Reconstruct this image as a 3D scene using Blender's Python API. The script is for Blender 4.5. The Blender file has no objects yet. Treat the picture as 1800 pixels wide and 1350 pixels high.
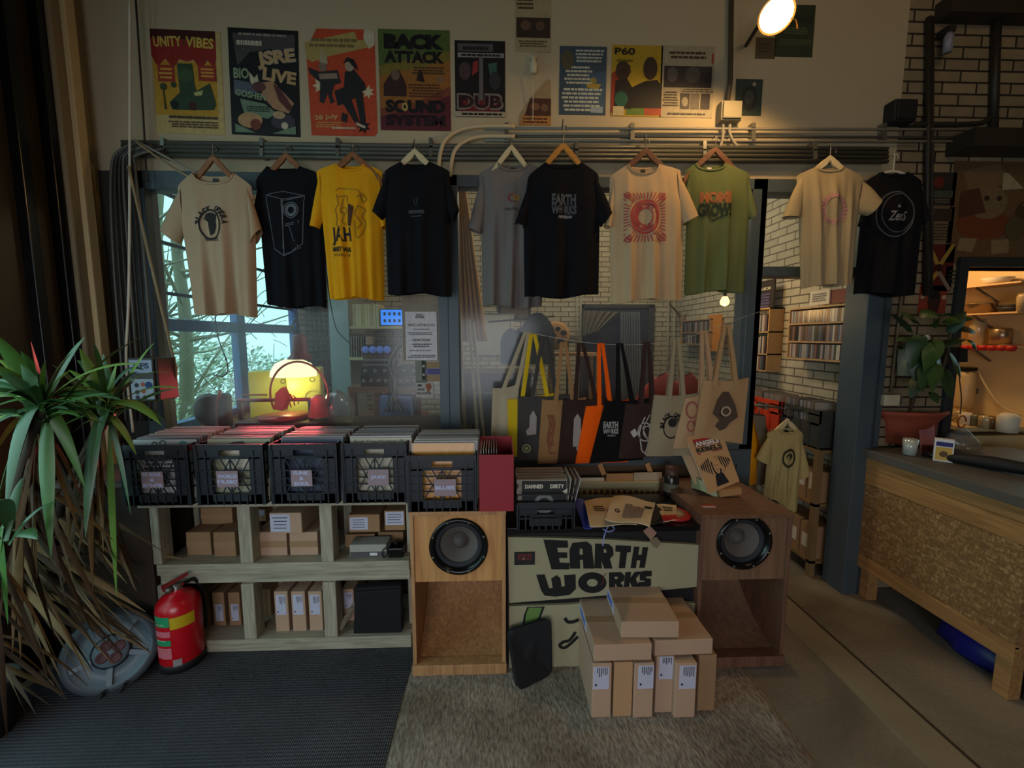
import bpy, math, random
from mathutils import Vector, Matrix
R = math.radians
rnd = random.Random(7)
SC = bpy.context.scene
C = SC.collection
# ------------------------------------------------------------------ camera
PITCH, YAW, FPX, EYE = R(6.3), R(2.0), 750.0, 1.71
cam = bpy.data.objects.new('camera', bpy.data.cameras.new('camera'))
C.objects.link(cam)
cam.location = (0, 0, EYE)
cam.rotation_euler = (R(90) - PITCH, 0, -YAW)
cam.data.sensor_width = 36
cam.data.lens = FPX / 1800 * 36
cam.data.clip_start = 0.05
SC.camera = cam
# ------------------------------------------------------------------ world, lights, exposure
SC.view_settings.view_transform = 'Standard'
SC.view_settings.look = 'None'
SC.view_settings.gamma = 1
SC.view_settings.exposure = 0.0
SC.cycles.max_bounces = 6
SC.cycles.diffuse_bounces = 4
SC.cycles.transparent_max_bounces = 16
SC.cycles.sample_clamp_indirect = 4
SC.cycles.blur_glossy = 1.0
w = bpy.data.worlds.new('sky'); SC.world = w; w.use_nodes = True
bg = w.node_tree.nodes['Background']
bg.inputs[0].default_value = (0.55, 0.98, 1.0, 1); bg.inputs[1].default_value = 2.8

def area(name, loc, target, sx, sy, power, col, spread=180):
    l = bpy.data.lights.new(name, 'AREA'); l.shape = 'RECTANGLE'; l.size = sx; l.size_y = sy
    l.energy = power; l.color = col; l.spread = R(spread)
    o = bpy.data.objects.new(name, l); C.objects.link(o); o.location = loc
    o.rotation_euler = (Vector(target) - Vector(loc)).to_track_quat('-Z', 'Y').to_euler()
    return o
def point(name, loc, power, col, r=0.05):
    l = bpy.data.lights.new(name, 'POINT'); l.energy = power; l.color = col; l.shadow_soft_size = r
    o = bpy.data.objects.new(name, l); C.objects.link(o); o.location = loc; return o
def spot(name, loc, target, power, col, ang, r=0.05, blend=.5):
    l = bpy.data.lights.new(name, 'SPOT'); l.energy = power; l.color = col; l.shadow_soft_size = r
    l.spot_size = R(ang); l.spot_blend = blend
    o = bpy.data.objects.new(name, l); C.objects.link(o); o.location = loc
    o.rotation_euler = (Vector(target) - Vector(loc)).to_track_quat('-Z', 'Y').to_euler()
    return o
# daylight: the shop-front windows behind the camera, the glazed left side, the back-room window
area('daylight_shopfront', (-0.6, -2.6, 1.3), (0.2, 1.7, 0.1), 2.6, 1.5, 34, (0.90, 0.92, 1.0), 125)
area('daylight_left_glazing', (-2.25, 0.9, 1.6), (-1.0, 1.6, 1.0), 1.4, 1.6, 9, (0.72, 0.88, 1.0))
area('daylight_back_room', (-3.3, 3.95, 3.75), (-1.2, 4.0, 1.0), 2.0, .9, 60, (0.55, 0.8, 1.0))
point('back_room_ceiling_lamp', (0.9, 4.1, 3.3), 62, (1.0, 0.84, 0.62), .2)
point('record_corner_lamp', (1.9, 4.6, 2.75), 9, (1.0, 0.72, 0.4), .08)
point('kitchen_lamp', (3.1, 3.25, 2.45), 27, (1.0, 0.6, 0.26), .12)
point('shop_ceiling_lamp', (1.9, 0.6, 3.9), 17, (1.0, 0.68, 0.36), .2)

# ------------------------------------------------------------------ pixel -> place
_fw = Vector((math.sin(YAW)*math.cos(PITCH), math.cos(YAW)*math.cos(PITCH), -math.sin(PITCH)))
_rt = Vector((math.cos(YAW), -math.sin(YAW), 0))
_up = _rt.cross(_fw)
def ray(px, py): return _fw + _rt*((px-900)/FPX) - _up*((py-675)/FPX)
O = Vector((0, 0, EYE))
def at(px, py, Y): d = ray(px, py); return O + d*(Y/d.y)
def atx(px, py, X): d = ray(px, py); return O + d*(X/d.x)
def atz(px, py, Z): d = ray(px, py); return O + d*((Z-EYE)/d.z)

# ------------------------------------------------------------------ materials
MATS = {}
def lin(c): return tuple(((v/12.92) if v <= .04045 else ((v+.055)/1.055)**2.4) for v in c)
def mat(name, col, rough=.7, metal=0, var=.12, scale=8, bump=0, emit=0, alpha=None, spec=.4, bscale=None):
    """plain coloured surface with a little procedural unevenness; col is sRGB 0..255"""
    if name in MATS: return MATS[name]
    m = bpy.data.materials.new(name); m.use_nodes = True; nt = m.node_tree; N = nt.nodes; L = nt.links
    b = N['Principled BSDF']; c = lin([v/255 for v in col]) + (1,)
    tc = N.new('ShaderNodeTexCoord'); no = N.new('ShaderNodeTexNoise'); no.inputs['Scale'].default_value = scale
    no.inputs['Detail'].default_value = 4
    L.new(tc.outputs['Object'], no.inputs['Vector'])
    mx = N.new('ShaderNodeMixRGB'); mx.inputs[1].default_value = tuple(v*(1-var) for v in c[:3])+(1,)
    mx.inputs[2].default_value = tuple(min(1, v*(1+var)) for v in c[:3])+(1,)
    L.new(no.outputs[0], mx.inputs[0]); L.new(mx.outputs[0], b.inputs['Base Color'])
    b.inputs['Roughness'].default_value = rough; b.inputs['Metallic'].default_value = metal
    b.inputs['Specular IOR Level'].default_value = spec
    if bump:
        n2 = no
        if bscale:
            n2 = N.new('ShaderNodeTexNoise'); n2.inputs['Scale'].default_value = bscale; n2.inputs['Detail'].default_value = 5
            L.new(tc.outputs['Object'], n2.inputs['Vector'])
        bp = N.new('ShaderNodeBump'); bp.inputs['Strength'].default_value = bump; bp.inputs['Distance'].default_value = .01
        L.new(n2.outputs[0], bp.inputs['Height']); L.new(bp.outputs[0], b.inputs['Normal'])
    if emit:
        b.inputs['Emission Color'].default_value = c; b.inputs['Emission Strength'].default_value = emit
    MATS[name] = m
    return m
def nodes(name):
    m = bpy.data.materials.new(name); m.use_nodes = True; MATS[name] = m
    return m, m.node_tree.nodes, m.node_tree.links, m.node_tree.nodes['Principled BSDF']
def ramp(N, pts):
    r = N.new('ShaderNodeValToRGB'); e = r.color_ramp.elements
    while len(e) < len(pts): e.new(.5)
    for i, (p, c) in enumerate(pts): e[i].position = p; e[i].color = lin([v/255 for v in c])+(1,)
    return r
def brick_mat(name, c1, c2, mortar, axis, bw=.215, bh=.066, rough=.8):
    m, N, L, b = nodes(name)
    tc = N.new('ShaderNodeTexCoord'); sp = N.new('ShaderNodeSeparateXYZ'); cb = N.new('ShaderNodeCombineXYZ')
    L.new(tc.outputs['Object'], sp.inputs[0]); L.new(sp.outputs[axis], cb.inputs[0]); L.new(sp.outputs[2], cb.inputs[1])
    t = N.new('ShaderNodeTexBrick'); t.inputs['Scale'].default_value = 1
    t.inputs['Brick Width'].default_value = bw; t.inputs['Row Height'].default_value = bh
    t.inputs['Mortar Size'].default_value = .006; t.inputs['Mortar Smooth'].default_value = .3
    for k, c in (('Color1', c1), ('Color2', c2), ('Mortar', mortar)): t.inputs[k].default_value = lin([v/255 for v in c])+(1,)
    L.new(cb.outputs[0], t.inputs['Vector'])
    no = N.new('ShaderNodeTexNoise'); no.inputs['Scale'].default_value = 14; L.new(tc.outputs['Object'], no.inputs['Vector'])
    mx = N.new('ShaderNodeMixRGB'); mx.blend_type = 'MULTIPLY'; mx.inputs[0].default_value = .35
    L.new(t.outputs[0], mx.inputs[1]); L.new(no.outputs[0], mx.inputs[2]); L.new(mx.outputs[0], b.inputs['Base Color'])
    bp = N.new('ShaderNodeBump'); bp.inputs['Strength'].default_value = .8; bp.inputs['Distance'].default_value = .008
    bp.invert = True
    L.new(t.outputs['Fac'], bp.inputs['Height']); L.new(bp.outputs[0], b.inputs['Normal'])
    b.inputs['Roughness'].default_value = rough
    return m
def wood_mat(name, c1, c2, axis='X', scale=3, rough=.6, stretch=14):
    if name in MATS: return MATS[name]
    m, N, L, b = nodes(name)
    tc = N.new('ShaderNodeTexCoord'); mp = N.new('ShaderNodeMapping')
    s = [stretch]*3; s['XYZ'.index(axis)] = 1
    mp.inputs['Scale'].default_value = s
    L.new(tc.outputs['Object'], mp.inputs[0])
    no = N.new('ShaderNodeTexNoise'); no.inputs['Scale'].default_value = scale; no.inputs['Detail'].default_value = 6
    no.inputs['Distortion'].default_value = .6; L.new(mp.outputs[0], no.inputs['Vector'])
    r = ramp(N, [(.3, c1), (.7, c2)]); L.new(no.outputs[0], r.inputs[0]); L.new(r.outputs[0], b.inputs['Base Color'])
    bp = N.new('ShaderNodeBump'); bp.inputs['Strength'].default_value = .15; L.new(no.outputs[0], bp.inputs['Height']); L.new(bp.outputs[0], b.inputs['Normal'])
    b.inputs['Roughness'].default_value = rough
    return m
def osb_mat():
    m, N, L, b = nodes('osb')
    tc = N.new('ShaderNodeTexCoord'); mp = N.new('ShaderNodeMapping'); mp.inputs['Scale'].default_value = (1, 1, 2.6)
    mp.inputs['Rotation'].default_value = (.5, 0, 0)
    L.new(tc.outputs['Object'], mp.inputs[0])
    v = N.new('ShaderNodeTexVoronoi'); v.inputs['Scale'].default_value = 34; L.new(mp.outputs[0], v.inputs['Vector'])
    v2 = N.new('ShaderNodeTexVoronoi'); v2.inputs['Scale'].default_value = 60
    mp2 = N.new('ShaderNodeMapping'); mp2.inputs['Scale'].default_value = (1, 2.4, 1); mp2.inputs['Rotation'].default_value = (-.7, 0, 0)
    L.new(tc.outputs['Object'], mp2.inputs[0]); L.new(mp2.outputs[0], v2.inputs['Vector'])
    a = N.new('ShaderNodeMixRGB'); a.inputs[0].default_value = .5
    L.new(v.outputs['Color'], a.inputs[1]); L.new(v2.outputs['Color'], a.inputs[2])
    s = N.new('ShaderNodeSeparateColor'); L.new(a.outputs[0], s.inputs[0])
    r = ramp(N, [(.2, (118, 86, 50)), (.6, (138, 104, 62)), (.85, (172, 138, 92))]); L.new(s.outputs[0], r.inputs[0])
    L.new(r.outputs[0], b.inputs['Base Color']); b.inputs['Roughness'].default_value = .7
    bp = N.new('ShaderNodeBump'); bp.inputs['Strength'].default_value = .3; L.new(s.outputs[0], bp.inputs['Height']); L.new(bp.outputs[0], b.inputs['Normal'])
    return m
def floor_mat():
    m, N, L, b = nodes('concrete floor')
    tc = N.new('ShaderNodeTexCoord')
    n1 = N.new('ShaderNodeTexNoise'); n1.inputs['Scale'].default_value = 1.4; n1.inputs['Detail'].default_value = 7; n1.inputs['Distortion'].default_value = .8
    L.new(tc.outputs['Object'], n1.inputs['Vector'])
    r = ramp(N, [(.3, (112, 103, 88)), (.52, (142, 132, 115)), (.75, (164, 154, 138))]); L.new(n1.outputs[0], r.inputs[0])
    n2 = N.new('ShaderNodeTexNoise'); n2.inputs['Scale'].default_value = 60; L.new(tc.outputs['Object'], n2.inputs['Vector'])
    mx = N.new('ShaderNodeMixRGB'); mx.blend_type = 'MULTIPLY'; mx.inputs[0].default_value = .4
    L.new(r.outputs[0], mx.inputs[1]); L.new(n2.outputs[0], mx.inputs[2]); L.new(mx.outputs[0], b.inputs['Base Color'])
    b.inputs['Roughness'].default_value = .62
    bp = N.new('ShaderNodeBump'); bp.inputs['Strength'].default_value = .2; L.new(n1.outputs[0], bp.inputs['Height']); L.new(bp.outputs[0], b.inputs['Normal'])
    return m
def ribbed_mat():
    m, N, L, b = nodes('ribbed rubber')
    tc = N.new('ShaderNodeTexCoord'); w1 = N.new('ShaderNodeTexWave'); w1.inputs['Scale'].default_value = 34; w1.bands_direction = 'X'
    w2 = N.new('ShaderNodeTexWave'); w2.inputs['Scale'].default_value = 20; w2.bands_direction = 'Y'
    L.new(tc.outputs['Object'], w1.inputs['Vector']); L.new(tc.outputs['Object'], w2.inputs['Vector'])
    ad = N.new('ShaderNodeMath'); ad.operation = 'ADD'; L.new(w1.outputs['Fac'], ad.inputs[0]); L.new(w2.outputs['Fac'], ad.inputs[1])
    no = N.new('ShaderNodeTexNoise'); no.inputs['Scale'].default_value = 2.2; no.inputs['Detail'].default_value = 6; L.new(tc.outputs['Object'], no.inputs['Vector'])
    r = ramp(N, [(.3, (50, 51, 56)), (.7, (72, 73, 79))]); L.new(no.outputs[0], r.inputs[0]); L.new(r.outputs[0], b.inputs['Base Color'])
    bp = N.new('ShaderNodeBump'); bp.inputs['Strength'].default_value = .7; bp.inputs['Distance'].default_value = .004
    L.new(ad.outputs[0], bp.inputs['Height']); L.new(bp.outputs[0], b.inputs['Normal']); b.inputs['Roughness'].default_value = .75
    return m
def carpet_mat():
    m, N, L, b = nodes('carpet')
    tc = N.new('ShaderNodeTexCoord'); mp = N.new('ShaderNodeMapping'); mp.inputs['Scale'].default_value = (1.6, .6, 1)
    L.new(tc.outputs['Object'], mp.inputs[0])
    n1 = N.new('ShaderNodeTexNoise'); n1.inputs['Scale'].default_value = 55; n1.inputs['Detail'].default_value = 5; L.new(mp.outputs[0], n1.inputs['Vector'])
    n2 = N.new('ShaderNodeTexNoise'); n2.inputs['Scale'].default_value = 2.5; L.new(tc.outputs['Object'], n2.inputs['Vector'])
    r = ramp(N, [(.30, (124, 117, 108)), (.5, (158, 150, 140)), (.70, (184, 176, 165))]); L.new(n1.outputs[0], r.inputs[0])
    r2 = ramp(N, [(.3, (190, 184, 174)), (.7, (255, 252, 246))]); L.new(n2.outputs[0], r2.inputs[0])
    mx = N.new('ShaderNodeMixRGB'); mx.blend_type = 'MULTIPLY'; mx.inputs[0].default_value = 1
    L.new(r.outputs[0], mx.inputs[1]); L.new(r2.outputs[0], mx.inputs[2]); L.new(mx.outputs[0], b.inputs['Base Color'])
    bp = N.new('ShaderNodeBump'); bp.inputs['Strength'].default_value = 1; bp.inputs['Distance'].default_value = .007
    L.new(n1.outputs[0], bp.inputs['Height']); L.new(bp.outputs[0], b.inputs['Normal']); b.inputs['Roughness'].default_value = 1
    b.inputs['Specular IOR Level'].default_value = .05
    return m
def glass_mat(name, tint=(235, 240, 240), gloss=.06, haze=0.0):
    m, N, L, b = nodes(name); N.remove(b)
    out = N['Material Output']; tr = N.new('ShaderNodeBsdfTransparent'); tr.inputs[0].default_value = lin([v/255 for v in tint])+(1,)
    gl = N.new('ShaderNodeBsdfGlossy'); gl.inputs['Roughness'].default_value = .12
    mx = N.new('ShaderNodeMixShader'); fr = N.new('ShaderNodeLayerWeight'); fr.inputs[0].default_value = .5
    pw = N.new('ShaderNodeMath'); pw.operation = 'POWER'; pw.inputs[1].default_value = 4; L.new(fr.outputs['Facing'], pw.inputs[0])
    ml = N.new('ShaderNodeMath'); ml.operation = 'MULTIPLY_ADD'; ml.inputs[1].default_value = .3; ml.inputs[2].default_value = gloss; L.new(pw.outputs[0], ml.inputs[0])
    L.new(ml.outputs[0], mx.inputs[0]); L.new(tr.outputs[0], mx.inputs[1]); L.new(gl.outputs[0], mx.inputs[2])
    if haze:
        df = N.new('ShaderNodeBsdfDiffuse'); df.inputs[0].default_value = (.8, .8, .8, 1)
        m2 = N.new('ShaderNodeMixShader'); m2.inputs[0].default_value = haze
        L.new(mx.outputs[0], m2.inputs[1]); L.new(df.outputs[0], m2.inputs[2]); L.new(m2.outputs[0], out.inputs[0])
    else: L.new(mx.outputs[0], out.inputs[0])
    return m
BRX = brick_mat('cream brick', (198, 188, 164), (184, 173, 148), (104, 98, 84), 0)
BRY = brick_mat('cream brick side', (204, 196, 174), (188, 180, 156), (106, 100, 86), 1)
BRD = brick_mat('dim brick', (158, 140, 108), (136, 120, 92), (40, 33, 25), 0)  # weaker light on this wall is put into the darker brick and mortar colours
PLASTER = mat('plaster', (172, 158, 128), .9, var=.06, scale=2, bump=.1, bscale=25)
BEIGE = mat('lit beige edge', (196, 170, 124), .6, var=.05)
BLUE = mat('slate blue paint', (70, 82, 88), .45, var=.08, scale=5)
BLUE2 = mat('bright blue paint', (60, 96, 150), .4, var=.05)
BLACK = mat('black', (24, 24, 25), .6, var=.1)
BLACKG = mat('black gloss', (14, 14, 15), .25, var=.1)
DARKP = mat('crate plastic', (30, 34, 40), .45, var=.08)
METAL = mat('galvanised', (120, 118, 108), .4, .7, var=.1)
CONDUIT = mat('grey conduit', (84, 84, 76), .45, .2, var=.08)
CABLE = mat('grey cable', (134, 128, 114), .6)
CREAMC = mat('cream conduit', (190, 172, 138), .5, var=.04)
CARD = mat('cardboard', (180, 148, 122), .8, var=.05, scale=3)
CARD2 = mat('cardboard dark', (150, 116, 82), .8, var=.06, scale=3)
TAPE = mat('parcel tape', (160, 128, 96), .25, var=.03)
WHITE = mat('white paper', (216, 214, 216), .6, var=.02)
OFF = mat('off white', (206, 198, 178), .7, var=.04)
INK = mat('black ink', (16, 15, 15), .7, var=.05)
GREY = mat('mid grey', (120, 118, 116), .7)
RED = mat('red', (176, 30, 36), .45)
PLY = wood_mat('speaker plywood', (172, 120, 66), (206, 152, 92), 'Z', 2.5)
PLYE = wood_mat('plywood edge', (150, 106, 66), (186, 140, 92), 'Z', 4)
PLYD = wood_mat('dark plywood', (106, 78, 56), (130, 96, 70), 'Z', 2.5)
PALLET = wood_mat('grey pallet wood', (134, 126, 108), (176, 168, 146), 'X', 5)
PALLETV = wood_mat('grey pallet upright', (134, 126, 108), (176, 168, 146), 'Z', 5)
PINE = wood_mat('pine board', (142, 102, 58), (176, 134, 82), 'Y', 3)
PINEX = wood_mat('pine shelf', (158, 124, 84), (190, 154, 110), 'X', 3)
OSB = osb_mat()
GLASS = glass_mat('window glass', (236, 240, 240), gloss=.015, haze=.05)
CLEAR = glass_mat('clear plastic', (225, 230, 232), haze=.10)

# ------------------------------------------------------------------ mesh builder
_txt = {}
def glyphs(s, bold=0.0, shear=0.0):
    k = (s, bold, shear)
    if k not in _txt:
        cu = bpy.data.curves.new('lettering', 'FONT'); cu.body = s; cu.size = 1; cu.align_x = 'CENTER'; cu.align_y = 'CENTER'
        cu.resolution_u = 3; cu.offset = bold; cu.shear = shear
        o = bpy.data.objects.new('lettering', cu); C.objects.link(o)
        bpy.context.view_layer.update()
        me = bpy.data.meshes.new_from_object(o.evaluated_get(bpy.context.evaluated_depsgraph_get()))
        v = [(p.co.x, p.co.y) for p in me.vertices]; f = [tuple(p.vertices) for p in me.polygons]
        bpy.data.meshes.remove(me); bpy.data.objects.remove(o); bpy.data.curves.remove(cu)
        if v:
            x0 = min(p[0] for p in v); x1 = max(p[0] for p in v); y0 = min(p[1] for p in v); y1 = max(p[1] for p in v)
            v = [((p[0]-(x0+x1)/2)/(x1-x0), (p[1]-(y0+y1)/2)/(y1-y0)) for p in v]
        _txt[k] = (v, f)
    return _txt[k]
class MB:
    def __init__(s, m=None, fn=None):
        s.v = []; s.f = []; s.mi = []; s.sm = []; s.mats = []; s.M = Matrix.Identity(4); s.fn = fn; s.cur = 0
        if m: s.m(m)
    def m(s, m):
        if m not in s.mats: s.mats.append(m)
        s.cur = s.mats.index(m); return s
    def add(s, vs, fs, smooth=False):
        b = len(s.v)
        for p in vs:
            p = s.M @ Vector(p)
            if s.fn: p = Vector(s.fn(p))
            s.v.append(p)
        for f in fs: s.f.append([b+i for i in f]); s.mi.append(s.cur); s.sm.append(smooth)
        return s
    def box(s, x0, y0, z0, x1, y1, z1):
        x0, x1 = sorted((x0, x1)); y0, y1 = sorted((y0, y1)); z0, z1 = sorted((z0, z1))
        return s.add([(x0,y0,z0),(x1,y0,z0),(x1,y1,z0),(x0,y1,z0),(x0,y0,z1),(x1,y0,z1),(x1,y1,z1),(x0,y1,z1)],
                     [(0,3,2,1),(4,5,6,7),(0,1,5,4),(1,2,6,5),(2,3,7,6),(3,0,4,7)])
    def bar(s, a, b, w, h=None, up=(0, 0, 1)):
        a = Vector(a); b = Vector(b); h = h or w; d = (b-a).normalized(); u = Vector(up)
        if abs(d.dot(u)) > .98: u = Vector((0, 1, 0))
        x = d.cross(u).normalized(); z = x.cross(d)
        vs = [p + x*sx*w/2 + z*sz*h/2 for p in (a, b) for sx, sz in ((-1,-1),(1,-1),(1,1),(-1,1))]
        return s.add(vs, [(0,3,2,1),(4,5,6,7),(0,1,5,4),(1,2,6,5),(2,3,7,6),(3,0,4,7)])
    def tube(s, pts, r, n=8, caps=True, flat=1.0):
        pts = [Vector(p) for p in pts]; rs = r if isinstance(r, (list, tuple)) else [r]*len(pts)
        vs = []; fs = []; px = None
        for i, p in enumerate(pts):
            d = (pts[min(i+1, len(pts)-1)] - pts[max(i-1, 0)]).normalized()
            u = px if px is not None else (Vector((0,0,1)) if abs(d.z) < .9 else Vector((0,1,0)))
            x = (u - d*u.dot(d)).normalized(); px = x; y = d.cross(x)
            for k in range(n):
                a = 2*math.pi*k/n; vs.append(p + x*math.cos(a)*rs[i] + y*math.sin(a)*rs[i]*flat)
        for i in range(len(pts)-1):
            for k in range(n):
                fs.append((i*n+k, i*n+(k+1) % n, (i+1)*n+(k+1) % n, (i+1)*n+k))
        if caps: fs.append(tuple(range(n))[::-1]); fs.append(tuple((len(pts)-1)*n+k for k in range(n)))
        return s.add(vs, fs, True)
    def lathe(s, prof, n=24, o=(0,0,0), axis='Z'):
        vs = []; fs = []
        for r, z in prof:
            for k in range(n):
                a = 2*math.pi*k/n; x, y = r*math.cos(a), r*math.sin(a)
                q = (x, y, z) if axis == 'Z' else ((x, -z, y) if axis == 'Y' else (z, x, y))
                vs.append((q[0]+o[0], q[1]+o[1], q[2]+o[2]))
        for i in range(len(prof)-1):
            for k in range(n): fs.append((i*n+k, i*n+(k+1) % n, (i+1)*n+(k+1) % n, (i+1)*n+k))
        return s.add(vs, fs, True)
    def prism(s, poly, y0, y1):            # polygon in x,z pushed along y
        n = len(poly); vs = [(x, y0, z) for x, z in poly] + [(x, y1, z) for x, z in poly]
        fs = [tuple(range(n)), tuple(range(2*n-1, n-1, -1))] + [(i, i+n, (i+1) % n + n, (i+1) % n) for i in range(n)]
        return s.add(vs, fs)
    def poly(s, pts): return s.add(pts, [tuple(range(len(pts)))])
    def disc(s, x, z, y, r, n=20, r0=0, sz=1.0):
        if not r0: return s.add([(x+r*math.cos(2*math.pi*k/n), y, z+sz*r*math.sin(2*math.pi*k/n)) for k in range(n)], [tuple(range(n))])
        vs = [(x+q*math.cos(2*math.pi*k/n), y, z+sz*q*math.sin(2*math.pi*k/n)) for q in (r, r0) for k in range(n)]
        return s.add(vs, [(k, (k+1) % n, n+(k+1) % n, n+k) for k in range(n)])
    def text(s, t, x, z, y, w, h, bold=0.0, shear=0.0, rot=0.0):
        v, f = glyphs(t, bold, shear); c, d = math.cos(rot), math.sin(rot)
        return s.add([(x+p[0]*w*c-p[1]*h*d, y, z+p[0]*w*d+p[1]*h*c) for p in v], f)
    def scrib(s, x, z, y, w, h, rows, seed=1, fill=.55):   # lines of print too small to read
        q = random.Random(seed); rh = h/rows
        for i in range(rows):
            xx = x - w/2*q.uniform(.75, 1); zz = z + h/2 - (i+.5)*rh; end = x + w/2*q.uniform(.75, 1)
            while xx < end:
                l = min(q.uniform(.05, .16)*w, end-xx)
                s.add([(xx, y, zz-rh*fill/2), (xx+l, y, zz-rh*fill/2), (xx+l, y, zz+rh*fill/2), (xx, y, zz+rh*fill/2)], [(0,1,2,3)])
                xx += l + .018*w
        return s
    def build(s, name, parent=None, loc=(0,0,0), rot=(0,0,0), bevel=0, sub=0):
        me = bpy.data.meshes.new(name); me.from_pydata([tuple(p) for p in s.v], [], s.f)
        for m in s.mats: me.materials.append(m)
        me.polygons.foreach_set('material_index', s.mi); me.polygons.foreach_set('use_smooth', s.sm); me.update()
        o = bpy.data.objects.new(name, me); C.objects.link(o); o.location = loc; o.rotation_euler = rot
        if parent: o.parent = parent
        if bevel:
            b = o.modifiers.new('bevel', 'BEVEL'); b.width = bevel; b.segments = 2; b.limit_method = 'ANGLE'
        if sub:
            b = o.modifiers.new('subdivision', 'SUBSURF'); b.levels = b.render_levels = sub
        return o
def thing(name, label, cat, loc=(0,0,0), rz=0, group=None):
    o = bpy.data.objects.new(name, None); C.objects.link(o); o.location = loc; o.rotation_euler = (0, 0, rz)
    o.empty_display_size = .05
    return tag(o, label, cat, group)
def tag(o, label, cat, group=None):
    o['label'] = label; o['category'] = cat
    if group: o['group'] = group
    return o
def struct(o): o['kind'] = 'structure'; return o
def dup(o, loc=None, rot=None, label=None, group=None):
    c = o.copy(); C.objects.link(c)
    if loc is not None: c.location = loc
    if rot is not None: c.rotation_euler = rot
    if label: c['label'] = label
    if group: c['group'] = group
    for ch in list(o.children):
        d = ch.copy(); C.objects.link(d); d.parent = c
        for g in ch.children:
            e = g.copy(); C.objects.link(e); e.parent = d
    return c
def bez(pts, n=8):                         # smooth curve through points
    P = [Vector(p) for p in pts]; out = []
    for i in range(len(P)-1):
        p0 = P[max(i-1, 0)]; p1 = P[i]; p2 = P[i+1]; p3 = P[min(i+2, len(P)-1)]
        for k in range(n):
            t = k/n; out.append(.5*((2*p1)+(p2-p0)*t+(2*p0-5*p1+4*p2-p3)*t*t+(3*p1-p0-3*p2+p3)*t**3))
    out.append(P[-1]); return out

# ================================================================== the setting
WY = 2.66                                  # face of the partition wall
LX, RX = -2.36, 2.46                       # side walls of the back room
BY = 5.8                                   # its back wall
struct(MB(floor_mat()).box(-6, -4, -.1, 6, 7, 0).build('floor'))
struct(MB(mat('ceiling paint', (120, 108, 84), .9)).box(-3, -4, 4.4, 5, 7, 4.5).build('ceiling'))
fl = MB(mat('floor joint', (58, 50, 40), .8)).box(1.906, -3, 0, 1.922, 2.66, .004).build('trim_1'); struct(fl)
fl = MB(mat('smooth screed', (138, 126, 104), .65, var=.2, scale=5)).box(1.72, -3, 0, 1.905, 2.6, .005).build('trim_2'); struct(fl)
# partition wall
hz = 2.66                                  # top of the window frames
k0 = at(1695, 470, WY)                     # kitchen hatch, upper left corner
b = MB(PLASTER)
b.box(LX, WY, hz, 2.44, WY+.14, 4.4)
struct(b.build('wall_partition_upper'))
struct(MB(mat('low wall paint', (92, 70, 50), .8)).box(LX, WY, 0, 1.56, WY+.14, .93).build('wall_partition_lower'))
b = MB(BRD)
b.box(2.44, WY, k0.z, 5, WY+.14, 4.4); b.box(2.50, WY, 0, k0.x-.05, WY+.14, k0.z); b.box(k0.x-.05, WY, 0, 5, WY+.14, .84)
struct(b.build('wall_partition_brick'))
struct(MB(BLUE).box(LX, WY-.05, .90, 1.56, WY+.16, .985).build('trim_3'))
# window frames of the partition
xm0, xm1 = at(784, 600, WY).x, at(804, 600, WY).x
xd0, xd1 = at(1305, 600, WY).x, at(1330, 600, WY).x
def frame(name, x0, x1, z0, z1, t=.07, d=.10, y=WY-.02, glass=True):
    b = MB(BLUE); b.box(x0, y, z1-t, x1, y+d, z1); b.box(x0, y, z0, x1, y+d, z0+t*.6); b.box(x0, y, z0, x0+t, y+d, z1); b.box(x1-t*.6, y, z0, x1, y+d, z1)
    o = struct(b.build(name, bevel=.004))
    if glass: struct(MB(GLASS).box(x0+t, y+.045, z0+t*.6, x1-t*.6, y+.051, z1-t).build('glass_pane', o))
    return o
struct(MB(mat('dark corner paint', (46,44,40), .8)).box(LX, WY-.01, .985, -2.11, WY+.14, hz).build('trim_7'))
frame('window_1', -2.13, xm0+.02, .985, hz, .1)
frame('window_2', xm0+.02, xd1, .985, hz, .065)
z_t = at(1400, 478, WY).z
b = MB(BLUE); px0, px1 = at(1497, 700, WY).x, at(1545, 700, WY).x
b.box(px0, WY-.06, 0, px0+.10, WY+.12, hz); b.box(px0+.10, WY-.03, 0, px1, WY+.12, hz)
b.box(xd1-.09, WY-.02, 0, xd1, WY+.12, hz); b.box(xd1, WY-.02, z_t-.03, px0, WY+.1, z_t+.03); b.box(xd1, WY-.02, hz-.08, px0, WY+.1, hz)
b.m(mat('darker blue paint', (44, 54, 60), .5)).box(px0+.095, WY-.065, 0, px0+.115, WY-.02, hz)
o = struct(b.build('door_1', bevel=.004))
struct(MB(GLASS).box(xd1, WY+.03, z_t+.03, px0, WY+.036, hz-.08).build('glass_pane', o))
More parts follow.
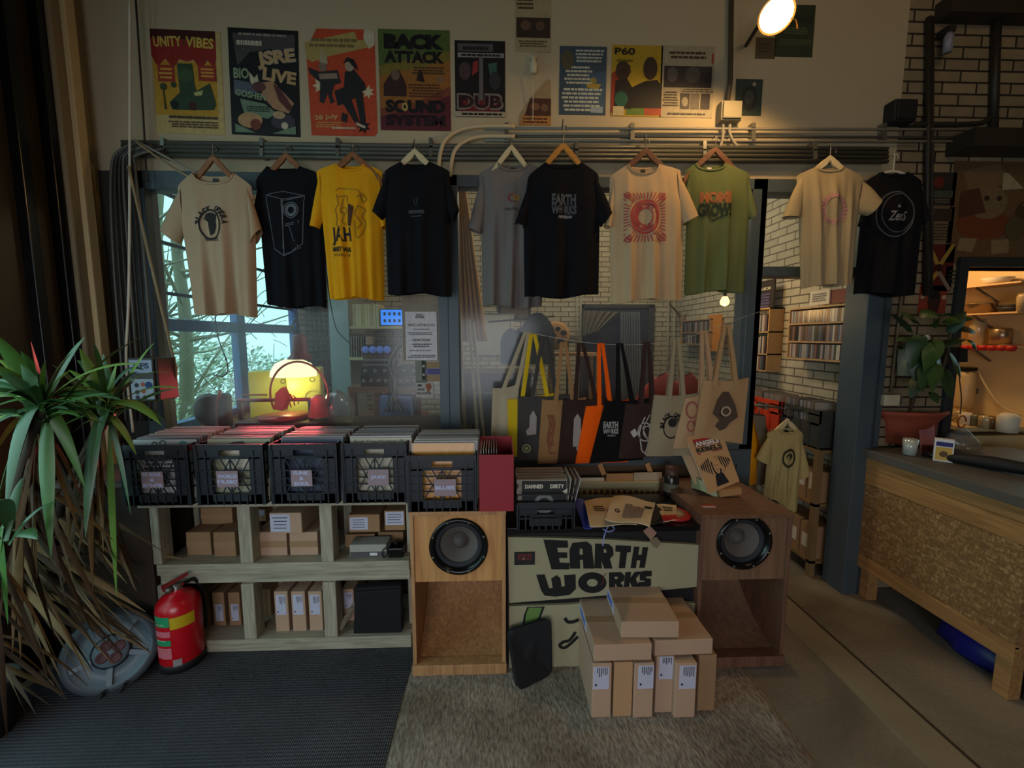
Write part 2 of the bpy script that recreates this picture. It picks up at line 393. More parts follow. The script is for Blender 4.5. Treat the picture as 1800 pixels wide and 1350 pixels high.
# back room shell
w0 = 2.98; w1 = atx(528, 600, LX).y; wz0, wz1 = 1.0, 2.95
b = MB(BRY)
b.box(LX-.12, 2.8, 0, LX, BY, wz0); b.box(LX-.12, 2.8, wz1, LX, BY, 4.4); b.box(LX-.12, w1, wz0, LX, BY, wz1); b.box(LX-.12, 2.8, wz0, LX, w0, wz1)
struct(b.build('wall_left_back_room'))
struct(MB(BRX).box(LX-.12, BY, 0, RX+.12, BY+.15, 4.4).build('wall_back'))
struct(MB(BRY).box(RX, 2.8, 0, RX+.1, BY, 4.4).build('wall_right_back_room'))
yv = atx(432, 600, LX).y; zb = atx(432, 576, LX).z
b = MB(BLUE2)
b.box(LX-.09, w0, wz0, LX-.01, w0+.07, wz1); b.box(LX-.09, w1-.08, wz0, LX-.01, w1, wz1); b.box(LX-.09, w0, wz1-.07, LX-.01, w1, wz1); b.box(LX-.09, w0, wz0, LX-.01, w1, wz0+.07)
b.box(LX-.08, yv-.09, wz0, LX-.01, yv+.03, wz1); b.box(LX-.08, w0, zb-.045, LX-.01, w1, zb+.045)
zm = atx(330, 519, LX).z
for z in (zm, zm+.36, zm+.72): b.m(mat('glazing bar', (40, 60, 84), .5)).box(LX-.06, w0, z-.012, LX-.03, w1, z+.012)
o = struct(b.build('window_3', bevel=.004))
struct(MB(GLASS).box(LX-.05, w0, wz0, LX-.045, w1, wz1).build('glass_pane', o))
# kitchen behind the hatch
KX = 3.8
kw = mat('kitchen wall', (206, 184, 136), .6, var=.06, scale=3)
struct(MB(kw).box(KX, WY+.1, 0, KX+.1, 4.6, 4.4).build('wall_right_kitchen'))
struct(MB(kw).box(RX+.1, 4.5, 0, KX, 4.6, 4.4).build('wall_back_kitchen'))
b = MB(BLUE); b.m(mat('hatch frame', (38, 42, 44), .5)); kx = k0.x
b.box(kx-.055, WY-.03, .84, kx, WY+.15, k0.z+.06); b.box(kx, WY-.03, k0.z, 3.5, WY+.15, k0.z+.06)
struct(b.build('window_4', bevel=.003))
# front room shell: left side pillar, glazing and the walls behind the camera
wl = mat('left wall paint', (150, 134, 104), .85, var=.06)
y1_, y2_ = atx(128, 400, LX+.07).y, atx(196, 400, LX+.1).y
struct(MB(wl).box(LX-.1, y2_-.02, 0, LX, WY, 4.4).build('wall_left'))
struct(MB(mat('pillar paint', (134, 118, 90), .7, var=.06)).box(LX-.1, y1_, 0, LX+.07, y2_, 4.4).build('trim_4', bevel=.01))
struct(MB(BEIGE).box(LX+.07, y2_-.15, 0, LX+.10, y2_-.09, 4.4).build('trim_5', bevel=.006))  # lit edge of the pillar, its brightness put into the paler colour
b = MB(BLACKG); yy = lambda px: atx(px, 400, LX+.03).y
b.box(LX-.1, yy(100), 0, LX+.05, y1_, 4.4); b.box(LX-.1, yy(44), 0, LX+.05, yy(62), 4.4); b.box(LX-.1, 1.2, 3.4, LX+.02, y1_, 4.4)
b.m(mat('brown steel panel', (58, 48, 34), .45, .3, var=.3, scale=3)).box(LX-.08, 1.80, 0, LX, y1_, 4.4)
o = struct(b.build('window_5', bevel=.004))
struct(MB(GLASS).box(LX-.04, .1, .3, LX-.034, 1.8, 2.5).build('glass_pane', o))
b = MB(BLACKG)
b.box(LX-.1, -4, 2.5, LX, 1.2, 4.4); b.box(LX-.1, -4, 0, LX, .1, 2.5); b.box(LX-.1, .1, 0, LX, 1.8, .3)
struct(b.build('wall_left_front'))
struct(MB(wl).box(4.3, -4, 0, 4.4, WY, 4.4).build('wall_right'))
struct(MB(wl).box(-3, -4, 0, 5, -3.9, 4.4).build('wall_rear'))
o = MB(mat('outdoor ground', (150, 170, 120), .9, var=.4, scale=6)).box(-12, -2, -.1, LX-.12, 12, 0.0).build('floor_outdoors'); struct(o)
# ================================================================== posters
PC = {}
def pm(col, name=None):
    k = 'print %d %d %d' % col; col = tuple(c*.88 for c in col)
    return mat(k, col, .6, var=.28, scale=34)
def poster(label, tl, br, bgc, art, name='poster', cat='poster', Y=WY, rot=0, group=None, cut=None):
    a = at(tl[0], tl[1], Y); c = at(br[0], br[1], Y); W = c.x-a.x; H = a.z-c.z
    b = MB(pm(bgc)); 
    q = cut or [(0,0),(1,0),(1,1),(0,1)]
    P = lambda u, v: ((u-.5)*W, (.5-v)*H)
    b.prism([P(*p) for p in q], -.003, 0)
    y = -.0032
    for it in art:
        y -= .00025; k = it[0]; b.m(pm(it[1]))
        if k == 'r':
            x0, z0 = P(it[2], it[3]); x1, z1 = P(it[4], it[5]); b.poly([(x0,y,z1),(x1,y,z1),(x1,y,z0),(x0,y,z0)])
        elif k == 'p': b.poly([(P(*p)[0], y, P(*p)[1]) for p in it[2]])
        elif k == 'c':
            x, z = P(it[2], it[3]); b.disc(x, z, y, it[4]*W, 18, sz=(it[5] if len(it) > 5 else 1))
        elif k == 't':
            x, z = P(it[3], it[4]); b.text(it[2], x, z, y, it[5]*W, it[6]*H, it[7] if len(it) > 7 else .02, 0, it[8] if len(it) > 8 else 0)
        elif k == 's':
            x, z = P(it[2], it[3]); b.scrib(x, z, y, it[4]*W, it[5]*H, it[6], it[7] if len(it) > 7 else 1)
        elif k == 'star':
            x, z = P(it[2], it[3]); rr = it[4]*W
            b.poly([(x+(rr if i % 2 else rr*.5)*math.cos(i*math.pi/7), y, z+(rr if i % 2 else rr*.5)*math.sin(i*math.pi/7)) for i in range(14)])
    o = b.build(name, None, ((a.x+c.x)/2, Y, (a.z+c.z)/2), (0, rot, 0))
    return tag(o, label, cat, group)
Y_, RD, GN, BK, CRM, OR = (196,150,40), (134,30,22), (52,72,48), (22,20,22), (208,190,150), (196,76,42)
poster('yellow and red poster with a green ship-like figure and UNITY VIBES in flame letters', (262,52), (398,237), (202,176,112), [
    ('r',Y_,.02,.3,.92,.82), ('r',(150,40,28),.0,.0,.93,.26), ('r',(70,20,18),.0,.0,.93,.09),
    ('p',(150,40,28),[(0,.25),(.93,.25),(.9,.36),(.8,.28),(.7,.37),(.6,.28),(.5,.3),(.4,.28),(.3,.37),(.2,.28),(.08,.36)]),
    ('t',(216,190,84),'UNITY',.24,.115,.40,.10,.03,.05), ('t',(216,190,84),'VIBES',.70,.115,.40,.10,.03,-.05), ('r',(120,60,30),.45,.1,.5,.14),
    ('r',(160,52,34),.08,.34,.32,.50), ('r',(160,52,34),.66,.33,.92,.48), ('s',(226,170,70),.2,.42,.2,.12,3,3), ('s',(226,170,70),.79,.4,.22,.1,3,4),
    ('p',GN,[(.36,.32),(.58,.32),(.6,.52),(.62,.58),(.82,.5),(.9,.7),(.86,.76),(.26,.77),(.22,.7),(.38,.6)]),
    ('c',(70,92,60),.47,.43,.11,.9), ('c',BK,.3,.72,.06), ('c',(70,24,20),.56,.73,.06), ('p',(196,190,120),[(.58,.6),(.72,.57),(.7,.62),(.6,.63)]),
    ('p',(60,70,36),[(.14,.56),(.15,.56),(.18,.77),(.15,.77)]), ('c',(60,74,40),.15,.55,.05), ('c',(60,74,40),.3,.53,.04),
    ('s',(70,56,30),.55,.84,.76,.045,1,5), ('s',(80,64,36),.55,.91,.76,.07,3,6)], rot=R(1.2), )
poster('black-framed green and cream poster with swirling hand-drawn letters and crowded figures', (398,50), (531,240), BK, [
    ('p',(76,72,70),[(.06,.05),(.95,.04),(.95,.2),(.6,.18),(.3,.22),(.12,.35)]), ('t',(170,160,146),'JSRE',.68,.27,.56,.17,.05,.15),
    ('t',(196,160,112),'JSRE',.67,.27,.54,.15,.04,.15), ('t',(196,160,112),'LIVE',.72,.43,.48,.12,.05,-.12), ('t',(140,160,126),'BIO',.17,.42,.22,.1,.04),
    ('p',(92,96,112),[(.06,.48),(.28,.5),(.4,.6),(.06,.62)]), ('p',(200,190,160),[(.28,.4),(.36,.46),(.4,.42),(.42,.5),(.5,.52),(.36,.56),(.3,.5)]),
    ('p',(180,136,100),[(.46,.5),(.62,.48),(.92,.68),(.84,.78),(.62,.74),(.46,.62)]), ('p',(92,52,46),[(.62,.5),(.72,.54),(.9,.72),(.84,.76),(.7,.66)]),
    ('c',(96,60,56),.42,.54,.1,.7), ('t',(150,172,136),'GOSHEN',.3,.62,.44,.06,.03,-.15), ('p',(116,140,112),[(.14,.66),(.5,.7),(.66,.78),(.54,.84),(.2,.8)]),
    ('s',BK,.4,.75,.4,.06,3,8), ('c',(190,150,104),.28,.86,.18,.6), ('c',(120,60,40),.36,.9,.08), ('c',(64,60,70),.76,.86,.18,.6), ('c',(190,160,120),.7,.8,.09,.6), ('c',(210,190,160),.78,.9,.05),
    ('p',(116,140,112),[(.06,.9),(.36,.98),(.06,.98)]), ('p',(116,140,112),[(.94,.9),(.94,.98),(.6,.98)]), ('s',(150,140,130),.5,.06,.8,.04,1,9), ('s',(200,190,170),.3,.14,.4,.08,1,12)], rot=R(1.6))
poster('orange-red poster dated 28 July with two leaping musicians in black and white', (534,50), (664,240), OR, [
    ('p',(178,156,90),[(0,.13),(.72,.02),(.76,.1),(.92,.09),(.94,.16),(.36,.25),(.1,.31),(.02,.28)]), ('s',(120,104,60),.42,.13,.74,.1,2,11), ('p',(206,196,164),[(.86,.0),(1,.02),(1,.14),(.92,.18),(.84,.08)]),
    ('star',(214,200,160),.2,.53,.12), ('star',(214,200,160),.88,.58,.1),
    ('p',(44,42,44),[(.2,.4),(.46,.38),(.5,.5),(.4,.52),(.36,.62),(.4,.68),(.34,.7),(.3,.6),(.24,.7),(.18,.68),(.2,.5),(.06,.42),(.04,.36)]), ('p',(150,130,110),[(.18,.42),(.44,.41),(.46,.46),(.2,.47)]),
    ('c',(130,110,96),.25,.35,.06,1.2), ('p',(180,166,130),[(.2,.31),(.24,.18),(.27,.27),(.31,.2),(.32,.33)]),
    ('p',(36,36,38),[(.56,.4),(.68,.36),(.84,.5),(.86,.56),(.8,.58),(.84,.86),(.76,.88),(.7,.64),(.64,.66),(.74,.86),(.68,.88),(.52,.7),(.44,.72),(.4,.58),(.54,.54)]),
    ('c',(170,150,128),.63,.34,.065,1.2), ('p',(30,28,28),[(.54,.32),(.6,.26),(.7,.28),(.76,.38),(.7,.36),(.62,.3)]), ('star',BK,.8,.91,.11), ('p',(196,180,150),[(.7,.87),(.84,.91),(.82,.93),(.7,.9)]),
    ('p',(46,40,40),[(.5,.78),(.58,.8),(.56,.88),(.48,.86)]), ('t',(214,176,110),'28 July',.27,.83,.34,.055,.02,.1), ('s',(214,150,80),.3,.9,.4,.06,3,13), ('s',(206,190,160),.5,.93,.4,.03,1,14)], cut=[(.18,0),(.86,0),(1,.12),(1,.96),(.96,1),(.04,1),(.02,.2)])
poster('green to maroon poster with BACK ATTACK SOUND SYSTEM in heavy dark capitals', (664,51), (793,231), (160,104,44), [
    ('p',(84,104,48),[(0,0),(1,0),(1,.2),(.5,.28),(0,.36)]), ('p',(128,112,46),[(0,.36),(.5,.28),(1,.2),(1,.3),(0,.46)]), ('p',(96,36,44),[(0,.84),(.4,.78),(1,.62),(1,1),(0,1)]), ('p',(130,66,44),[(0,.78),(.5,.72),(1,.55),(1,.64),(.4,.8),(0,.86)]),
    ('t',BK,'BACK',.5,.12,.84,.15,.08), ('t',BK,'ATTACK',.5,.27,.84,.12,.06), ('p',(60,36,30),[(.06,.54),(.14,.46),(.2,.4),(.28,.4),(.34,.48),(.38,.56),(.38,.66),(.06,.66)]), ('c',(120,96,80),.23,.45,.06,1.2),
    ('s',(90,50,30),.66,.6,.5,.14,5,15), ('s',(70,60,36),.7,.4,.5,.08,3,16), ('p',(44,30,28),[(.56,.4),(.6,.4),(.64,.52),(.52,.5)]), ('s',(150,130,120),.86,.49,.08,.06,4,17),
    ('t',BK,'SOUND',.5,.76,.84,.13,.06), ('c',(196,160,90),.35,.765,.045,1.3), ('c',BK,.35,.765,.02,1.3), ('t',(36,16,26),'SYSTEM',.5,.9,.84,.11,.06)])
poster('dark poster with a grey band down the middle and DUB in outlined capitals', (799,71), (888,207), BK, [
    ('r',(92,88,88),.06,.04,.76,.14), ('s',BK,.4,.1,.6,.08,1,18), ('r',(150,146,140),.06,.16,.98,.22), ('s',BK,.52,.19,.84,.05,1,19), ('r',(110,102,100),.48,.2,.56,.9), ('p',(150,50,44),[(.36,.28),(.46,.26),(.46,.4),(.34,.46)]),
    ('p',(60,96,84),[(.66,.3),(.84,.28),(.82,.5),(.7,.46)]), ('r',(110,30,34),.06,.78,.9,.93), ('c',(80,60,60),.2,.4,.12,1.4), ('c',(50,50,54),.8,.52,.12,1.4), ('t',(130,120,112),'DUB',.5,.8,.94,.22,.07), ('t',(50,16,20),'DUB',.5,.8,.86,.17,.04), ('r',(176,166,140),.0,.93,1,1), ('s',BK,.5,.965,.94,.05,1,21)])
poster('pale narrow poster with a dark group photograph, cut by the top edge of view', (905,-14), (968,93), (176,160,120), [
    ('r',(60,44,34),.04,.42,.98,.76), ('c',(110,80,60),.3,.55,.14,.9), ('c',(100,76,58),.7,.56,.12,1), ('s',(80,60,30),.3,.2,.5,.2,3,22), ('s',(90,70,40),.5,.86,.8,.12,3,23)])
poster('triangular remnant of a torn brown poster stuck just above the conduits', (913,138), (968,221), (168,142,104), [
    ('p',(78,46,34),[(.34,.42),(1,.42),(1,.8),(.16,.8)]), ('c',(130,90,60),.5,.6,.14,.8), ('c',(120,86,60),.8,.62,.12,.9), ('p',(184,128,66),[(.1,.8),(1,.8),(1,1),(0,1)]), ('s',(90,40,24),.5,.9,.8,.14,2,24)], cut=[(.9,0),(.98,.05),(1,1),(0,1),(0,.8),(.36,.4)])
poster('blue festival poster listing names in pale hand lettering with a small boat', (984,81), (1064,203), (58,78,92), [
    ('p',(66,92,116),[(.5,.4),(1,.35),(1,.9),(.4,.9)]), ('p',(176,150,60),[(.56,.52),(.9,.55),(.82,.62),(.6,.6)]), ('c',(150,140,70),.72,.5,.07), ('s',(196,196,176),.62,.14,.66,.2,4,25), ('s',(196,196,176),.4,.42,.6,.28,5,26), ('s',(190,196,180),.5,.78,.9,.36,6,27), ('r',(150,170,180),.68,.88,.94,.97), ('c',(90,84,60),.16,.2,.14,1.4)])
poster('yellow poster with two dark-clad people and a red-green bottom band', (1076,79), (1161,206), (184,152,30), [
    ('p',(150,52,34),[(0,.4),(.22,.3),(.3,.9),(0,.96)]), ('r',(90,120,50),.3,.88,.7,.98), ('r',(160,66,40),.66,.88,1,.98), ('c',(60,40,30),.22,.36,.14,1.3), ('p',(34,28,28),[(.08,.5),(.3,.46),(.42,.6),(.4,.9),(.06,.88)]), ('p',(64,48,34),[(.08,.4),(.1,.28),(.22,.24),(.36,.28),(.38,.4),(.22,.3)]),
    ('c',(60,40,30),.76,.32,.14,1.5), ('p',(26,24,26),[(.38,.6),(.66,.5),(.9,.48),(1,.56),(1,.88),(.36,.88)]), ('c',(34,94,74),.2,.76,.13,1.1), ('r',(196,184,140),.04,.86,.26,.99), ('t',BK,'P60',.25,.09,.4,.1,.03), ('s',(110,92,20),.25,.22,.4,.06,1,28)])
poster('white typewritten poster with a row of dark band photographs', (1163,80), (1251,208), (168,156,128), [
    ('r',(48,42,44),.06,.28,.96,.58), ('c',(90,84,80),.22,.4,.1,1.3), ('c',(80,74,70),.6,.4,.14,1), ('s',(70,40,30),.5,.13,.8,.12,2,29), ('r',(160,60,40),.94,.1,.98,.24), ('s',(60,50,44),.7,.62,.6,.06,2,30), ('s',(80,70,60),.2,.74,.3,.22,6,31),
    ('r',(60,56,54),.38,.66,.56,.88), ('r',(100,92,84),.58,.66,.74,.88), ('r',(40,34,36),.77,.66,.94,.88), ('c',(150,140,120),.47,.78,.06,1.4), ('s',(60,54,50),.5,.95,.9,.04,1,32)])
poster('small dark green postcard poster of a face beside the grey junction box', (1294,139), (1337,204), (38,58,54), [
    ('c',(28,34,36),.52,.54,.3,1.5), ('c',(60,70,66),.52,.5,.18,1.4), ('p',(150,146,120),[(.1,.8),(.2,.7),(.3,.94),(.12,.95)]), ('c',(160,150,130),.68,.14,.07)])
poster('dark green sheet pinned behind the wall lamp', (1366,8), (1427,101), (44,56,36), [('r',(64,76,50),.1,.66,.95,.78), ('r',(34,42,30),.05,.2,.95,.34), ('s',(90,100,70),.5,.5,.7,.14,3,77)])
poster('small faded brown sheet pinned below the wall lamp', (1329,66), (1361,104), (92,78,54), [('s',(70,58,40),.5,.5,.8,.5,3,78)])
# right brick wall
poster('large brown collage poster of cartoonish faces on the right brick wall', (1678,283), (1812,462), (112,84,54), [
    ('p',(130,104,70),[(.1,.1),(.5,.02),(.6,.2),(.2,.34)]), ('c',(122,62,34),.4,.62,.32,.5), ('c',(130,108,76),.42,.4,.22,.8), ('c',(60,40,28),.4,.36,.03), ('c',(60,40,28),.54,.36,.03), ('p',(176,160,124),[(.55,.1),(.62,.12),(.8,.26),(.56,.28)]),
    ('p',(150,126,90),[(.14,.76),(.34,.76),(.3,.9),(.12,.88)]), ('p',(150,126,90),[(.5,.78),(.7,.76),(.72,.9),(.52,.92)]), ('c',(70,56,34),.84,.5,.1,1.2), ('c',(90,76,46),.76,.66,.12,1.1), ('s',(150,120,80),.9,.36,.2,.16,4,33), ('p',(84,54,36),[(.1,.3),(.3,.26),(.4,.5),(.1,.56)])])
poster('small dark red and green leaflet at the top beside the collage poster', (1638,303), (1676,362), (50,44,38), [('c',(110,40,30),.3,.3,.22), ('r',(74,84,74),.1,.55,.9,.76), ('s',(120,110,90),.5,.86,.7,.14,2,34)], name='leaflet', cat='leaflet')
poster('pale typed leaflet under the dark leaflet beside the collage poster', (1633,364), (1671,427), (128,110,80), [('r',(60,46,34),.2,.04,.9,.4), ('s',(70,56,40),.5,.7,.8,.5,6,35)], name='leaflet', cat='leaflet')
poster('red and yellow paper with crossed diagonal bands, hung above the trailing plant', (1628,429), (1670,512), (96,26,20), [
    ('p',(176,146,60),[(0,0),(.14,0),(.6,.5),(.5,.58)]), ('p',(176,146,60),[(1,0),(.86,0),(.4,.5),(.5,.58)]), ('p',(186,150,60),[(0,.95),(.1,1),(.56,.6),(.48,.52)]), ('p',(150,130,110),[(1,.95),(.9,1),(.44,.6),(.52,.52)]), ('c',(50,20,20),.5,.5,.14,.9)], name='paper_banner', cat='banner')
poster('orange-red card of a dark helmet shape beneath the crossed paper banner', (1617,502), (1660,551), (150,58,34), [('c',BK,.55,.4,.22,1.1), ('p',(60,26,22),[(.3,.5),(.8,.5),(.7,1),(.4,1)]), ('c',(210,170,140),.12,.4,.08), ('c',(210,170,140),.9,.42,.08)], name='card', cat='card')
poster('pale handwritten card pinned against the kitchen hatch corner', (1663,468), (1692,506), (150,136,100), [('s',(50,40,30),.5,.5,.8,.7,4,36), ('c',BK,.3,.7,.1), ('c',BK,.7,.3,.08)], name='card', cat='card')
# ================================================================== conduits, pipes and cables on the wall
def tubes(name, label, cat, m, pts, r, n=8, Y=None, group=None, smooth=True):
    P = [at(p[0], p[1], p[2] if len(p) > 2 else Y) for p in pts]; o0 = P[0].copy()
    b = MB(m); b.tube(bez([p-o0 for p in P], 6) if smooth else [p-o0 for p in P], r, n)
    o = b.build(name, None, o0); return tag(o, label, cat, group) if label else o
for i, (y, l, m) in enumerate([(226, 'highest of the three thin grey conduits along the upper wall', CABLE), (240, 'middle thin grey conduit between two others along the upper wall', CONDUIT), (247, 'lowest of the three thin grey conduits along the upper wall', CABLE)]):
    t = thing('conduit', l, 'conduit', at(880, y, WY-.03), 0, 'thin conduits on the upper wall')
    a = at(850 if i == 0 else 852, y-.5, WY-.03); c = at(1850, y+2, WY-.03)
    MB(m).tube([(a-t.location), (c-t.location)], .008).build('tube', t)
    for k, px in enumerate((890, 1108, 1318, 1545, 1735)):
        q = at(px, y, WY)-t.location
        MB(METAL).box(q.x-.012, -.012, q.z-.014, q.x+.012, .03, q.z+.014).build('clip', t)
for k, y in enumerate((261, 268, 275, 283)):
    t = thing('conduit', ['top', 'second', 'third', 'bottom'][k] + ' pipe of the thick grey bundle the T-shirts hang from', 'conduit', at(700, y, WY-.05), 0, 'grey pipe bundle carrying the shirts')
    a = at(215, y-11, WY-.05); m_ = at(700, y-5, WY-.05); c = at(1560, y+1, WY-.05); L_ = t.location
    MB(CONDUIT).tube([a-L_, m_-L_, c-L_], .0125).build('tube', t)
    for px in (300, 470, 600, 760, 1010, 1230, 1420):
        q = at(px, y-5 if px < 900 else y, WY)-L_; MB(METAL).box(q.x-.01, -.016, q.z-.016, q.x+.01, .05, q.z+.016).build('clip', t)
cl = CREAMC
tubes('conduit', 'outer cream conduit curving down beside the left edge of the grey T-shirt', 'conduit', cl, [(905,222,WY-.04),(850,222,WY-.04),(810,228,WY-.045),(783,246,WY-.06),(773,275,WY-.06),(771,310,WY-.06)], .011)
tubes('conduit', 'inner cream conduit curving down beside the left edge of the grey T-shirt', 'conduit', cl, [(905,240,WY-.04),(850,240,WY-.04),(820,247,WY-.05),(800,264,WY-.06),(793,290,WY-.06),(791,310,WY-.06)], .011)
tubes('conduit', 'vertical dark conduit dropping to the grey junction box', 'conduit', mat('dark conduit',(74,60,42),.5), [(1286,-20,WY-.03),(1284,140,WY-.03),(1278,188,WY-.03)], .014, smooth=False)
t = thing('junction_box', 'grey square junction box at the foot of the vertical dark conduit', 'junction box', at(1277, 203, WY))
MB(mat('box grey', (136,128,104),.5)).box(-.062,-.06,-.055,.062,0,.055).build('box_body', t, bevel=.006)
MB(mat('box grey', (136,128,104),.5)).box(-.055,-.072,-.048,.055,-.06,.048).build('lid', t, bevel=.006)
t = thing('junction_box', 'black square box fixed where the plaster meets the dim brick', 'junction box', at(1571, 205, WY))
MB(BLACK).box(-.07,-.08,-.062,.07,0,.062).build('box_body', t, bevel=.008); MB(BLACK).box(-.06,-.09,-.052,.06,-.08,.052).build('lid', t, bevel=.006)
for k, (px, lab) in enumerate(((1271, 'left'), (1283, 'right'))):
    tubes('conduit', lab + ' short S-shaped conduit below the grey junction box', 'conduit', CABLE, [(px,219,WY-.035),(px,236,WY-.035),(px+(-4 if k == 0 else 12),256,WY-.05),(px+(-12 if k == 0 else 24),262,WY-.05)], .008)
DK = mat('dark pipe', (42, 38, 32), .5)
for px, x2, l, r in ((1633,1628,'long dark pipe running down the dim brick wall from the top of view',.016),(1640,1637,'thinner dark pipe just right of the long pipe on dim brick',.008),(1752,1746,'thick dark vertical pipe near the right edge above the collage poster',.022)):
    tubes('pipe', l, 'pipe', DK, [(px,30,WY-.03),(x2,232 if px > 1700 else 520,WY-.03)], r, smooth=False)
tubes('pipe', 'dark horizontal pipe above the conduits on the dim brick wall', 'pipe', DK, [(1596,218,WY-.03),(1700,218,WY-.03),(1735,212,WY-.03),(1752,190,WY-.03)], .014)
tubes('pipe', 'thin grey pipe beside the blue door post on dim brick', 'pipe', mat('thin pipe',(112,100,78),.5), [(1585,515,WY-.02),(1566,690,WY-.02)], .008, smooth=False)
o = MB(DK).box(-.30,-.16,-.05,.30,0,.05).build('shelf', None, at(1745, 262, WY)); tag(o, 'black shelf board above the large collage poster', 'shelf')
o = MB(mat('dark beam',(46,38,28),.7)).box(-.3,-.10,-.05,.3,0,.05).build('timber_beam', None, at(1728,28,WY)); tag(o, 'dark beam end across the dim brick at top right', 'beam')
t = thing('light_fitting', 'unlit pale glass tube fitting on the dim brick wall at top right', 'light', at(1648, 88, WY-.02))
MB(mat('fitting glass',(130,128,140),.3)).lathe([(0,-.05),(.022,-.05),(.024,.03),(.012,.06),(0,.065)], 12, (0,-.06,0)).build('tube', t); MB(DK).box(-.02,-.08,.055,.02,0,.09).build('bracket', t)
# left bundle of cables and wires
for i in range(7):
    x = 232+i*4; tubes('cable', None, None, [CONDUIT, DK, DK][i % 3], [(250+i*6,250+2*i,WY-.06-.004*i),(215+i*4,262+i*2,WY-.07-.004*i),(196+i*7,300,WY-.08),(200+i*9,460,WY-.08),(222+i*9,740,WY-.08)], .008)
    tag(C.objects[-1] if False else bpy.data.objects[[o.name for o in C.objects][-1]], ['grey','dark','slate'][i % 3]+' vertical cable in the thick bundle at the left corner, '+['outermost','second from outside','third from outside','middle','third from window','second from window','nearest window'][i], 'cable', 'corner cable bundle')
tubes('cable', 'pale cable slanting down across the left window to the breaker box', 'cable', mat('tan cable',(142,122,90),.6), [(226,292,2.5),(262,450,2.5),(300,610,2.5),(309,650,2.5),(306,700,2.5)], .007)
tubes('cable', 'white cable hanging in a gentle curve left of the breaker box', 'cable', OFF, [(228,-10,2.55),(228,330,2.55),(226,520,2.5),(222,640,2.5),(234,760,2.5)], .006)
tubes('cable', 'thin dark cable running down the corner left of the first poster', 'cable', DK, [(238,-10,2.6),(246,110,2.6),(254,240,2.6),(258,320,2.6)], .005)
tubes('cable', 'upper of two straight cables slanting to the first brown hanger', 'cable', CABLE, [(236,246,2.56),(300,280,2.52),(352,308,2.5)], .006)
tubes('cable', 'lower of two straight cables slanting to the first brown hanger', 'cable', mat('tan cable',(142,122,90),.6), [(240,250,2.54),(300,292,2.50),(346,318,2.48)], .006)
tubes('cable', 'thin black cable drooping across the glass behind the lathe', 'cable', DK, [(372,310,2.8),(378,450,2.9),(380,575,3.0),(400,640,3.0),(395,660,3.0),(380,660,3.0)], .004)
t = thing('light_socket', 'white plug-like fitting with a thin cord below the narrow photograph poster', 'socket', at(937, 118, WY))
MB(mat('white plastic',(190,180,150),.4)).lathe([(0,-.05),(.018,-.05),(.022,-.01),(.014,.02),(.014,.06),(0,.06)], 16, (0,-.03,0)).build('socket_body', t); MB(mat('white plastic',(190,180,150),.4)).box(-.02,-.03,.03,.02,0,.06).build('wall_plate', t); MB(OFF).tube([(0,-.03,-.05),(0,-.01,-.30)],.002,5).build('cord', t)
# breaker box
t = thing('breaker_box', 'grey wall box with a lettered sticker and dotted label beside left window', 'electrical box', at(262, 668, 2.45)); t.location.y = 2.45
a = at(223, 629, 2.36)-t.location; c = at(275, 706, 2.36)-t.location; e = at(301, 628, 2.5)-t.location
MB(mat('box casing',(60,56,56),.5)).box(a.x, a.y, c.z, c.x, .08, a.z).build('casing', t, bevel=.005)
MB(mat('box side',(44,28,28),.6)).box(c.x, a.y+.01, c.z+.004, c.x+.014, .06, a.z-.004).build('hinged_side', t, bevel=.004)
b = MB(mat('label blue',(150,160,180),.5)); yy = a.y-.003; w_ = c.x-a.x; h_ = a.z-c.z
b.box(a.x+.01, yy, a.z-h_*.34, c.x-.006, a.y, a.z-.012); b.m(mat('ink blue',(20,30,70),.5)).text('RFS', a.x+w_*.55, a.z-h_*.18, yy-.001, w_*.6, h_*.13, .04)
b.build('sticker', t)
b = MB(mat('label pale',(160,168,180),.5)); b.box(a.x+.01, yy, c.z+h_*.06, c.x-.006, a.y, a.z-h_*.48)
for u, v, col in ((.3,.62,(40,40,50)),(.55,.6,(190,90,60)),(.78,.62,(30,60,130)),(.3,.78,(60,60,70)),(.55,.76,(190,90,60)),(.3,.9,(60,60,70)),(.58,.9,(90,70,60))):
    b.m(pm(col)).disc(a.x+w_*u, a.z-h_*v, yy-.001, .012 if u < .7 else .02, 12)
b.build('label_sheet', t)
# ================================================================== wall lamp
t = thing('wall_lamp', 'glowing clamp lamp with a bright tilted reflector at top right', 'lamp', at(1365, 27, 2.25))
b = MB(mat('lamp metal',(90,70,40),.35,.8)); ax = Vector((-.22,-.62,-.75)).normalized(); qt = ax.to_track_quat('Z','Y').to_matrix().to_4x4()
b.M = qt; b.lathe([(.022,-.13),(.03,-.10),(.05,-.06),(.082,0)], 28); b.build('shade', t)
b = MB(mat('lamp glow',(255,206,120),.4,emit=14)); b.M = qt; b.lathe([(0,.012),(.05,.008),(.074,-.004),(.02,-.05),(0,-.06)], 24); b.build('bulb', t)
q = at(1399, 36, 2.25)-t.location; MB(mat('brass',(170,120,50),.3,.8)).tube(bez([(.06,.0,-.01),q,at(1402,52,2.25)-t.location],5), .003).build('pull_cord', t)
MB(DK).tube(bez([(.02,.09,.10),(.06,.2,.14),(.08,.41,.12)],6), .01).build('arm', t)
LP = at(1362, 36, 2.22); spot('wall_lamp_light', LP + Vector((-.015,-.04,-.06)), LP + Vector((-.45,.12,-1.6)), 26, (1.0,.60,.24), 165, .05, .4)

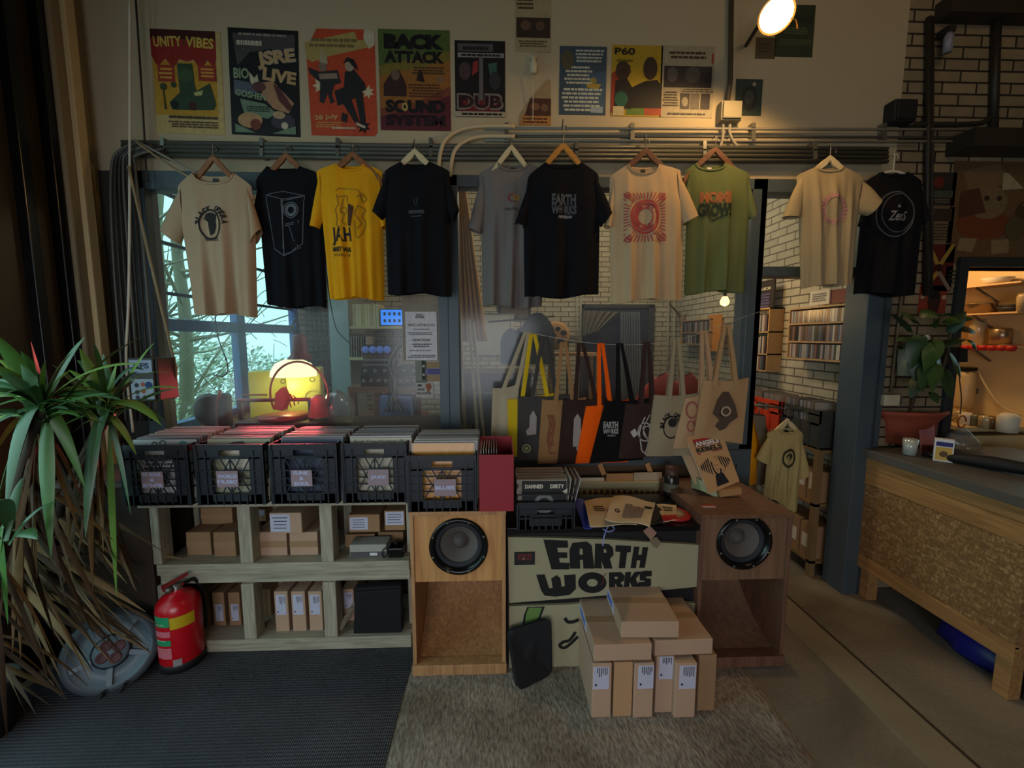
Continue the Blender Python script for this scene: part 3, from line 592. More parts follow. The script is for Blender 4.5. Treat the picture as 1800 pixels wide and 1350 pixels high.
# ================================================================== T-shirts on hangers
def cloth(name, col, rough=.95): return mat(name, col, rough, var=.07, scale=5, bump=.15, bscale=60, spec=.1)
def hanger(label, cx, cy, m, Y, wing=(34, 26), hook=(0, 262), hm=None, wire=False):
    """cx, cy: apex of the wooden bow; wing: half width and drop in photo pixels"""
    p = at(cx, cy, Y); s = (at(cx+10, cy, Y).x-p.x)/10
    t = thing('clothes_hanger', label, 'hanger', p, rnd.uniform(-.03, .03)); W, D = wing[0]*s, wing[1]*s
    if wire:
        MB(m).tube(bez([(-W,0,-D),(-W*.4,0,-D*.35),(0,0,-.005),(W*.4,0,-D*.35),(W,0,-D)],6), .007).build('bow', t)
    else:
        up = [(-W*1.7,-D*1.75),(-W,-D*.86),(-W*.5,-D*.3),(-W*.22,-.003),(0,.012),(W*.22,-.003),(W*.5,-D*.3),(W,-D*.86),(W*1.7,-D*1.75)]
        lo = [(x, z-(.030 if abs(x) < .01 else .042 if abs(x) < W*.6 else .040)) for x, z in up]
        MB(m).prism(up+lo[::-1], -.008, .008).build('bow', t, bevel=.003)
    top = at(cx+hook[0], hook[1], WY-.07)-p
    r_ = .016; pts = [(0,0,.0),(0,0,max(.02, top.z-.03)),(-.002,.01,top.z-.012)] + [(top.x+r_*math.cos(a_), top.y, top.z+r_*math.sin(a_)) for a_ in (math.pi, 2.4, 1.6, .8, 0, -.7)]
    MB(hm or METAL).tube(bez(pts, 4), .0028, 6).build('hook', t)
    return t
def shirt(label, m, Y, nk, shL, shR, slL, slR, armL, armR, hemL, hemR, art=None, tagm=BLACK, dip=16, folds=3, amp=.016, seed=1, thick=.045, sub=None, collar=None, name='t_shirt'):
    """nk: (left, right, y) neck edges; sh: shoulder points; sl: (outer cuff, inner cuff); arm: armpits; hem corners - photo pixels on the plane Y"""
    q = random.Random(seed)
    A = lambda p: at(p[0], p[1], Y)
    org = A(((hemL[0]+hemR[0])/2, (shL[1]+hemL[1])/2)); org.y = Y
    G = lambda p: A(p)-org
    nl, nr = G((nk[0], nk[2])), G((nk[1], nk[2])); sL, sR, aL, aR, hL, hR = map(G, (shL, shR, armL, armR, hemL, hemR))
    dp = (A((nk[0], nk[2])).z-A((nk[0], nk[2]+dip)).z)
    t = thing(name, label, 'T-shirt' if name == 't_shirt' else 'shirt', org)
    ph = q.uniform(0, 6); ph2 = q.uniform(0, 6)
    def edge(s, a, h, v):                          # side seam: shoulder - armpit - hem
        k = .28
        if v < k: u = v/k; x = s.x+(a.x-s.x)*u
        else: u = (v-k)/(1-k); x = a.x+(h.x-a.x)*(u**.85)
        return x
    def top(u, back):
        x = u
        un0, un1 = (nl.x-sL.x)/(sR.x-sL.x)*2-1, (nr.x-sL.x)/(sR.x-sL.x)*2-1
        if x <= un0: f = (x+1)/(un0+1); return sL.z+(nl.z-sL.z)*(f**.8)
        if x >= un1: f = (1-x)/(1-un1); return sR.z+(nr.z-sR.z)*(f**.8)
        c = (x-(un0+un1)/2)/((un1-un0)/2); d = dp*(.32 if back else 1)
        return nl.z+(nr.z-nl.z)*(c+1)/2 - d*math.sqrt(max(0, 1-c*c))
    def P(u, v, back):
        xl, xr = edge(sL, aL, hL, v), edge(sR, aR, hR, v); x = xl+(xr-xl)*(u+1)/2
        zt = top(u, back); zh = hL.z+(hR.z-hL.z)*(u+1)/2 + .008*math.sin(u*4+ph)
        z = zt+(zh-zt)*v
        e = math.sqrt(max(0, 1-u*u)); th = (.012+(thick-.012)*min(1, v*4))*e
        g = amp*(v**1.1)*(math.cos(folds*math.pi*u+ph+.6*v)+.5*math.cos(folds*1.9*math.pi*u+ph2)) + .004*math.sin(6*u+9*v+ph)*min(1,v*5)
        y = (th + g*.5*e if back else -th+g*e)
        return Vector((x, y, z))
    nu, nv = 44, 26; b = MB(m)
    for back in (False, True):
        vs = [P(-1+2*i/nu, j/nv, back) for j in range(nv+1) for i in range(nu+1)]
        fs = [(j*(nu+1)+i, j*(nu+1)+i+1, (j+1)*(nu+1)+i+1, (j+1)*(nu+1)+i) for j in range(nv) for i in range(nu)]
        b.add(vs, fs if not back else [f[::-1] for f in fs], True)
    for s, a, (co, ci) in ((sL, aL, slL), (sR, aR, slR)):
        co, ci = G(co), G(ci); nr_, n = 9, 20; vs = []
        inn = (1 if s.x < 0 else -1)*.02
        for j in range(nr_+1):
            f = j/nr_; T = Vector((s.x+inn,0,s.z-.006)).lerp(co, f); T.z += .012*math.sin(f*math.pi); B = Vector((a.x+inn,0,a.z)).lerp(ci, f); c = (T+B)/2; h = (T-B)/2; th = .016+.022*f
            for k in range(n):
                an = 2*math.pi*k/n; w_ = 1+.10*math.sin(3*an+ph)*f
                vs.append(c + h*math.cos(an) + Vector((0, th*math.sin(an)*w_-.004, 0)))
        b.add(vs, [(j*n+k, j*n+(k+1) % n, (j+1)*n+(k+1) % n, (j+1)*n+k) for j in range(nr_) for k in range(n)], True)
    b.build('cloth_body', t)
    un0, un1 = (nl.x-sL.x)/(sR.x-sL.x)*2-1, (nr.x-sL.x)/(sR.x-sL.x)*2-1
    pts = [P(un0+(un1-un0)*k/16, 0, False)+Vector((0,-.003,-.004)) for k in range(17)]
    pts += [P(un1+(un0-un1)*k/10, 0, True)+Vector((0,.003,0)) for k in range(0, 11)]
    MB(collar or m).tube(pts+[pts[0]], .0065, 6, flat=.5).build('collar', t)
    if tagm:
        c = P((un0+un1)/2, 0.0, True); MB(tagm).box(c.x-.013, c.y-.006, c.z-.045, c.x+.013, c.y-.003, c.z-.006).build('neck_tag', t)
    if art:
        def proj(p):                                # wrap flat artwork on the front cloth
            v = .3
            for _ in range(6):
                xl, xr = edge(sL, aL, hL, v), edge(sR, aR, hR, v); u = max(-.98, min(.98, 2*(p.x-xl)/(xr-xl)-1))
                zt = top(u, False); zh = hL.z+(hR.z-hL.z)*(u+1)/2; v = max(.001, min(.999, (p.z-zt)/(zh-zt)))
            y = P(u, v, False).y
            return (p.x, y-.003+p.y, p.z)
        pr = MB(fn=proj); art(pr, lambda x, y: (lambda r: (r.x, r.z))(A((x, y))-org), (A((nk[0]+10, nk[2]+60)).x-A((nk[0], nk[2]+60)).x)/10)
        if pr.v: pr.build('print', t)
    return t
def pline(b, G, pts, w=1.3):
    s = .0032*w/2
    for p, q_ in zip(pts, pts[1:]):
        a = Vector((G(*p)[0], 0, G(*p)[1])); c = Vector((G(*q_)[0], 0, G(*q_)[1])); d = (c-a)
        if d.length < 1e-5: continue
        n_ = max(1, int(d.length/.03)); d.normalize(); o_ = Vector((-d.z, 0, d.x))*s
        for k in range(n_):
            e, f = a.lerp(c, k/n_), a.lerp(c, (k+1)/n_); b.add([e-o_, f-o_, f+o_, e+o_], [(0,1,2,3)])
def circ(cx, cy, rx, ry, n=24, a0=0, a1=2*math.pi): return [(cx+rx*math.cos(a0+(a1-a0)*k/n), cy+ry*math.sin(a0+(a1-a0)*k/n)) for k in range(n+1)]
def ring(b, G, cx, cy, r, r0, s, y=0, sz=1.0, n=32): x, z = G(cx, cy); b.disc(x, z, y, r*s, n, r0*s, sz)
def arct(b, G, s, txt, cx, cy, r, a0, a1, size, flip=False, sy=1.0):
    n = len(txt)
    for k, ch in enumerate(txt):
        if ch == ' ': continue
        a = a0+(a1-a0)*(k+.5)/n; x, z = G(cx+r*math.cos(a), cy-r*sy*math.sin(a))
        b.text(ch, x, z, 0, size*s*.8, size*s, .05, 0, a-math.pi/2+(math.pi if flip else 0))
CT_CREAM = cloth('cream cotton', (164,140,112)); CT_BLACK = cloth('black cotton', (22,22,25)); CT_YEL = cloth('yellow cotton', (214,150,24)); CT_GREY = cloth('grey cotton', (112,106,102))
CT_SAND = cloth('sand cotton', (188,160,122)); CT_OLV = cloth('olive cotton', (98,106,66)); CT_ECRU = cloth('ecru cotton', (160,142,108))
PK = mat('shirt black print', (26,22,22), .8); PW = mat('shirt white print', (128,128,130), .8); PR = mat('shirt red print', (166,66,60), .8); PWd = mat('shirt faint print', (74,78,82), .8); PPK = mat('shirt pink print', (176,120,120), .8)
def art1(b, G, s):
    b.m(PK); arct(b, G, s, 'BLACK OPERA', 381, 396, 24, R(185), R(-5), 9, sy=1.15)
    ring(b, G, 379, 398, 20, 17.5, s, 0, 1.35); x, z = G(379, 386); b.disc(x, z, 0, 11*s, 16, sz=.8)
    b.add([(G(*p)[0], 0, G(*p)[1]) for p in ((374,392),(388,390),(390,402),(386,414),(380,418),(376,404))], [(0,1,2,3,4,5)])
    pline(b, G, [(366,388),(380,392),(396,376)], 1.5); x, z = G(382, 424); b.text('VINYL', x, z, 0, 26*s, 6*s, .03)
def art2(b, G, s):
    b.m(mat('chalk line', (92,94,98), .8))
    for L_ in ([(473,346),(504,340),(541,348),(538,432),(508,453),(489,440),(473,346),(501,354),(541,348)],[(501,354),(508,453)],[(503,354),(506,440)],[(508,398),(533,392)],[(508,401),(533,395)],[(514,400),(522,424),(532,436)],[(505,356),(538,350)],[(508,450),(536,438)]): pline(b, G, L_, 1.2)
    ring(b, G, 518, 373, 14, 12.5, s); ring(b, G, 518, 373, 11, 6, s)
def art3(b, G, s):
    b.m(PK); x, z = G(606, 419); b.text('JAH', x, z, 0, 34*s, 32*s, .03, -.1); x, z = G(606, 441); b.text('MARY WAL', x, z, 0, 34*s, 9*s, .04); x, z = G(606, 451); b.text('SOUND W', x, z, 0, 28*s, 5*s)
    b.m(mat('dark brown print',(70,40,14),.8)).add([(G(*p)[0], 0, G(*p)[1]) for p in ((617,362),(627,368),(622,402),(616,400))], [(0,1,2,3)])
    b.m(mat('mustard line',(140,104,20),.8))
    for L_ in ([(594,340),(600,334),(632,338),(638,344),(640,358)],[(596,346),(600,362),(594,372),(598,388),(596,400),(604,402)],[(608,352),(604,374),(610,380),(606,394),(613,399)],[(598,350),(614,348),(616,360)],[(632,352),(636,346),(642,360),(648,354),(640,344)],[(628,392),(630,418),(634,422),(642,412),(646,396),(640,384),(646,372),(634,366),(628,380),(640,396),(632,406)]): pline(b, G, L_, 1.6)
    ring(b, G, 609, 374, 6, 4.5, s)
def art4(b, G, s):
    b.m(PWd); x, z = G(735, 377); b.text('EARTHWORKS', x, z, 0, 27*s, 6*s, .05); x, z = G(735, 384); b.text('amsterdam', x, z, 0, 20*s, 2.5*s, .03); pline(b, G, [(731,352),(731,362),(735,364),(737,352)], .8)
def art5(b, G, s):
    x, z = G(903, 352); b.m(mat('faded red',(120,60,60),.8)).disc(x-.01, z, 0, 8*s, 16); b.m(mat('faded yellow',(140,120,60),.8)).disc(x+.012, z, -.0006, 6*s, 16); b.m(PK); x, z = G(900, 372); b.text('MUSIC', x, z, 0, 26*s, 5*s)
def earthart(cx, cy, k, mm):
    def f(b, G, s):
        b.m(mm); x, z = G(cx, cy-10*k); b.text('EARTH', x, z, 0, 42*s*k, 19*s*k, .05); x, z = G(cx, cy+8*k); b.text('W   RKS', x, z, 0, 44*s*k, 15*s*k, .05)
        x, z = G(cx-6*k, cy+7*k); b.disc(x, z, 0, 6*s*k, 16, 5*s*k); b.disc(x, z, 0, 3*s*k, 10); b.m(PW); x, z = G(cx+2*k, cy+20*k); b.text('AMSTERDAM', x, z, 0, 24*s*k, 5*s*k, .06)
    return f
def art7(b, G, s):
    b.m(PR); cx, cy = 1129, 385; c_ = (cx, cy)
    for r1, r0 in ((42,33),(26,22),(21,11.5)): 
        if r1 < 40: ring(b, G, cx, cy, r1, r0, s, -.0003, 1.12)
    for k in range(44):
        a = 2*math.pi*k/44; m0 = 29; ax, ay = abs(math.cos(a)), abs(math.sin(a)); m1 = min(36/max(ax,.01), 43/max(ay,.01))
        if m1 > m0+1: pline(b, G, [(cx+m0*math.cos(a), cy+m0*math.sin(a)*1.1), (cx+m1*math.cos(a), cy+m1*math.sin(a))], 2.0)
    for x0, y0 in ((1100,348),(1100,424),(1160,350),(1160,420)): ring(b, G, x0, y0, 6, 4, s, -.0006); ring(b, G, x0, y0, 2.5, .5, s, -.0006)
    b.m(CT_SAND); arct(b, G, s, 'SOUNDS', cx, cy, 17, R(150), R(30), 6); arct(b, G, s, 'UNITED', cx, cy, 17, R(210), R(330), 6, True)
def art8(b, G, s):
    b.m(mat('tan print',(150,90,52),.8)); x, z = G(1251, 351); b.text('MOMI', x, z, 0, 52*s, 20*s, .06); b.m(mat('dark olive print',(30,42,28),.8)); x, z = G(1250, 373); b.text('GROW!', x, z, 0, 56*s, 22*s, .05)
    pline(b, G, [(1226,382),(1240,386),(1248,391),(1256,386),(1274,380)], 2.4)
def art9(b, G, s):
    b.m(PPK); cx, cy = 1456, 371
    for k in range(22):
        a = 2*math.pi*k/22; pline(b, G, [(cx+17*math.cos(a), cy+20*math.sin(a)), (cx+24*math.cos(a), cy+28*math.sin(a))], 3.2)
    ring(b, G, cx, cy, 18, 16, s, -.0003, 1.18)
def art10(b, G, s):
    b.m(PWd); cx, cy = 1563, 380
    ring(b, G, cx, cy, 33, 31, s, 0, 1.15, 40); ring(b, G, cx+4, cy-2, 28, 26.6, s, 0, 1.15, 40); b.m(PW); x, z = G(1566, 383); b.text('ZenS', x, z, 0, 34*s, 16*s, .02, .3); x, z = G(1566, 367); b.poly([(x-.01,0,z-.006),(x+.012,0,z-.006),(x,0,z+.012)])
WB = wood_mat('brown hanger wood', (112,66,30), (140,88,42), 'X', 4); WP = mat('white hanger', (196,180,140), .5); WO = wood_mat('orange hanger wood', (176,116,40), (200,138,54), 'X', 4); WD = wood_mat('dark hanger wood', (84,48,30), (112,66,40), 'X', 4)
SY = 2.46
hanger('brown wooden hanger of the cream shirt with a round head print at far left', 375, 277, WB, SY+.01, (30,32), (0,263))
hanger('brown hanger of the black shirt with a loudspeaker drawing', 503, 272, WB, SY+.06, (28,26), (2,262))
hanger('brown hanger of the yellow shirt', 620, 270, WB, SY+.02, (30,24), (2,262))
hanger('white hanger of the plain black shirt with a small chest logo', 729, 265, WP, SY, (27,24), (0,258))
hanger('white hanger of the grey shirt', 899, 258, WP, SY+.04, (22,25), (0,252))
hanger('orange wooden hanger with a long wire hook', 990, 255, WO, SY, (30,31), (2,226))
hanger('dark brown hanger of the cream shirt with red square print', 1135, 264, WD, SY, (32,28), (0,250))
hanger('dark brown hanger of the green shirt', 1257, 262, WD, SY+.05, (32,28), (0,245))
hanger('white hanger of the ecru shirt with a pink ring print', 1459, 277, WP, SY, (28,22), (4,266))
hanger('white wire hanger of the black shirt with the white circle logo', 1570, 300, OFF, SY+.05, (22,6), (4,276), OFF, True)
shirt('cream T-shirt with a round dark head print, leftmost on the pipes', CT_CREAM, SY+.0, (340,412,305), (312,330), (442,328), ((284,404),(318,430)), ((460,404),(444,432)), (320,400), (450,400), (342,551), (453,556), art1, BLACK, 18, 3.2, .022, 1)
shirt('black T-shirt with a chalk-line drawing of a loudspeaker cabinet', CT_BLACK, SY+.06, (470,530,294), (450,318), (566,308), ((444,395),(458,410)), ((575,395),(570,410)), (456,385), (569,385), (470,538), (575,541), art2, None, 9, 3, .014, 2)
shirt('yellow T-shirt with dark JAH print', CT_YEL, SY+.025, (592,640,289), (556,302), (672,302), ((546,398),(562,403)), ((684,398),(672,403)), (565,385), (674,385), (580,524), (676,526), art3, None, 11, 3.4, .018, 3)
shirt('plain black T-shirt with a small grey chest logo, between yellow and grey shirts', CT_BLACK, SY-.015, (704,756,286), (676,302), (790,302), ((655,372),(672,388)), ((807,368),(795,392)), (677,374), (793,374), (682,516), (794,519), art4, None, 10, 3, .015, 4)
shirt('grey T-shirt partly hidden by the black shirt under the orange hanger', CT_GREY, SY+.045, (876,928,288), (842,306), (966,306), ((823,402),(846,412)), ((980,398),(968,408)), (846,392), (966,392), (848,538), (952,541), art5, BLACK, 12, 3.6, .02, 5)
shirt('black T-shirt with faint two-line lettering under the orange hanger', CT_BLACK, SY-.015, (958,1022,287), (928,312), (1052,308), ((905,394),(922,400)), ((1076,374),(1056,400)), (920,385), (1054,385), (922,524), (1052,519), earthart(989, 365, 1, PWd), None, 8, 2.6, .016, 6)
shirt('cream T-shirt with a square red ring print', CT_SAND, SY-.01, (1104,1158,290), (1072,312), (1196,300), ((1062,398),(1072,402)), ((1226,380),(1200,394)), (1070,385), (1200,385), (1074,532), (1198,525), art7, BLACK, 16, 3.3, .022, 7)
shirt('green T-shirt with tan and dark GROW lettering', CT_OLV, SY+.05, (1222,1274,288), (1204,302), (1318,308), ((1194,380),(1206,396)), ((1328,376),(1314,388)), (1206,380), (1316,380), (1202,516), (1308,512), art8, WHITE, 12, 3, .018, 8)
shirt('ecru T-shirt with a faded pink ring print near the blue door post', CT_ECRU, SY-.01, (1434,1480,294), (1400,310), (1520,316), ((1375,382),(1402,384)), ((1546,352),(1523,380)), (1402,376), (1508,376), (1408,506), (1495,500), art9, WHITE, 8, 3.8, .024, 9)
shirt('black T-shirt with a white double-ring logo, rightmost on the wall', CT_BLACK, SY+.05, (1548,1594,304), (1524,318), (1620,320), ((1512,392),(1524,400)), ((1628,388),(1620,394)), (1514,384), (1621,384), (1500,516), (1606,521), art10, None, 5, 2.5, .012, 10)

# ================================================================== tote bags on the line
BYB = 2.44
tubes('washing_line', 'thin clear line on which the tote bags hang', 'line', mat('clear line',(140,140,136),.3), [(905,580,BYB+.06),(1047,604,BYB),(1180,600,BYB),(1300,560,BYB+.02),(1345,545,WY-.05)], .0016, 6)
def bag(label, m, P, hang, Y, art=None, hw=.026, seed=1, lean=.0, hs=(.3,.72), drape=0):
    """P: tl tr br bl of the panel in photo pixels; hang: pixel where the straps meet the line"""
    q = random.Random(seed); A = lambda p: at(p[0], p[1], Y); tl, tr, br, bl = map(A, P); org = (tl+tr+br+bl)/4
    tl, tr, br, bl = [p-org for p in (tl, tr, br, bl)]; t = thing('tote_bag', label, 'bag', org, 0, None); ph = q.uniform(0, 6)
    def S(u, v, back):
        p = tl.lerp(tr, u).lerp(bl.lerp(br, u), v); p.z -= .010*math.sin(math.pi*u)*(1-v)
        e = min(1, 6*min(u, 1-u))*min(1, 5*(1-v)); f = .006+.004*e
        p.y += (f if back else -f) + .006*math.sin(5*u+2*v+ph)*e*(.3+v) + .003*math.sin(11*u+ph) + lean*u
        return p
    nu, nv = 14, 14; b = MB(m)
    for back in (False, True):
        vs = [S(i/nu, j/nv, back) for j in range(nv+1) for i in range(nu+1)]
        b.add(vs, [(j*(nu+1)+i, j*(nu+1)+i+1, (j+1)*(nu+1)+i+1, (j+1)*(nu+1)+i) for j in range(nv) for i in range(nu)], True)
    for s_ in (0, 1):
        vs = [S(s_, j/nv, bk) for j in range(nv+1) for bk in (False, True)]; b.add(vs, [(2*j, 2*j+1, 2*j+3, 2*j+2) for j in range(nv)], True)
    vs = [S(i/nu, 1, bk) for i in range(nu+1) for bk in (False, True)]; b.add(vs, [(2*i, 2*i+1, 2*i+3, 2*i+2) for i in range(nu)], True)
    b.build('panel', t)
    H = A(hang)-org; H.z += .003
    for bk, dy in ((False, -.009), (True, .009)):
        for w_, u in enumerate(hs):
            e = S(u, 0, bk); e.z -= .03; e.y += dy*.4; pts = bez([e, (e+H)/2+Vector(((.006 if w_ else -.006)+(.006 if bk else 0), dy, 0)), H+Vector((.010*(1 if w_ else -1)+(.006 if bk else 0), dy, 0))], 5)
            vs = []
            for i, p in enumerate(pts):
                ww = hw*(1-.35*i/len(pts))/2; vs += [p+Vector((-ww, -.001, 0)), p+Vector((ww, -.001, 0)), p+Vector((ww, .001, 0)), p+Vector((-ww, .001, 0))]
            n_ = len(pts); fs = [(4*i+k, 4*i+(k+1) % 4, 4*i+4+(k+1) % 4, 4*i+4+k) for i in range(n_-1) for k in range(4)]
            MB(m).add(vs, fs+[(0,1,2,3)]).build('strap', t)
    if art:
        pr = MB(fn=lambda p: (p.x, p.y-.0105-.008+lean*.4, p.z)); art(pr, lambda x, y: (lambda r: (r.x, r.z))(A((x, y))-org), (A((P[0][0]+10, P[0][1])).x-A(P[0]).x)/10)
        if pr.v: pr.build('print', t)
    return t
BG = lambda n, c: cloth('tote '+n, c)
def b_cas(b, G, s):
    b.m(mat('stone print',(150,140,136),.8)).poly([(G(*p)[0],0,G(*p)[1]) for p in ((931,730),(937,720),(943,732),(942,762),(926,764),(924,756),(930,750))]); b.m(mat('globe print',(150,150,110),.8)); x, z = G(925, 787); b.disc(x, z, 0, 8*s, 16, 5.5*s); b.disc(x, z, 0, 3.5*s, 12)
def b_red(b, G, s):
    b.m(mat('dull red print',(110,44,36),.8))
    for k in range(4): pline(b, G, [(962+3*k,728),(966+3*k,745),(961+3*k,770),(966+3*k,797)], 1.4)
def b_tow(b, G, s): b.m(mat('stone print',(150,140,136),.8)).poly([(G(*p)[0],0,G(*p)[1]) for p in ((1008,735),(1014,726),(1020,735),(1020,790),(1006,792),(1006,770))])
def b_wht(b, G, s):
    b.m(mat('bag white line',(176,170,164),.8))
    pline(b, G, circ(1132,758,12,16), 2); pline(b, G, circ(1136,758,7,10), 1.6); pline(b, G, [(1132,732),(1126,744),(1122,760),(1126,790),(1134,798)], 2); pline(b, G, [(1140,728),(1128,752),(1138,776),(1132,796)], 1.5)
    b.poly([(G(*p)[0],0,G(*p)[1]) for p in ((1106,758),(1114,752),(1120,762),(1112,768))])
def b_head(b, G, s):
    b.m(PK); arct(b, G, s, 'BLACK OPERA', 1180, 748, 18, R(190), R(-10), 8, sy=1.15); ring(b, G, 1178, 750, 15, 13, s, 0, 1.35); x, z = G(1180, 742); b.disc(x, z, 0, 8*s, 14)
def b_cat(b, G, s):
    b.m(mat('faded red print',(150,80,70),.8)); pline(b, G, circ(1214,720,10,14), 3); pline(b, G, circ(1212,748,6,9), 2.5); pline(b, G, circ(1222,742,4,6), 2)
def b_mon(b, G, s):
    b.m(mat('brown figure print',(78,58,46),.8)).poly([(G(*p)[0],0,G(*p)[1]) for p in ((1268,688),(1278,688),(1290,712),(1294,732),(1280,742),(1272,752),(1262,756),(1254,748),(1262,738),(1250,726),(1258,702))]); b.m(mat('figure dots',(170,146,116),.8)); x, z = G(1273, 722); b.disc(x, z, -.0006, 9*s, 16, 6*s); pline(b, G, [(1264,714),(1262,728),(1268,732)], 1)
specs = [
 ('pale cream tote bag, leftmost on the line', 'cream',(172,156,130),[(866,682),(912,675),(906,800),(862,797)],(926,584),None,(.35,.9)),
 ('yellow tote bag between the pale cream and charcoal bags','yellow',(206,170,34),[(892,702),(975,690),(965,800),(894,803)],(936,588),None,(.3,.85)),
 ('charcoal tote bag printed with a pale castle and small globe','charcoal',(70,66,64),[(910,696),(1008,692),(1000,810),(909,808)],(956,592),b_cas,(.25,.7)),
 ('tan tote bag with a red lined print','tan',(150,112,74),[(953,702),(1030,698),(1022,812),(945,815)],(990,602),b_red,(.3,.7)),
 ('dark brown tote bag with a pale tower print beside the orange bag','dark brown',(56,40,36),[(990,702),(1072,698),(1062,812),(980,816)],(1020,604),b_tow,(.25,.72)),
 ('bright orange tote bag','orange',(240,92,16),[(1030,714),(1112,700),(1104,812),(1011,814)],(1055,604),None,(.28,.52)),
 ('black tote bag printed with two lines of white lettering','black',(24,22,22),[(1064,704),(1142,700),(1130,808),(1036,814)],(1088,604),earthart(1072, 752, .62, mat('bag white print',(150,150,146),.8)),(.3,.62)),
 ('dark brown tote bag with a tangled white line print','plum brown',(58,42,38),[(1100,710),(1176,700),(1166,802),(1087,806)],(1136,602),b_wht,(.34,.62)),
 ('grey-beige tote bag with a round dark head print','grey beige',(150,134,108),[(1150,694),(1232,690),(1214,800),(1136,802)],(1188,597),b_head,(.3,.62)),
 ('pinkish cream tote bag with a faded red animal print','pink cream',(176,142,108),[(1204,700),(1262,676),(1262,785),(1182,788)],(1236,582),b_cat,(.5,.8)),
 ('large beige tote bag with a brown figure print, rightmost on the line','beige',(172,136,96),[(1236,668),(1316,664),(1304,780),(1219,766)],(1276,572),b_mon,(.22,.7))]
for i, (l, n, c, P, h, ar, hs) in enumerate(specs):
    bag(l, BG(n, c), P, h, BYB+.05-i*.021, ar, seed=i, hs=hs)
# ================================================================== rubber mat and carpet
x_e = atz(720, 1185, 0).x
o = MB(MATS.get('ribbed rubber') or ribbed_mat()).box(-2.3, -1.2, 0, x_e-.004, 2.5, .006).build('rubber_mat'); tag(o, 'dark ribbed rubber mat covering the left part of the floor', 'mat')
CP = carpet_mat(); xr = atz(1320, 1190, 0).x
b = MB(CP); n1, n2 = 60, 110; Y0, Y1 = -1.2, 2.35; q = random.Random(3)
vs = []
for j in range(n2+1):
    for i in range(n1+1):
        x = x_e + (xr-x_e)*i/n1; y = Y0+(Y1-Y0)*j/n2; e = 0 if (i in (0, n1) or j in (0, n2)) else 1
        vs.append((x+(0 if e else q.uniform(-.004,.004)), y, .010*e + (q.uniform(0,.006) if e else .001)))
b.add(vs, [(j*(n1+1)+i, j*(n1+1)+i+1, (j+1)*(n1+1)+i+1, (j+1)*(n1+1)+i) for j in range(n2) for i in range(n1)], True)
tag(b.build('rug'), 'grey-beige pile rug in front of the loudspeakers', 'rug')
# ================================================================== pallet-wood rack
RY = 2.20
X = lambda px, py, Y=RY: at(px, py, Y).x
Z = lambda px, py, Y=RY: at(px, py, Y).z
t = thing('storage_rack', 'low rack of rough grey pallet wood under the record crates', 'rack', ((X(258,940)+X(716,940))/2, RY+.2, 0)); L0 = t.location
rx0, rx1 = X(258,900), X(718,900)+.0; zt = Z(480,876); zt2 = Z(480,888)
def rb(name, x0, y0, z0, x1, y1, z1, m): MB(m).box(x0-L0.x, y0-L0.y, z0, x1-L0.x, y1-L0.y, z1).build(name, t, bevel=.004)
rb('top_board', rx0-.03, RY-.02, zt2, rx1-.004, RY+.40, zt, PALLET)
zm0, zm1, zm2 = Z(480,990), Z(480,1009), Z(480,1027)
rb('shelf_board', rx0+.02, RY, zm1, rx1-.004, RY+.40, zm0, PALLET); rb('shelf_board', rx0+.02, RY+.02, zm2, rx1-.004, RY+.40, zm1-.002, PALLET)
rb('shelf_board', rx0+.04, RY, .006, rx1-.004, RY+.40, .075, PALLET)
for p0, p1 in ((258,275),(412,437),(556,580)): rb('upright', X(p0+6,940), RY+.004, zm0, X(p1+4,940), RY+.09, zt2, PALLETV)
for p0, p1 in ((276,292),(423,447),(566,591)): rb('upright', X(p0+2,1070), RY+.004, .075, X(p1,1070), RY+.09, zm2, PALLETV)
rb('upright', rx1-.035, RY+.10, .075, rx1-.006, RY+.38, zt2, PALLETV)
for p0, p1 in ((262,275),(418,437),(562,580)): rb('upright', X(p0+6,940), RY+.30, .075, X(p1+4,940), RY+.38, zt2, PALLETV)
rb('back_board', rx0+.02, RY+.405, .08, rx1-.01, RY+.42, zt2-.01, mat('rack back board',(70,58,42),.9))
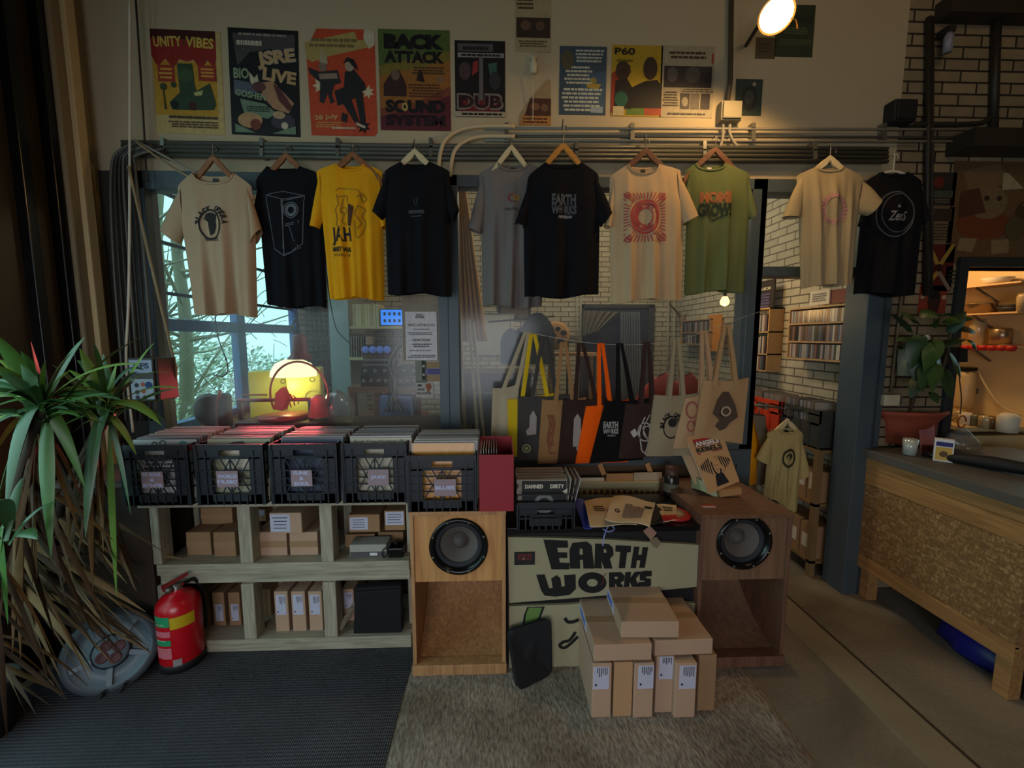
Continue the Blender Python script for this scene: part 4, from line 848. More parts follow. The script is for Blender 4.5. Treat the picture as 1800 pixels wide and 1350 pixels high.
# ================================================================== cardboard cartons
LW = mat('shipping label', (188,188,206), .5, var=.02)
def carton(label, l, tp, r, bt, Y, depth, lab=None, m=CARD, group=None, tape='top', zb=None, seed=1, rz=0, code=True):
    a = at(l, tp, Y); c = at(r, bt, Y); z0 = c.z if zb is None else zb; W = c.x-a.x; H = a.z-z0
    t = thing('cardboard_box', label, 'box', ((a.x+c.x)/2, Y+depth/2, z0), rz, group); h = depth/2
    MB(m).box(-W/2, -h, 0, W/2, h, H).build('carton', t, bevel=.003)
    b = MB(TAPE)
    if tape == 'top': b.box(-.025, -h-.0008, H-.05, .025, h, H+.0008)
    elif tape == 'across': b.box(-W/2-.0008, -.025, H*.5, W/2+.0008, .025, H+.0008)
    elif tape == 'face': b.box(-W/2, -h-.0008, H*.35, W/2, -h+.002, H*.62)
    b.build('tape', t)
    if lab:
        u0, v0, u1, v1 = lab; b = MB(LW); x0, x1 = -W/2+u0*W, -W/2+u1*W; z1, z2 = H*(1-v1), H*(1-v0); b.box(x0, -h-.0014, z1, x1, -h, z2)
        b.m(INK)
        if code:
            q = random.Random(seed); n = 5
            for k in range(n):
                xx = x0+(x1-x0)*(.34+.13*k); b.box(xx, -h-.0018, z2-(z2-z1)*q.uniform(.3,.5), xx+(x1-x0)*.045, -h-.001, z2-(z2-z1)*.08)
            b.box(x0+(x1-x0)*.1, -h-.0018, z1+(z2-z1)*.12, x0+(x1-x0)*.24, -h-.001, z1+(z2-z1)*.18)
        else: b.scrib((x0+x1)/2, (z1+z2)/2, -h-.0018, (x1-x0)*.8, (z2-z1)*.8, 4, seed, .25)
        b.build('shipping_label', t)
    return t
G1 = 'cartons on the rack'
ZS1, ZS2 = zm0, .075
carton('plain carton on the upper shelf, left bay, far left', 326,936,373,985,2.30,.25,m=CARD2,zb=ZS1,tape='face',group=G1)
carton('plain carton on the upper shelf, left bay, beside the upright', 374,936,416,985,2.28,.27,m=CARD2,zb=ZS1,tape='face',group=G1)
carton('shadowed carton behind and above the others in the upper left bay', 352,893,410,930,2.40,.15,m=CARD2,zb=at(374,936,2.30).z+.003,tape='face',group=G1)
carton('left of two taped cartons at the front of the upper middle bay', 446,936,506,986,2.28,.28,m=CARD,zb=ZS1,tape='face',group=G1)
carton('right of two taped cartons at the front of the upper middle bay', 508,936,560,985,2.28,.28,m=CARD,zb=ZS1,tape='face',group=G1)
zt_ = at(476,936,2.28).z+.002
carton('open-looking carton with a handwritten white label, on top in the middle bay', 473,902,531,934,2.26,.30,(.02,.06,.64,.9),CARD,G1,'none',zt_,2,code=False)
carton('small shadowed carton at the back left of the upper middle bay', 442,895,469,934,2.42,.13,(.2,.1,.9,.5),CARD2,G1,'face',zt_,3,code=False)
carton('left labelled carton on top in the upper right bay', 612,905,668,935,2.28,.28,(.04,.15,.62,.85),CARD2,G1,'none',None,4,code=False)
carton('right labelled carton on top in the upper right bay', 675,898,712,932,2.30,.26,(.06,.05,.95,.72),CARD2,G1,'none',None,5,code=False)
zq = at(640,935,2.28).z-.002
carton('carton under the labelled ones, at the back left of the upper right bay', 606,940,660,985,2.36,.2,None,CARD2,G1,'none',ZS1)
carton('carton under the labelled ones, behind the black adaptor', 664,936,710,985,2.38,.18,None,CARD2,G1,'none',ZS1)
t = thing('cardboard_box', 'low grey and white box at the front of the upper right bay', 'box', at(647, 986, 2.25), 0); t.location.z = ZS1
a = at(614,958,2.25)-t.location; c = at(680,985,2.25)-t.location
MB(mat('pale grey card',(164,160,148),.7)).box(a.x,0,0,c.x,.10,a.z).build('lid', t, bevel=.003)
b = MB(mat('dark grey band',(80,78,78),.7)); b.box(a.x+.004,-.002,0,c.x-.004,0,a.z*.42); b.m(WHITE).box(a.x+.11,-.003,a.z*.12,a.x+.15,-.0015,a.z*.34); b.build('band', t)
t = thing('power_adaptor', 'black adaptor with a looped cord on the upper right shelf bay', 'adaptor', at(694, 984, 2.25)); t.location.z = ZS1
MB(BLACKG).box(-.03,-.02,0,.05,.06,.055).build('adaptor_body', t, bevel=.006); MB(BLACK).tube(bez([(-.02,-.02,.03),(-.05,-.03,.01),(-.055,-.03,.05),(-.02,-.025,.075),(-.01,-.02,.10),(.02,-.02,.08)],6),.004).build('cord', t)
for k, (l, r) in enumerate(((346,370),(372,398),(400,425))):
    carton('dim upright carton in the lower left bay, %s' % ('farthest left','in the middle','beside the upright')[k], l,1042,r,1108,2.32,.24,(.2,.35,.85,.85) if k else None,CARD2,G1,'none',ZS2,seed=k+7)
for k, (l, r) in enumerate(((481,509),(511,539),(541,568))):
    carton('upright carton with a white label in the lower middle bay, %s' % ('left of three','middle of three','right of three')[k], l,1040,r,1106,2.26,.31,(.12,.08,.85,.58),CARD,G1,'none',ZS2,seed=k+17)
carton('recessed upright carton left of the three labelled ones, lower middle bay', 452,1036,478,1096,2.40,.18,None,CARD2,G1,'none',ZS2)
carton('upright carton with blue-white label half hidden by the black case', 600,1036,624,1100,2.34,.22,(.2,.1,.9,.6),CARD,G1,'none',ZS2,seed=31)
t = thing('black_case', 'thin black cloth-covered case leaning in the lower right bay', 'case', at(668, 1110, 2.22)); t.location.z = ZS2
a = at(620,1022,2.22)-t.location; c = at(716,1110,2.22)-t.location
MB(mat('black cloth',(20,20,22),.9)).prism([(a.x-.01,0.005),(c.x-.03,0.005),(c.x-.03,a.z-.03),(a.x+.01,a.z-.04)], 0, .05).build('shell', t, bevel=.006); MB(BLACK).bar((a.x+.02,-.004,a.z-.06),(c.x-.05,-.004,a.z-.05),.008).build('zip', t)
o = MB(PALLET).bar((0,0,0),(.06,.10,.09),.03,.012).build('loose_slat', None, at(596,1100,2.24)); o.location.z = ZS2+.018; tag(o, 'short grey slat lying askew in the lower right bay', 'slat')
# ================================================================== record crates
def crate(label, sign, l, r, tp, bt, Y, D=.37, signm=None, zb=None, seed=0, card=(0,0), small=False):
    a = at(l, tp, Y); c = at(r, bt, Y); z0 = c.z if zb is None else zb; W = c.x-a.x; H = a.z-z0
    t = thing('record_crate', label, 'crate', ((a.x+c.x)/2, Y, z0)); w = W/2; b = MB(DARKP); tk = .008
    # rims and corner posts
    for y0, y1 in ((0, tk), (D-tk, D)):
        b.box(-w, y0, H-.030, w, y1, H); b.box(-w, y0, 0, w, y1, .016)
        if y0 == 0:
            hw, hx = W*.15, 0
            b.box(-w, y0, H-.068, -hw, y1, H-.03); b.box(hw, y0, H-.068, w, y1, H-.03); b.box(-w, y0, H-.075, w, y1, H-.062)
            b.box(-w, y0, 0, -w+W*.22, y1, H-.06); b.box(w-W*.22, y0, 0, w, y1, H-.06); b.box(-w, y0, 0, w, y1, .055)
            for k in range(-4, 5): b.box(k*W*.115-.0035, y0-.006, .0, k*W*.115+.0035, y1, .055 if abs(k) < 3 else H-.03)
            for z in (.055, .10, .135, .175, H-.062): b.box(-w+.01, y0-.005, z-.0025, w-.01, y1-.003, z+.0025)
            zl, zh_ = .055, H-.075; xw = W*.28
            for sx in (-1, 1):
                for (x0, zz0, x1, zz1) in ((-xw, zl, 0, zh_), (-xw, zh_, 0, zl), (-xw*.5, zl, -xw*.0, (zl+zh_)/2), (-xw*.5, zh_, 0, (zl+zh_)/2)): b.bar((sx*x0, .004, zz0), (sx*x1, .004, zz1), .005)
            b.box(-.003, .001, zl, .003, .007, zh_)
        else: b.box(-w, y0, 0, w, y1, H)
    for s in (-1, 1):
        x0, x1 = (s*w, s*(w-tk)); b.box(x0, 0, H-.035, x1, D, H); b.box(x0, 0, 0, x1, D, .03)
        for k in range(9): y = D*k/8; b.box(x0, max(0,y-.008), 0, x1, min(D,y+.008), H)
        for z in (.09, .16, .21): b.box(x0, 0, z-.004, x1, D, z+.004)
        b.box(s*w, -.006, 0, s*(w-.012), .004, H)
    b.box(-w, 0, 0, w, D, .008)
    b.build('crate_body', t)
    if sign:
        sm = MB(mat('pink card', (150,128,134), .7)); x, z = card[0], H*.44+card[1]; s_ = .052
        sm.box(x-s_, -.011, z-s_*.8, x+s_, -.0075, z+s_*.8); sm.m(mat('card lettering', (176,182,214), .6))
        n = len(sign)
        for k, ln in enumerate(sign): sm.text(ln, x, z+(n-1)*.014-k*.028, -.0113, s_*1.8*min(1, .2*len(ln)+.02), .019, .05)
        sm.build('sign_card', t)
    return t, (a.x+c.x)/2, z0, W, H
RC = [mat('record sleeve %d' % k, c, .35, var=.05, spec=.5) for k, c in enumerate(((150,146,142),(128,124,124),(164,156,144),(112,106,104),(140,128,112),(86,84,90),(170,168,166),(120,84,74),(98,104,112)))]
SLV = []
for k, m_ in enumerate(RC):
    o = MB(m_).box(-.157,-.0018,0,.157,.0018,.315).build('record'); SLV.append(o); o.hide_render = False
used = set()
def record(i, loc, tilt, roll, label, group, sc=1):
    if i not in used: used.add(i); o = SLV[i]
    else: o = SLV[i].copy(); C.objects.link(o)
    o.location = loc; o.rotation_euler = (tilt, 0, roll); tag(o, label, 'record', group)
    if sc != 1: o.scale = (sc, 1, sc)
    return o
def fill(x, y0, y1, z, what, n, q, tilt=-.10, sc=1):
    for k in range(n):
        y = y0+(y1-y0)*k/(n-1); f = k/(n-1)
        record(q.choice((0,0,1,2,2,3,4,5,6,6,7,8)), (x+q.uniform(-.006,.006), y, z+q.uniform(0,.006)), tilt*(1-1.3*f), q.uniform(-.008,.008), 'record sleeve standing in the '+what, 'records in the '+what, sc)
CR = [('leftmost black crate of records, with a pink two-line card', ('HIP HOP','&','R&B'), 208,337,783,873, 'first crate from the left, cream front sleeve'),
      ('black record crate with a WORLD MUSIC card', ('WORLD','MUSIC'), 340,468,782,873, 'WORLD MUSIC crate'),
      ('black record crate with a FUNK & SOUL card', ('FUNK','&','SOUL'), 472,596,781,870, 'FUNK & SOUL crate'),
      ('black record crate with a JAZZ card, right end of the rack', ('JAZZ',), 599,717,780,869, 'JAZZ crate')]
CR[0] = (CR[0][0], ('\'N\' SOUL','&','R\'N\'B'),)+CR[0][2:]
q = random.Random(11); CY = 2.12
fronts = []
for k, (lb, sg, l, r, tp, bt, wh) in enumerate(CR):
    t, cx, z0, W, H = crate(lb, sg, l, r, tp, bt, CY, .38, zb=zt+.001, seed=k, card=(-.01 if k < 3 else .02, .0))
    wh = ['leftmost crate','WORLD MUSIC crate','FUNK & SOUL crate','JAZZ crate'][k]
    fill(cx+.012, CY+.050, CY+.352, z0+.010, wh, 24, q)
    fronts.append((cx, z0))
def front_sleeve(label, cx, y, z, m, art, sc=1.0, tilt=-.12):
    t = thing('record', label, 'record', (cx, y, z)); t.rotation_euler = (tilt, 0, 0); b = MB(m); b.box(-.157*sc,-.002,0,.157*sc,.002,.315*sc); b.build('sleeve', t)
    b = MB(); art(b); b.build('cover_print', t); return t
def fa(b): b.m(mat('sleeve line',(60,60,66),.5)).disc(-.05,.29,-.0026,.016,16,.009); b.disc(-.01,.295,-.0026,.018,16,.011); b.m(mat('sleeve teal',(90,140,140),.3)).disc(.09,.29,-.0026,.02,12); b.m(mat('sleeve line',(60,60,66),.5)).scrib(0,.2,-.0026,.2,.08,4,5)
def fb(b): b.m(mat('sleeve brown',(70,56,52),.5)).poly([(-.10,-.0026,.25),(-.06,-.0026,.285),(-.03,-.0026,.30),(.02,-.0026,.305),(.04,-.0026,.285),(.07,-.0026,.265),(.03,-.0026,.27),(-.02,-.0026,.265)]); b.m(OFF).disc(0,.20,-.0027,.065,24)
def fc(b): b.m(mat('sleeve navy',(62,70,90),.3)).poly([(-.15,-.0026,.0),(.15,-.0026,0),(.15,-.0026,.31),(-.15,-.0026,.31)]); b.m(WHITE).poly([(.13,-.003,.28),(.148,-.003,.28),(.148,-.003,.3),(.13,-.003,.3)])
def fd(b): b.m(mat('marker',(50,56,40),.6)).text('Rudy Freeethumper Blue', 0, .296, -.0026, .28, .02, 0, .3); b.m(mat('lime print',(130,142,80),.6)).scrib(.02,.278,-.0026,.2,.014,1,3)
front_sleeve('front record of the leftmost crate, grey with a small line drawing', fronts[0][0]+.01, CY+.028, fronts[0][1]+.009, RC[6], fa)
front_sleeve('front record of the WORLD MUSIC crate, pale with a brown silhouette', fronts[1][0]+.015, CY+.028, fronts[1][1]+.009, mat('sleeve pale green',(160,158,130),.4), fb)
front_sleeve('front record of the FUNK & SOUL crate, dark navy in a clear cover', fronts[2][0]+.02, CY+.028, fronts[2][1]+.009, RC[8], fc)
front_sleeve('front record of the JAZZ crate, with handwriting along its top', fronts[3][0]+.02, CY+.028, fronts[3][1]+.009, mat('sleeve off white',(178,172,150),.4), fd)
# ================================================================== scoop loudspeakers
def speaker(label, l, r, tp, Y, cx, cy, rad, ply, edge, depth=.56, zmouth=1018, zlip=1166, kick=1.0):
    a = at(l, tp, Y); c = at(r, tp, Y); W = c.x-a.x; H = a.z; t = thing('loudspeaker', label, 'loudspeaker', ((a.x+c.x)/2, Y, 0)); w = W/2; tk = .019
    zm_ = at((l+r)/2, zmouth, Y).z; zl = at((l+r)/2, zlip, Y).z; L_ = t.location
    MB(edge).box(-w,0,.012,-w+tk,depth,H-tk).build('side_panel', t, bevel=.002); MB(edge).box(w-tk,0,.012,w,depth,H-tk).build('side_panel', t, bevel=.002)
    MB(edge).box(-w-.002,-.004,H-tk,w+.002,depth,H).build('top_panel', t, bevel=.002)
    MB(edge).box(-w+tk,depth-.015,.012,w-tk,depth,H-tk).build('back_panel', t)
    MB(edge).box(-w-.003,-.012,0.012,w+.003,.05,zl).build('plinth', t, bevel=.003)
    MB(edge).box(-w+tk,.05,.012,w-tk,depth-.016,.03).build('bottom_panel', t)
    d = at(cx, cy, Y); dx, dz = d.x-L_.x, d.z; rr = rad*(at(cx+10,cy,Y).x-d.x)/10
    # baffle with a round opening
    b = MB(ply); n = 40; x0, x1, z0, z1 = -w+tk, w-tk, zm_, H-tk; y_ = .014
    ring_ = [(dx+rr*.93*math.cos(2*math.pi*k/n), dz+rr*.93*math.sin(2*math.pi*k/n)) for k in range(n)]; outer = []
    for k in range(n):
        cs, sn = math.cos(2*math.pi*k/n), math.sin(2*math.pi*k/n)
        tt = min([(x1-dx)/cs if cs > 1e-6 else 9, (x0-dx)/cs if cs < -1e-6 else 9, (z1-dz)/sn if sn > 1e-6 else 9, (z0-dz)/sn if sn < -1e-6 else 9]); outer.append((dx+cs*tt, dz+sn*tt))
    vs = [(x,y_,z) for x, z in outer]+[(x,y_,z) for x, z in ring_]+[(x,y_+.018,z) for x, z in ring_]
    b.add(vs, [(k,(k+1)%n,n+(k+1)%n,n+k) for k in range(n)]+[(n+k,n+(k+1)%n,2*n+(k+1)%n,2*n+k) for k in range(n)])
    for x, z in ((x0,z0),(x1,z0),(x1,z1),(x0,z1)):
        cand = sorted(outer, key=lambda p: (p[0]-x)**2+(p[1]-z)**2)[:2]; b.add([(x,y_,z),(cand[0][0],y_,cand[0][1]),(cand[1][0],y_,cand[1][1])], [(0,1,2)])
    b.box(x0, y_, z0-.019, x1, depth*.62, z0)
    b.build('baffle', t)
    # curved throat board
    b = MB(PLYD if ply is PLYD else PLYE); vs = []; N_ = 14
    for k in range(N_+1):
        f = k/N_; y = .03+(depth-.10)*math.sin(f*math.pi/2)*1.0; z = zl-.004+(zm_-zl)*(1-math.cos(f*math.pi/2))**.9*.98
        vs += [(-w+tk,y,z),(w-tk,y,z)]
    b.add(vs, [(2*k,2*k+1,2*k+3,2*k+2) for k in range(N_)], True); b.build('horn_board', t)
    # driver
    dr = MB(BLACKG); O_ = (dx, y_-.001, dz)
    dr.lathe([(rr*.80,-.01),(rr*.86,.010),(rr*.92,.016),(rr,.012),(rr,-.004)], 40, O_, 'Y'); fr_ = dr.build('driver', t)
    c1 = MB(mat('driver surround',(36,38,42),.7)).lathe([(rr*.64,-.018),(rr*.72,-.002),(rr*.80,-.006),(rr*.82,-.012)], 40, O_, 'Y'); c1.build('surround', fr_)
    c2 = MB(mat('paper cone',(96,90,84),.85,bump=.2)).lathe([(rr*.22,-.075),(rr*.45,-.045),(rr*.68,-.014)], 40, O_, 'Y'); c2.build('cone', fr_)
    c3 = MB(mat('dust cap',(84,78,74),.75)).lathe([(0,-.030),(rr*.12,-.034),(rr*.22,-.046),(rr*.30,-.062)], 30, O_, 'Y'); c3.build('dust_cap', fr_)
    for k in range(8):
        an = 2*math.pi*(k+.5)/8; s_ = MB(METAL).lathe([(0,.018),(.005,.017),(.006,.012)], 8, (dx+rr*.93*math.cos(an), y_-.002, dz+rr*.93*math.sin(an)), 'Y').build('bolt', fr_)
    return t, H
spL, HL = speaker('light plywood loudspeaker beside the rack, under the single crate and red file box', 719, 889, 900, 2.0, 806, 962, 52, PLY, PLYE)
spR, HR = speaker('darker plywood loudspeaker at right with a book on top', 1234, 1395, 906, 2.0, 1310, 955, 48.5, PLYD, wood_mat('brown ply edge',(96,64,46),(120,84,62),'Z',3), zmouth=1015, zlip=1152)
cb = MB(WHITE); a = at(1234,890,2.0); o = MB(mat('white sticker',(196,176,170),.5)).box(-.034,-.016,0,.034,.016,.0015); o.m(RED).box(-.034,-.001,.0016,.034,.016,.002); o = o.build('price_sticker', None, (atz(1245,890,HR).x, atz(1245,890,HR).y, HR)); tag(o, 'red and white sticker on the top front corner of the right loudspeaker', 'sticker')
# crate 5 and red magazine file on the left speaker
t, cx5, z5, W5, H5 = crate('black record crate with a BLUES card on the light plywood loudspeaker', ('BLUES',), 715,838,801,894,2.0,.38,zb=HL+.001,card=(.015,0))
fill(cx5+.01, 2.0+.06, 2.0+.35, z5+.010, 'BLUES crate', 22, q)
def f5(b): b.m(mat('orange sleeve print',(206,140,46),.25)).poly([(-.15,-.0026,.0),(.15,-.0026,0),(.15,-.0026,.312),(-.15,-.0026,.312)]); b.m(mat('painted cellophane glint',(214,160,90),.2)); [b.poly([(x,-.003,.2),(x+.006,-.003,.2),(x+.05,-.003,.3),(x+.046,-.003,.3)]) for x in (-.02,.05,.09)]  # slanted glints of the wrapping painted on in a paler orange
front_sleeve('orange record sleeve at the front of the BLUES crate', cx5, 2.036, z5+.009, RC[4], f5)
t = thing('magazine_file', 'red cardboard magazine file on the light plywood loudspeaker', 'file box', at(872, 897, 1.99)); t.location.z = HL+.001
a = at(842,800,1.99)-t.location; c = at(903,897,1.99)-t.location; RDc = mat('red card',(150,36,46),.6,var=.04); hh = a.z; wd = c.x-a.x
MB(RDc).box(a.x,0,0,c.x,.004,hh).build('front_panel', t); MB(RDc).box(a.x,.004,0,c.x,.26,.004).build('base', t)
for x0 in (a.x, c.x-.004): MB(RDc).add([(x0,.004,0),(x0,.26,0),(x0,.26,hh+.03),(x0,.004,hh),(x0+.004,.004,0),(x0+.004,.26,0),(x0+.004,.26,hh+.03),(x0+.004,.004,hh)], [(0,1,2,3),(4,7,6,5),(0,4,5,1),(1,5,6,2),(2,6,7,3),(3,7,4,0)]).build('side_panel', t)
MB(RDc).box(a.x,.256,0,c.x,.26,hh+.03).build('back_panel', t)
for k in range(7):
    o = MB(RC[(k*2) % 9]).box(-.0018,0,0,.0018,.19,.24+.003*(k%3)).build('record', None, (t.location.x+a.x+.014+.0125*k, 2.012+.003*k, HL+.006), (0,-.02,0)); o.scale = (1,1,1.22); tag(o, 'small sleeve standing in the red magazine file', 'record', 'small sleeves in the red file')
# ================================================================== lettered desk between the loudspeakers
DY = 2.02
xl, xr_ = at(891,1000,2.0).x+.003, at(1233,1000,2.0).x+.002; zd = at(1000,926,DY).z
t = thing('record_desk', 'black desk faced with pale green boards carrying huge black letters', 'desk', ((xl+xr_)/2, DY, 0)); L_ = t.location
MB(BLACK).box(xl-L_.x,.03,.014,xr_-L_.x-.004,.43,zd-.03).build('carcass', t)
MB(BLACKG).box(xl-L_.x-.004,-.006,zd-.03,xr_-L_.x-.004,.43,zd).build('desk_top', t, bevel=.004)
PG = mat('pale sage paint',(156,149,118),.7,var=.05,scale=4)
G = lambda x, y, yy=DY: (at(x,y,yy).x-L_.x, at(x,y,yy).z)
b = MB(PG); b.prism([G(893,944),G(1060,948),G(1231,958),G(1229,1031),G(1140,1040),G(1000,1052),G(895,1060)], .0, .022); ub = b.build('upper_board', t)
b = MB(PG); b.prism([G(895,1067),G(1000,1064),G(1100,1056),G(1229,1062),G(1226,1176),G(895,1180)], .006, .024); lb_ = b.build('lower_board', t)
z3 = lambda p: (850+p[0]/3, 720+p[1]/3)
def letters(polys, m, y, name, par):
    for pl in polys:
        b = MB(m); b.add([(G(*z3(p))[0], y, G(*z3(p))[1]) for p in pl], [tuple(range(len(pl)))]); b.build(name, par)
EL = [
 ('letter', [(315,685),(443,690),(447,728),(388,728),(392,752),(440,752),(442,782),(398,782),(402,806),(455,808),(452,842),(358,842)]),
 ('letter', [(468,702),(545,695),(570,716),(585,838),(526,838),(523,792),(508,792),(510,838),(456,838),(452,740)]),
 ('letter', [(588,706),(660,708),(682,728),(686,765),(666,786),(680,838),(636,838),(620,796),(624,838),(584,836)]),
 ('letter', [(696,715),(778,718),(776,752),(757,752),(746,836),(712,836),(720,750),(694,748)]),
 ('letter', [(792,722),(822,722),(816,765),(832,765),(838,725),(868,726),(850,834),(820,834),(826,795),(808,795),(803,836),(774,836)]),
 ('letter', [(277,870),(322,868),(346,942),(364,940),(356,890),(385,872),(405,888),(412,935),(428,930),(424,872),(485,868),(487,945),(455,976),(380,986),(322,980),(304,955)]),
 ('letter', circ(573,912,75,55,32)[:-1]),
 ('letter', [(661,858),(725,856),(744,876),(740,902),(722,912),(742,938),(705,938),(694,915),(694,938),(661,938)]),
 ('letter', [(747,857),(778,855),(774,885),(797,855),(832,853),(802,893),(822,935),(782,936),(770,908),(768,936),(738,938)]),
 ('letter', [(832,855),(850,848),(888,850),(886,878),(856,880),(856,888),(882,890),(884,925),(860,938),(812,936),(816,908),(848,908),(850,903),(824,900),(822,866)])]
letters([p for _, p in EL], INK, -.0012, 'letter', ub)
letters([[(507,732),(521,732),(523,764),(506,764)], [(632,736),(645,736),(648,752),(634,754)], circ(573,912,28,20,24)[:-1], [(690,880),(706,880),(706,892),(691,892)]], PG, -.0022, 'letter_counter', ub)
b = MB(mat('red line',(120,40,44),.6)); 
def G3(x, y): return G(x, y)
pline(b, G3, [z3(p) for p in ((646,862),(632,880),(632,905),(618,926))], 1.2); b.M = Matrix.Translation((0,0,0)); b2 = MB(mat('red line',(120,40,44),.6)); b2.add([(v.x,-.0028,v.z) for v in b.v], b.f); b2.build('tonearm_mark', ub)
b = MB(BLACK); a = G(904,970); c = G(940,992); b.box(a[0],-.003,c[1],c[0],0,a[1]); b.m(mat('dull red print',(110,44,36),.8)).text('EARTH',(a[0]+c[0])/2,a[1]-.018,-.0034,.068,.016,.04); b.text('W RKS',(a[0]+c[0])/2,a[1]-.036,-.0034,.072,.016,.04); b.m(OFF).disc((a[0]+c[0])/2-.006,a[1]-.036,-.0036,.003,10); b.build('sticker', ub)
b = MB(BLACK); b.add([(G(*p)[0],.0048,G(*p)[1]) for p in ((918,1103),(921,1082),(927,1068),(958,1067),(954,1078),(946,1096))], [(0,1,2,3,4,5)]); b.m(mat('leaf green',(98,130,62),.7)).add([(G(*p)[0],.0040,G(*p)[1]) for p in ((922,1103),(925,1080),(930,1069),(953,1069),(949,1080),(943,1096))], [(0,1,2,3,4,5)]); b.build('painted_leaf', lb_)
def stroke(pts, r, par, name, y=.0045):
    P_ = bez([(G(*p)[0], 0, G(*p)[1]) for p in pts], 5); b = MB(INK); vs = []
    for i, p in enumerate(P_):
        d = (P_[min(i+1,len(P_)-1)]-P_[max(0,i-1)]).normalized(); n_ = Vector((-d.z,0,d.x))*r; vs += [(p+n_)+Vector((0,y,0)), (p-n_)+Vector((0,y,0))]
    b.add(vs, [(2*i,2*i+1,2*i+3,2*i+2) for i in range(len(P_)-1)]); b.build(name, par)
stroke([(993,1087),(998,1094),(1008,1094),(1018,1090)], .009, lb_, 'painted_stroke'); stroke([(1012,1112),(1002,1126),(990,1130),(984,1136),(992,1140),(1004,1132),(1016,1120)], .008, lb_, 'painted_stroke')
DT = zd+.001; BK_ = atz(960, 930, DT).y
# black basket of 7-inch records
t, cx, z_, W_, H_ = crate('small black basket of record sleeves on the lettered desk', None, 908,1010,884,930,BK_,.26,zb=DT)
for k in range(15):
    o = MB([RC[4],RC[2],mat('brown sleeve',(140,108,74),.7)][k%3]).box(-.125,-.0018,0,.125,.0018,.225).build('record', None, (cx-.01+rnd.uniform(-.006,.006), BK_+.035+.0145*k, DT+.01), (-.05,0,rnd.uniform(-.02,.02))); tag(o, 'brown-edged sleeve standing in the small black basket', 'record', 'sleeves in the small basket')
def f6(b): b.m(OFF).text('DAMNED', -.05, .196, -.0026, .09, .020, .05); b.text('DIRTY', .065, .196, -.0026, .07, .020, .05); b.m(GREY).disc(0,.11,-.0026,.05,16,.03); b.m(OFF).poly([(.09,-.0026,.17),(.115,-.0026,.185),(.115,-.0026,.15)])
front_sleeve('black sleeve with white capitals at the front of the small basket', cx-.005, BK_+.02, DT+.009, BLACK, f6, .7, -.08)
for k in range(3):
    o = MB(RC[(2,4,6)[k]]).box(-.002,0,0,.002,.19,.235).build('record', None, (cx+W_/2-.045+.012*k, BK_+.03, DT+.012), (0,.13+.05*k,0)); tag(o, 'sleeve tipped sideways at the right end of the small basket', 'record', 'tipped sleeves in the small basket')
# radiator
RP = mat('radiator paint',(192,178,134),.5,var=.04)
a = at(1000,852,2.54); c = at(1167,925,2.54); t = thing('radiator', 'cream panel radiator behind the desk under the tote bags', 'radiator', ((a.x+c.x)/2-.02, 2.60, .30)); w = .34
b = MB(RP); b.box(-w,-.03,0,w,.03,a.z-.30)
n = 18
for k in range(n): x = -w+.03+(2*w-.06)*k/(n-1); b.add([(x-.009,-.031,.03),(x+.009,-.031,.03),(x+.006,-.041,.045),(x-.006,-.041,.045),(x-.009,-.031,a.z-.34),(x+.009,-.031,a.z-.34),(x+.006,-.041,a.z-.355),(x-.006,-.041,a.z-.355)],[(0,1,2,3),(4,7,6,5),(3,2,6,7),(0,3,7,4),(1,5,6,2)])
b.build('panel', t); MB(RP).box(-w-.004,-.045,a.z-.302,w+.004,.045,a.z-.29).build('top_grille', t, bevel=.003)
zr = a.z+.011
for (l, r, lb, m_, h) in ((1066,1113,'orange-brown strip of card lying on the radiator',mat('tan card',(190,142,92),.8),.045),(1114,1164,'pale strip of card lying on the radiator beside the brown one',mat('pale card',(190,172,140),.8),.05),(1020,1062,'thin cream slip lying on the left of the radiator',OFF,.02)):
    a_, c_ = at(l,840,2.57).x, at(r,840,2.57).x; o = MB(m_).box(a_-(a_+c_)/2,-.004,0,(c_-a_)/2,.004,h).build('card_strip', None, ((a_+c_)/2,2.575,zr), (0,0,.03)); tag(o, lb, 'card')
for px, s in ((1062,'left'),(1145,'right')):
    p = at(px,832,2.60); o = MB(mat('tan card',(170,126,82),.8)).bar((0,0,0),(-.03,.0,.07),.03,.004,(0,1,0)).build('card_tab', None, (p.x,2.60,zr+.03)); tag(o, 'small brown card tab sticking up behind the radiator, '+s+' one', 'card')
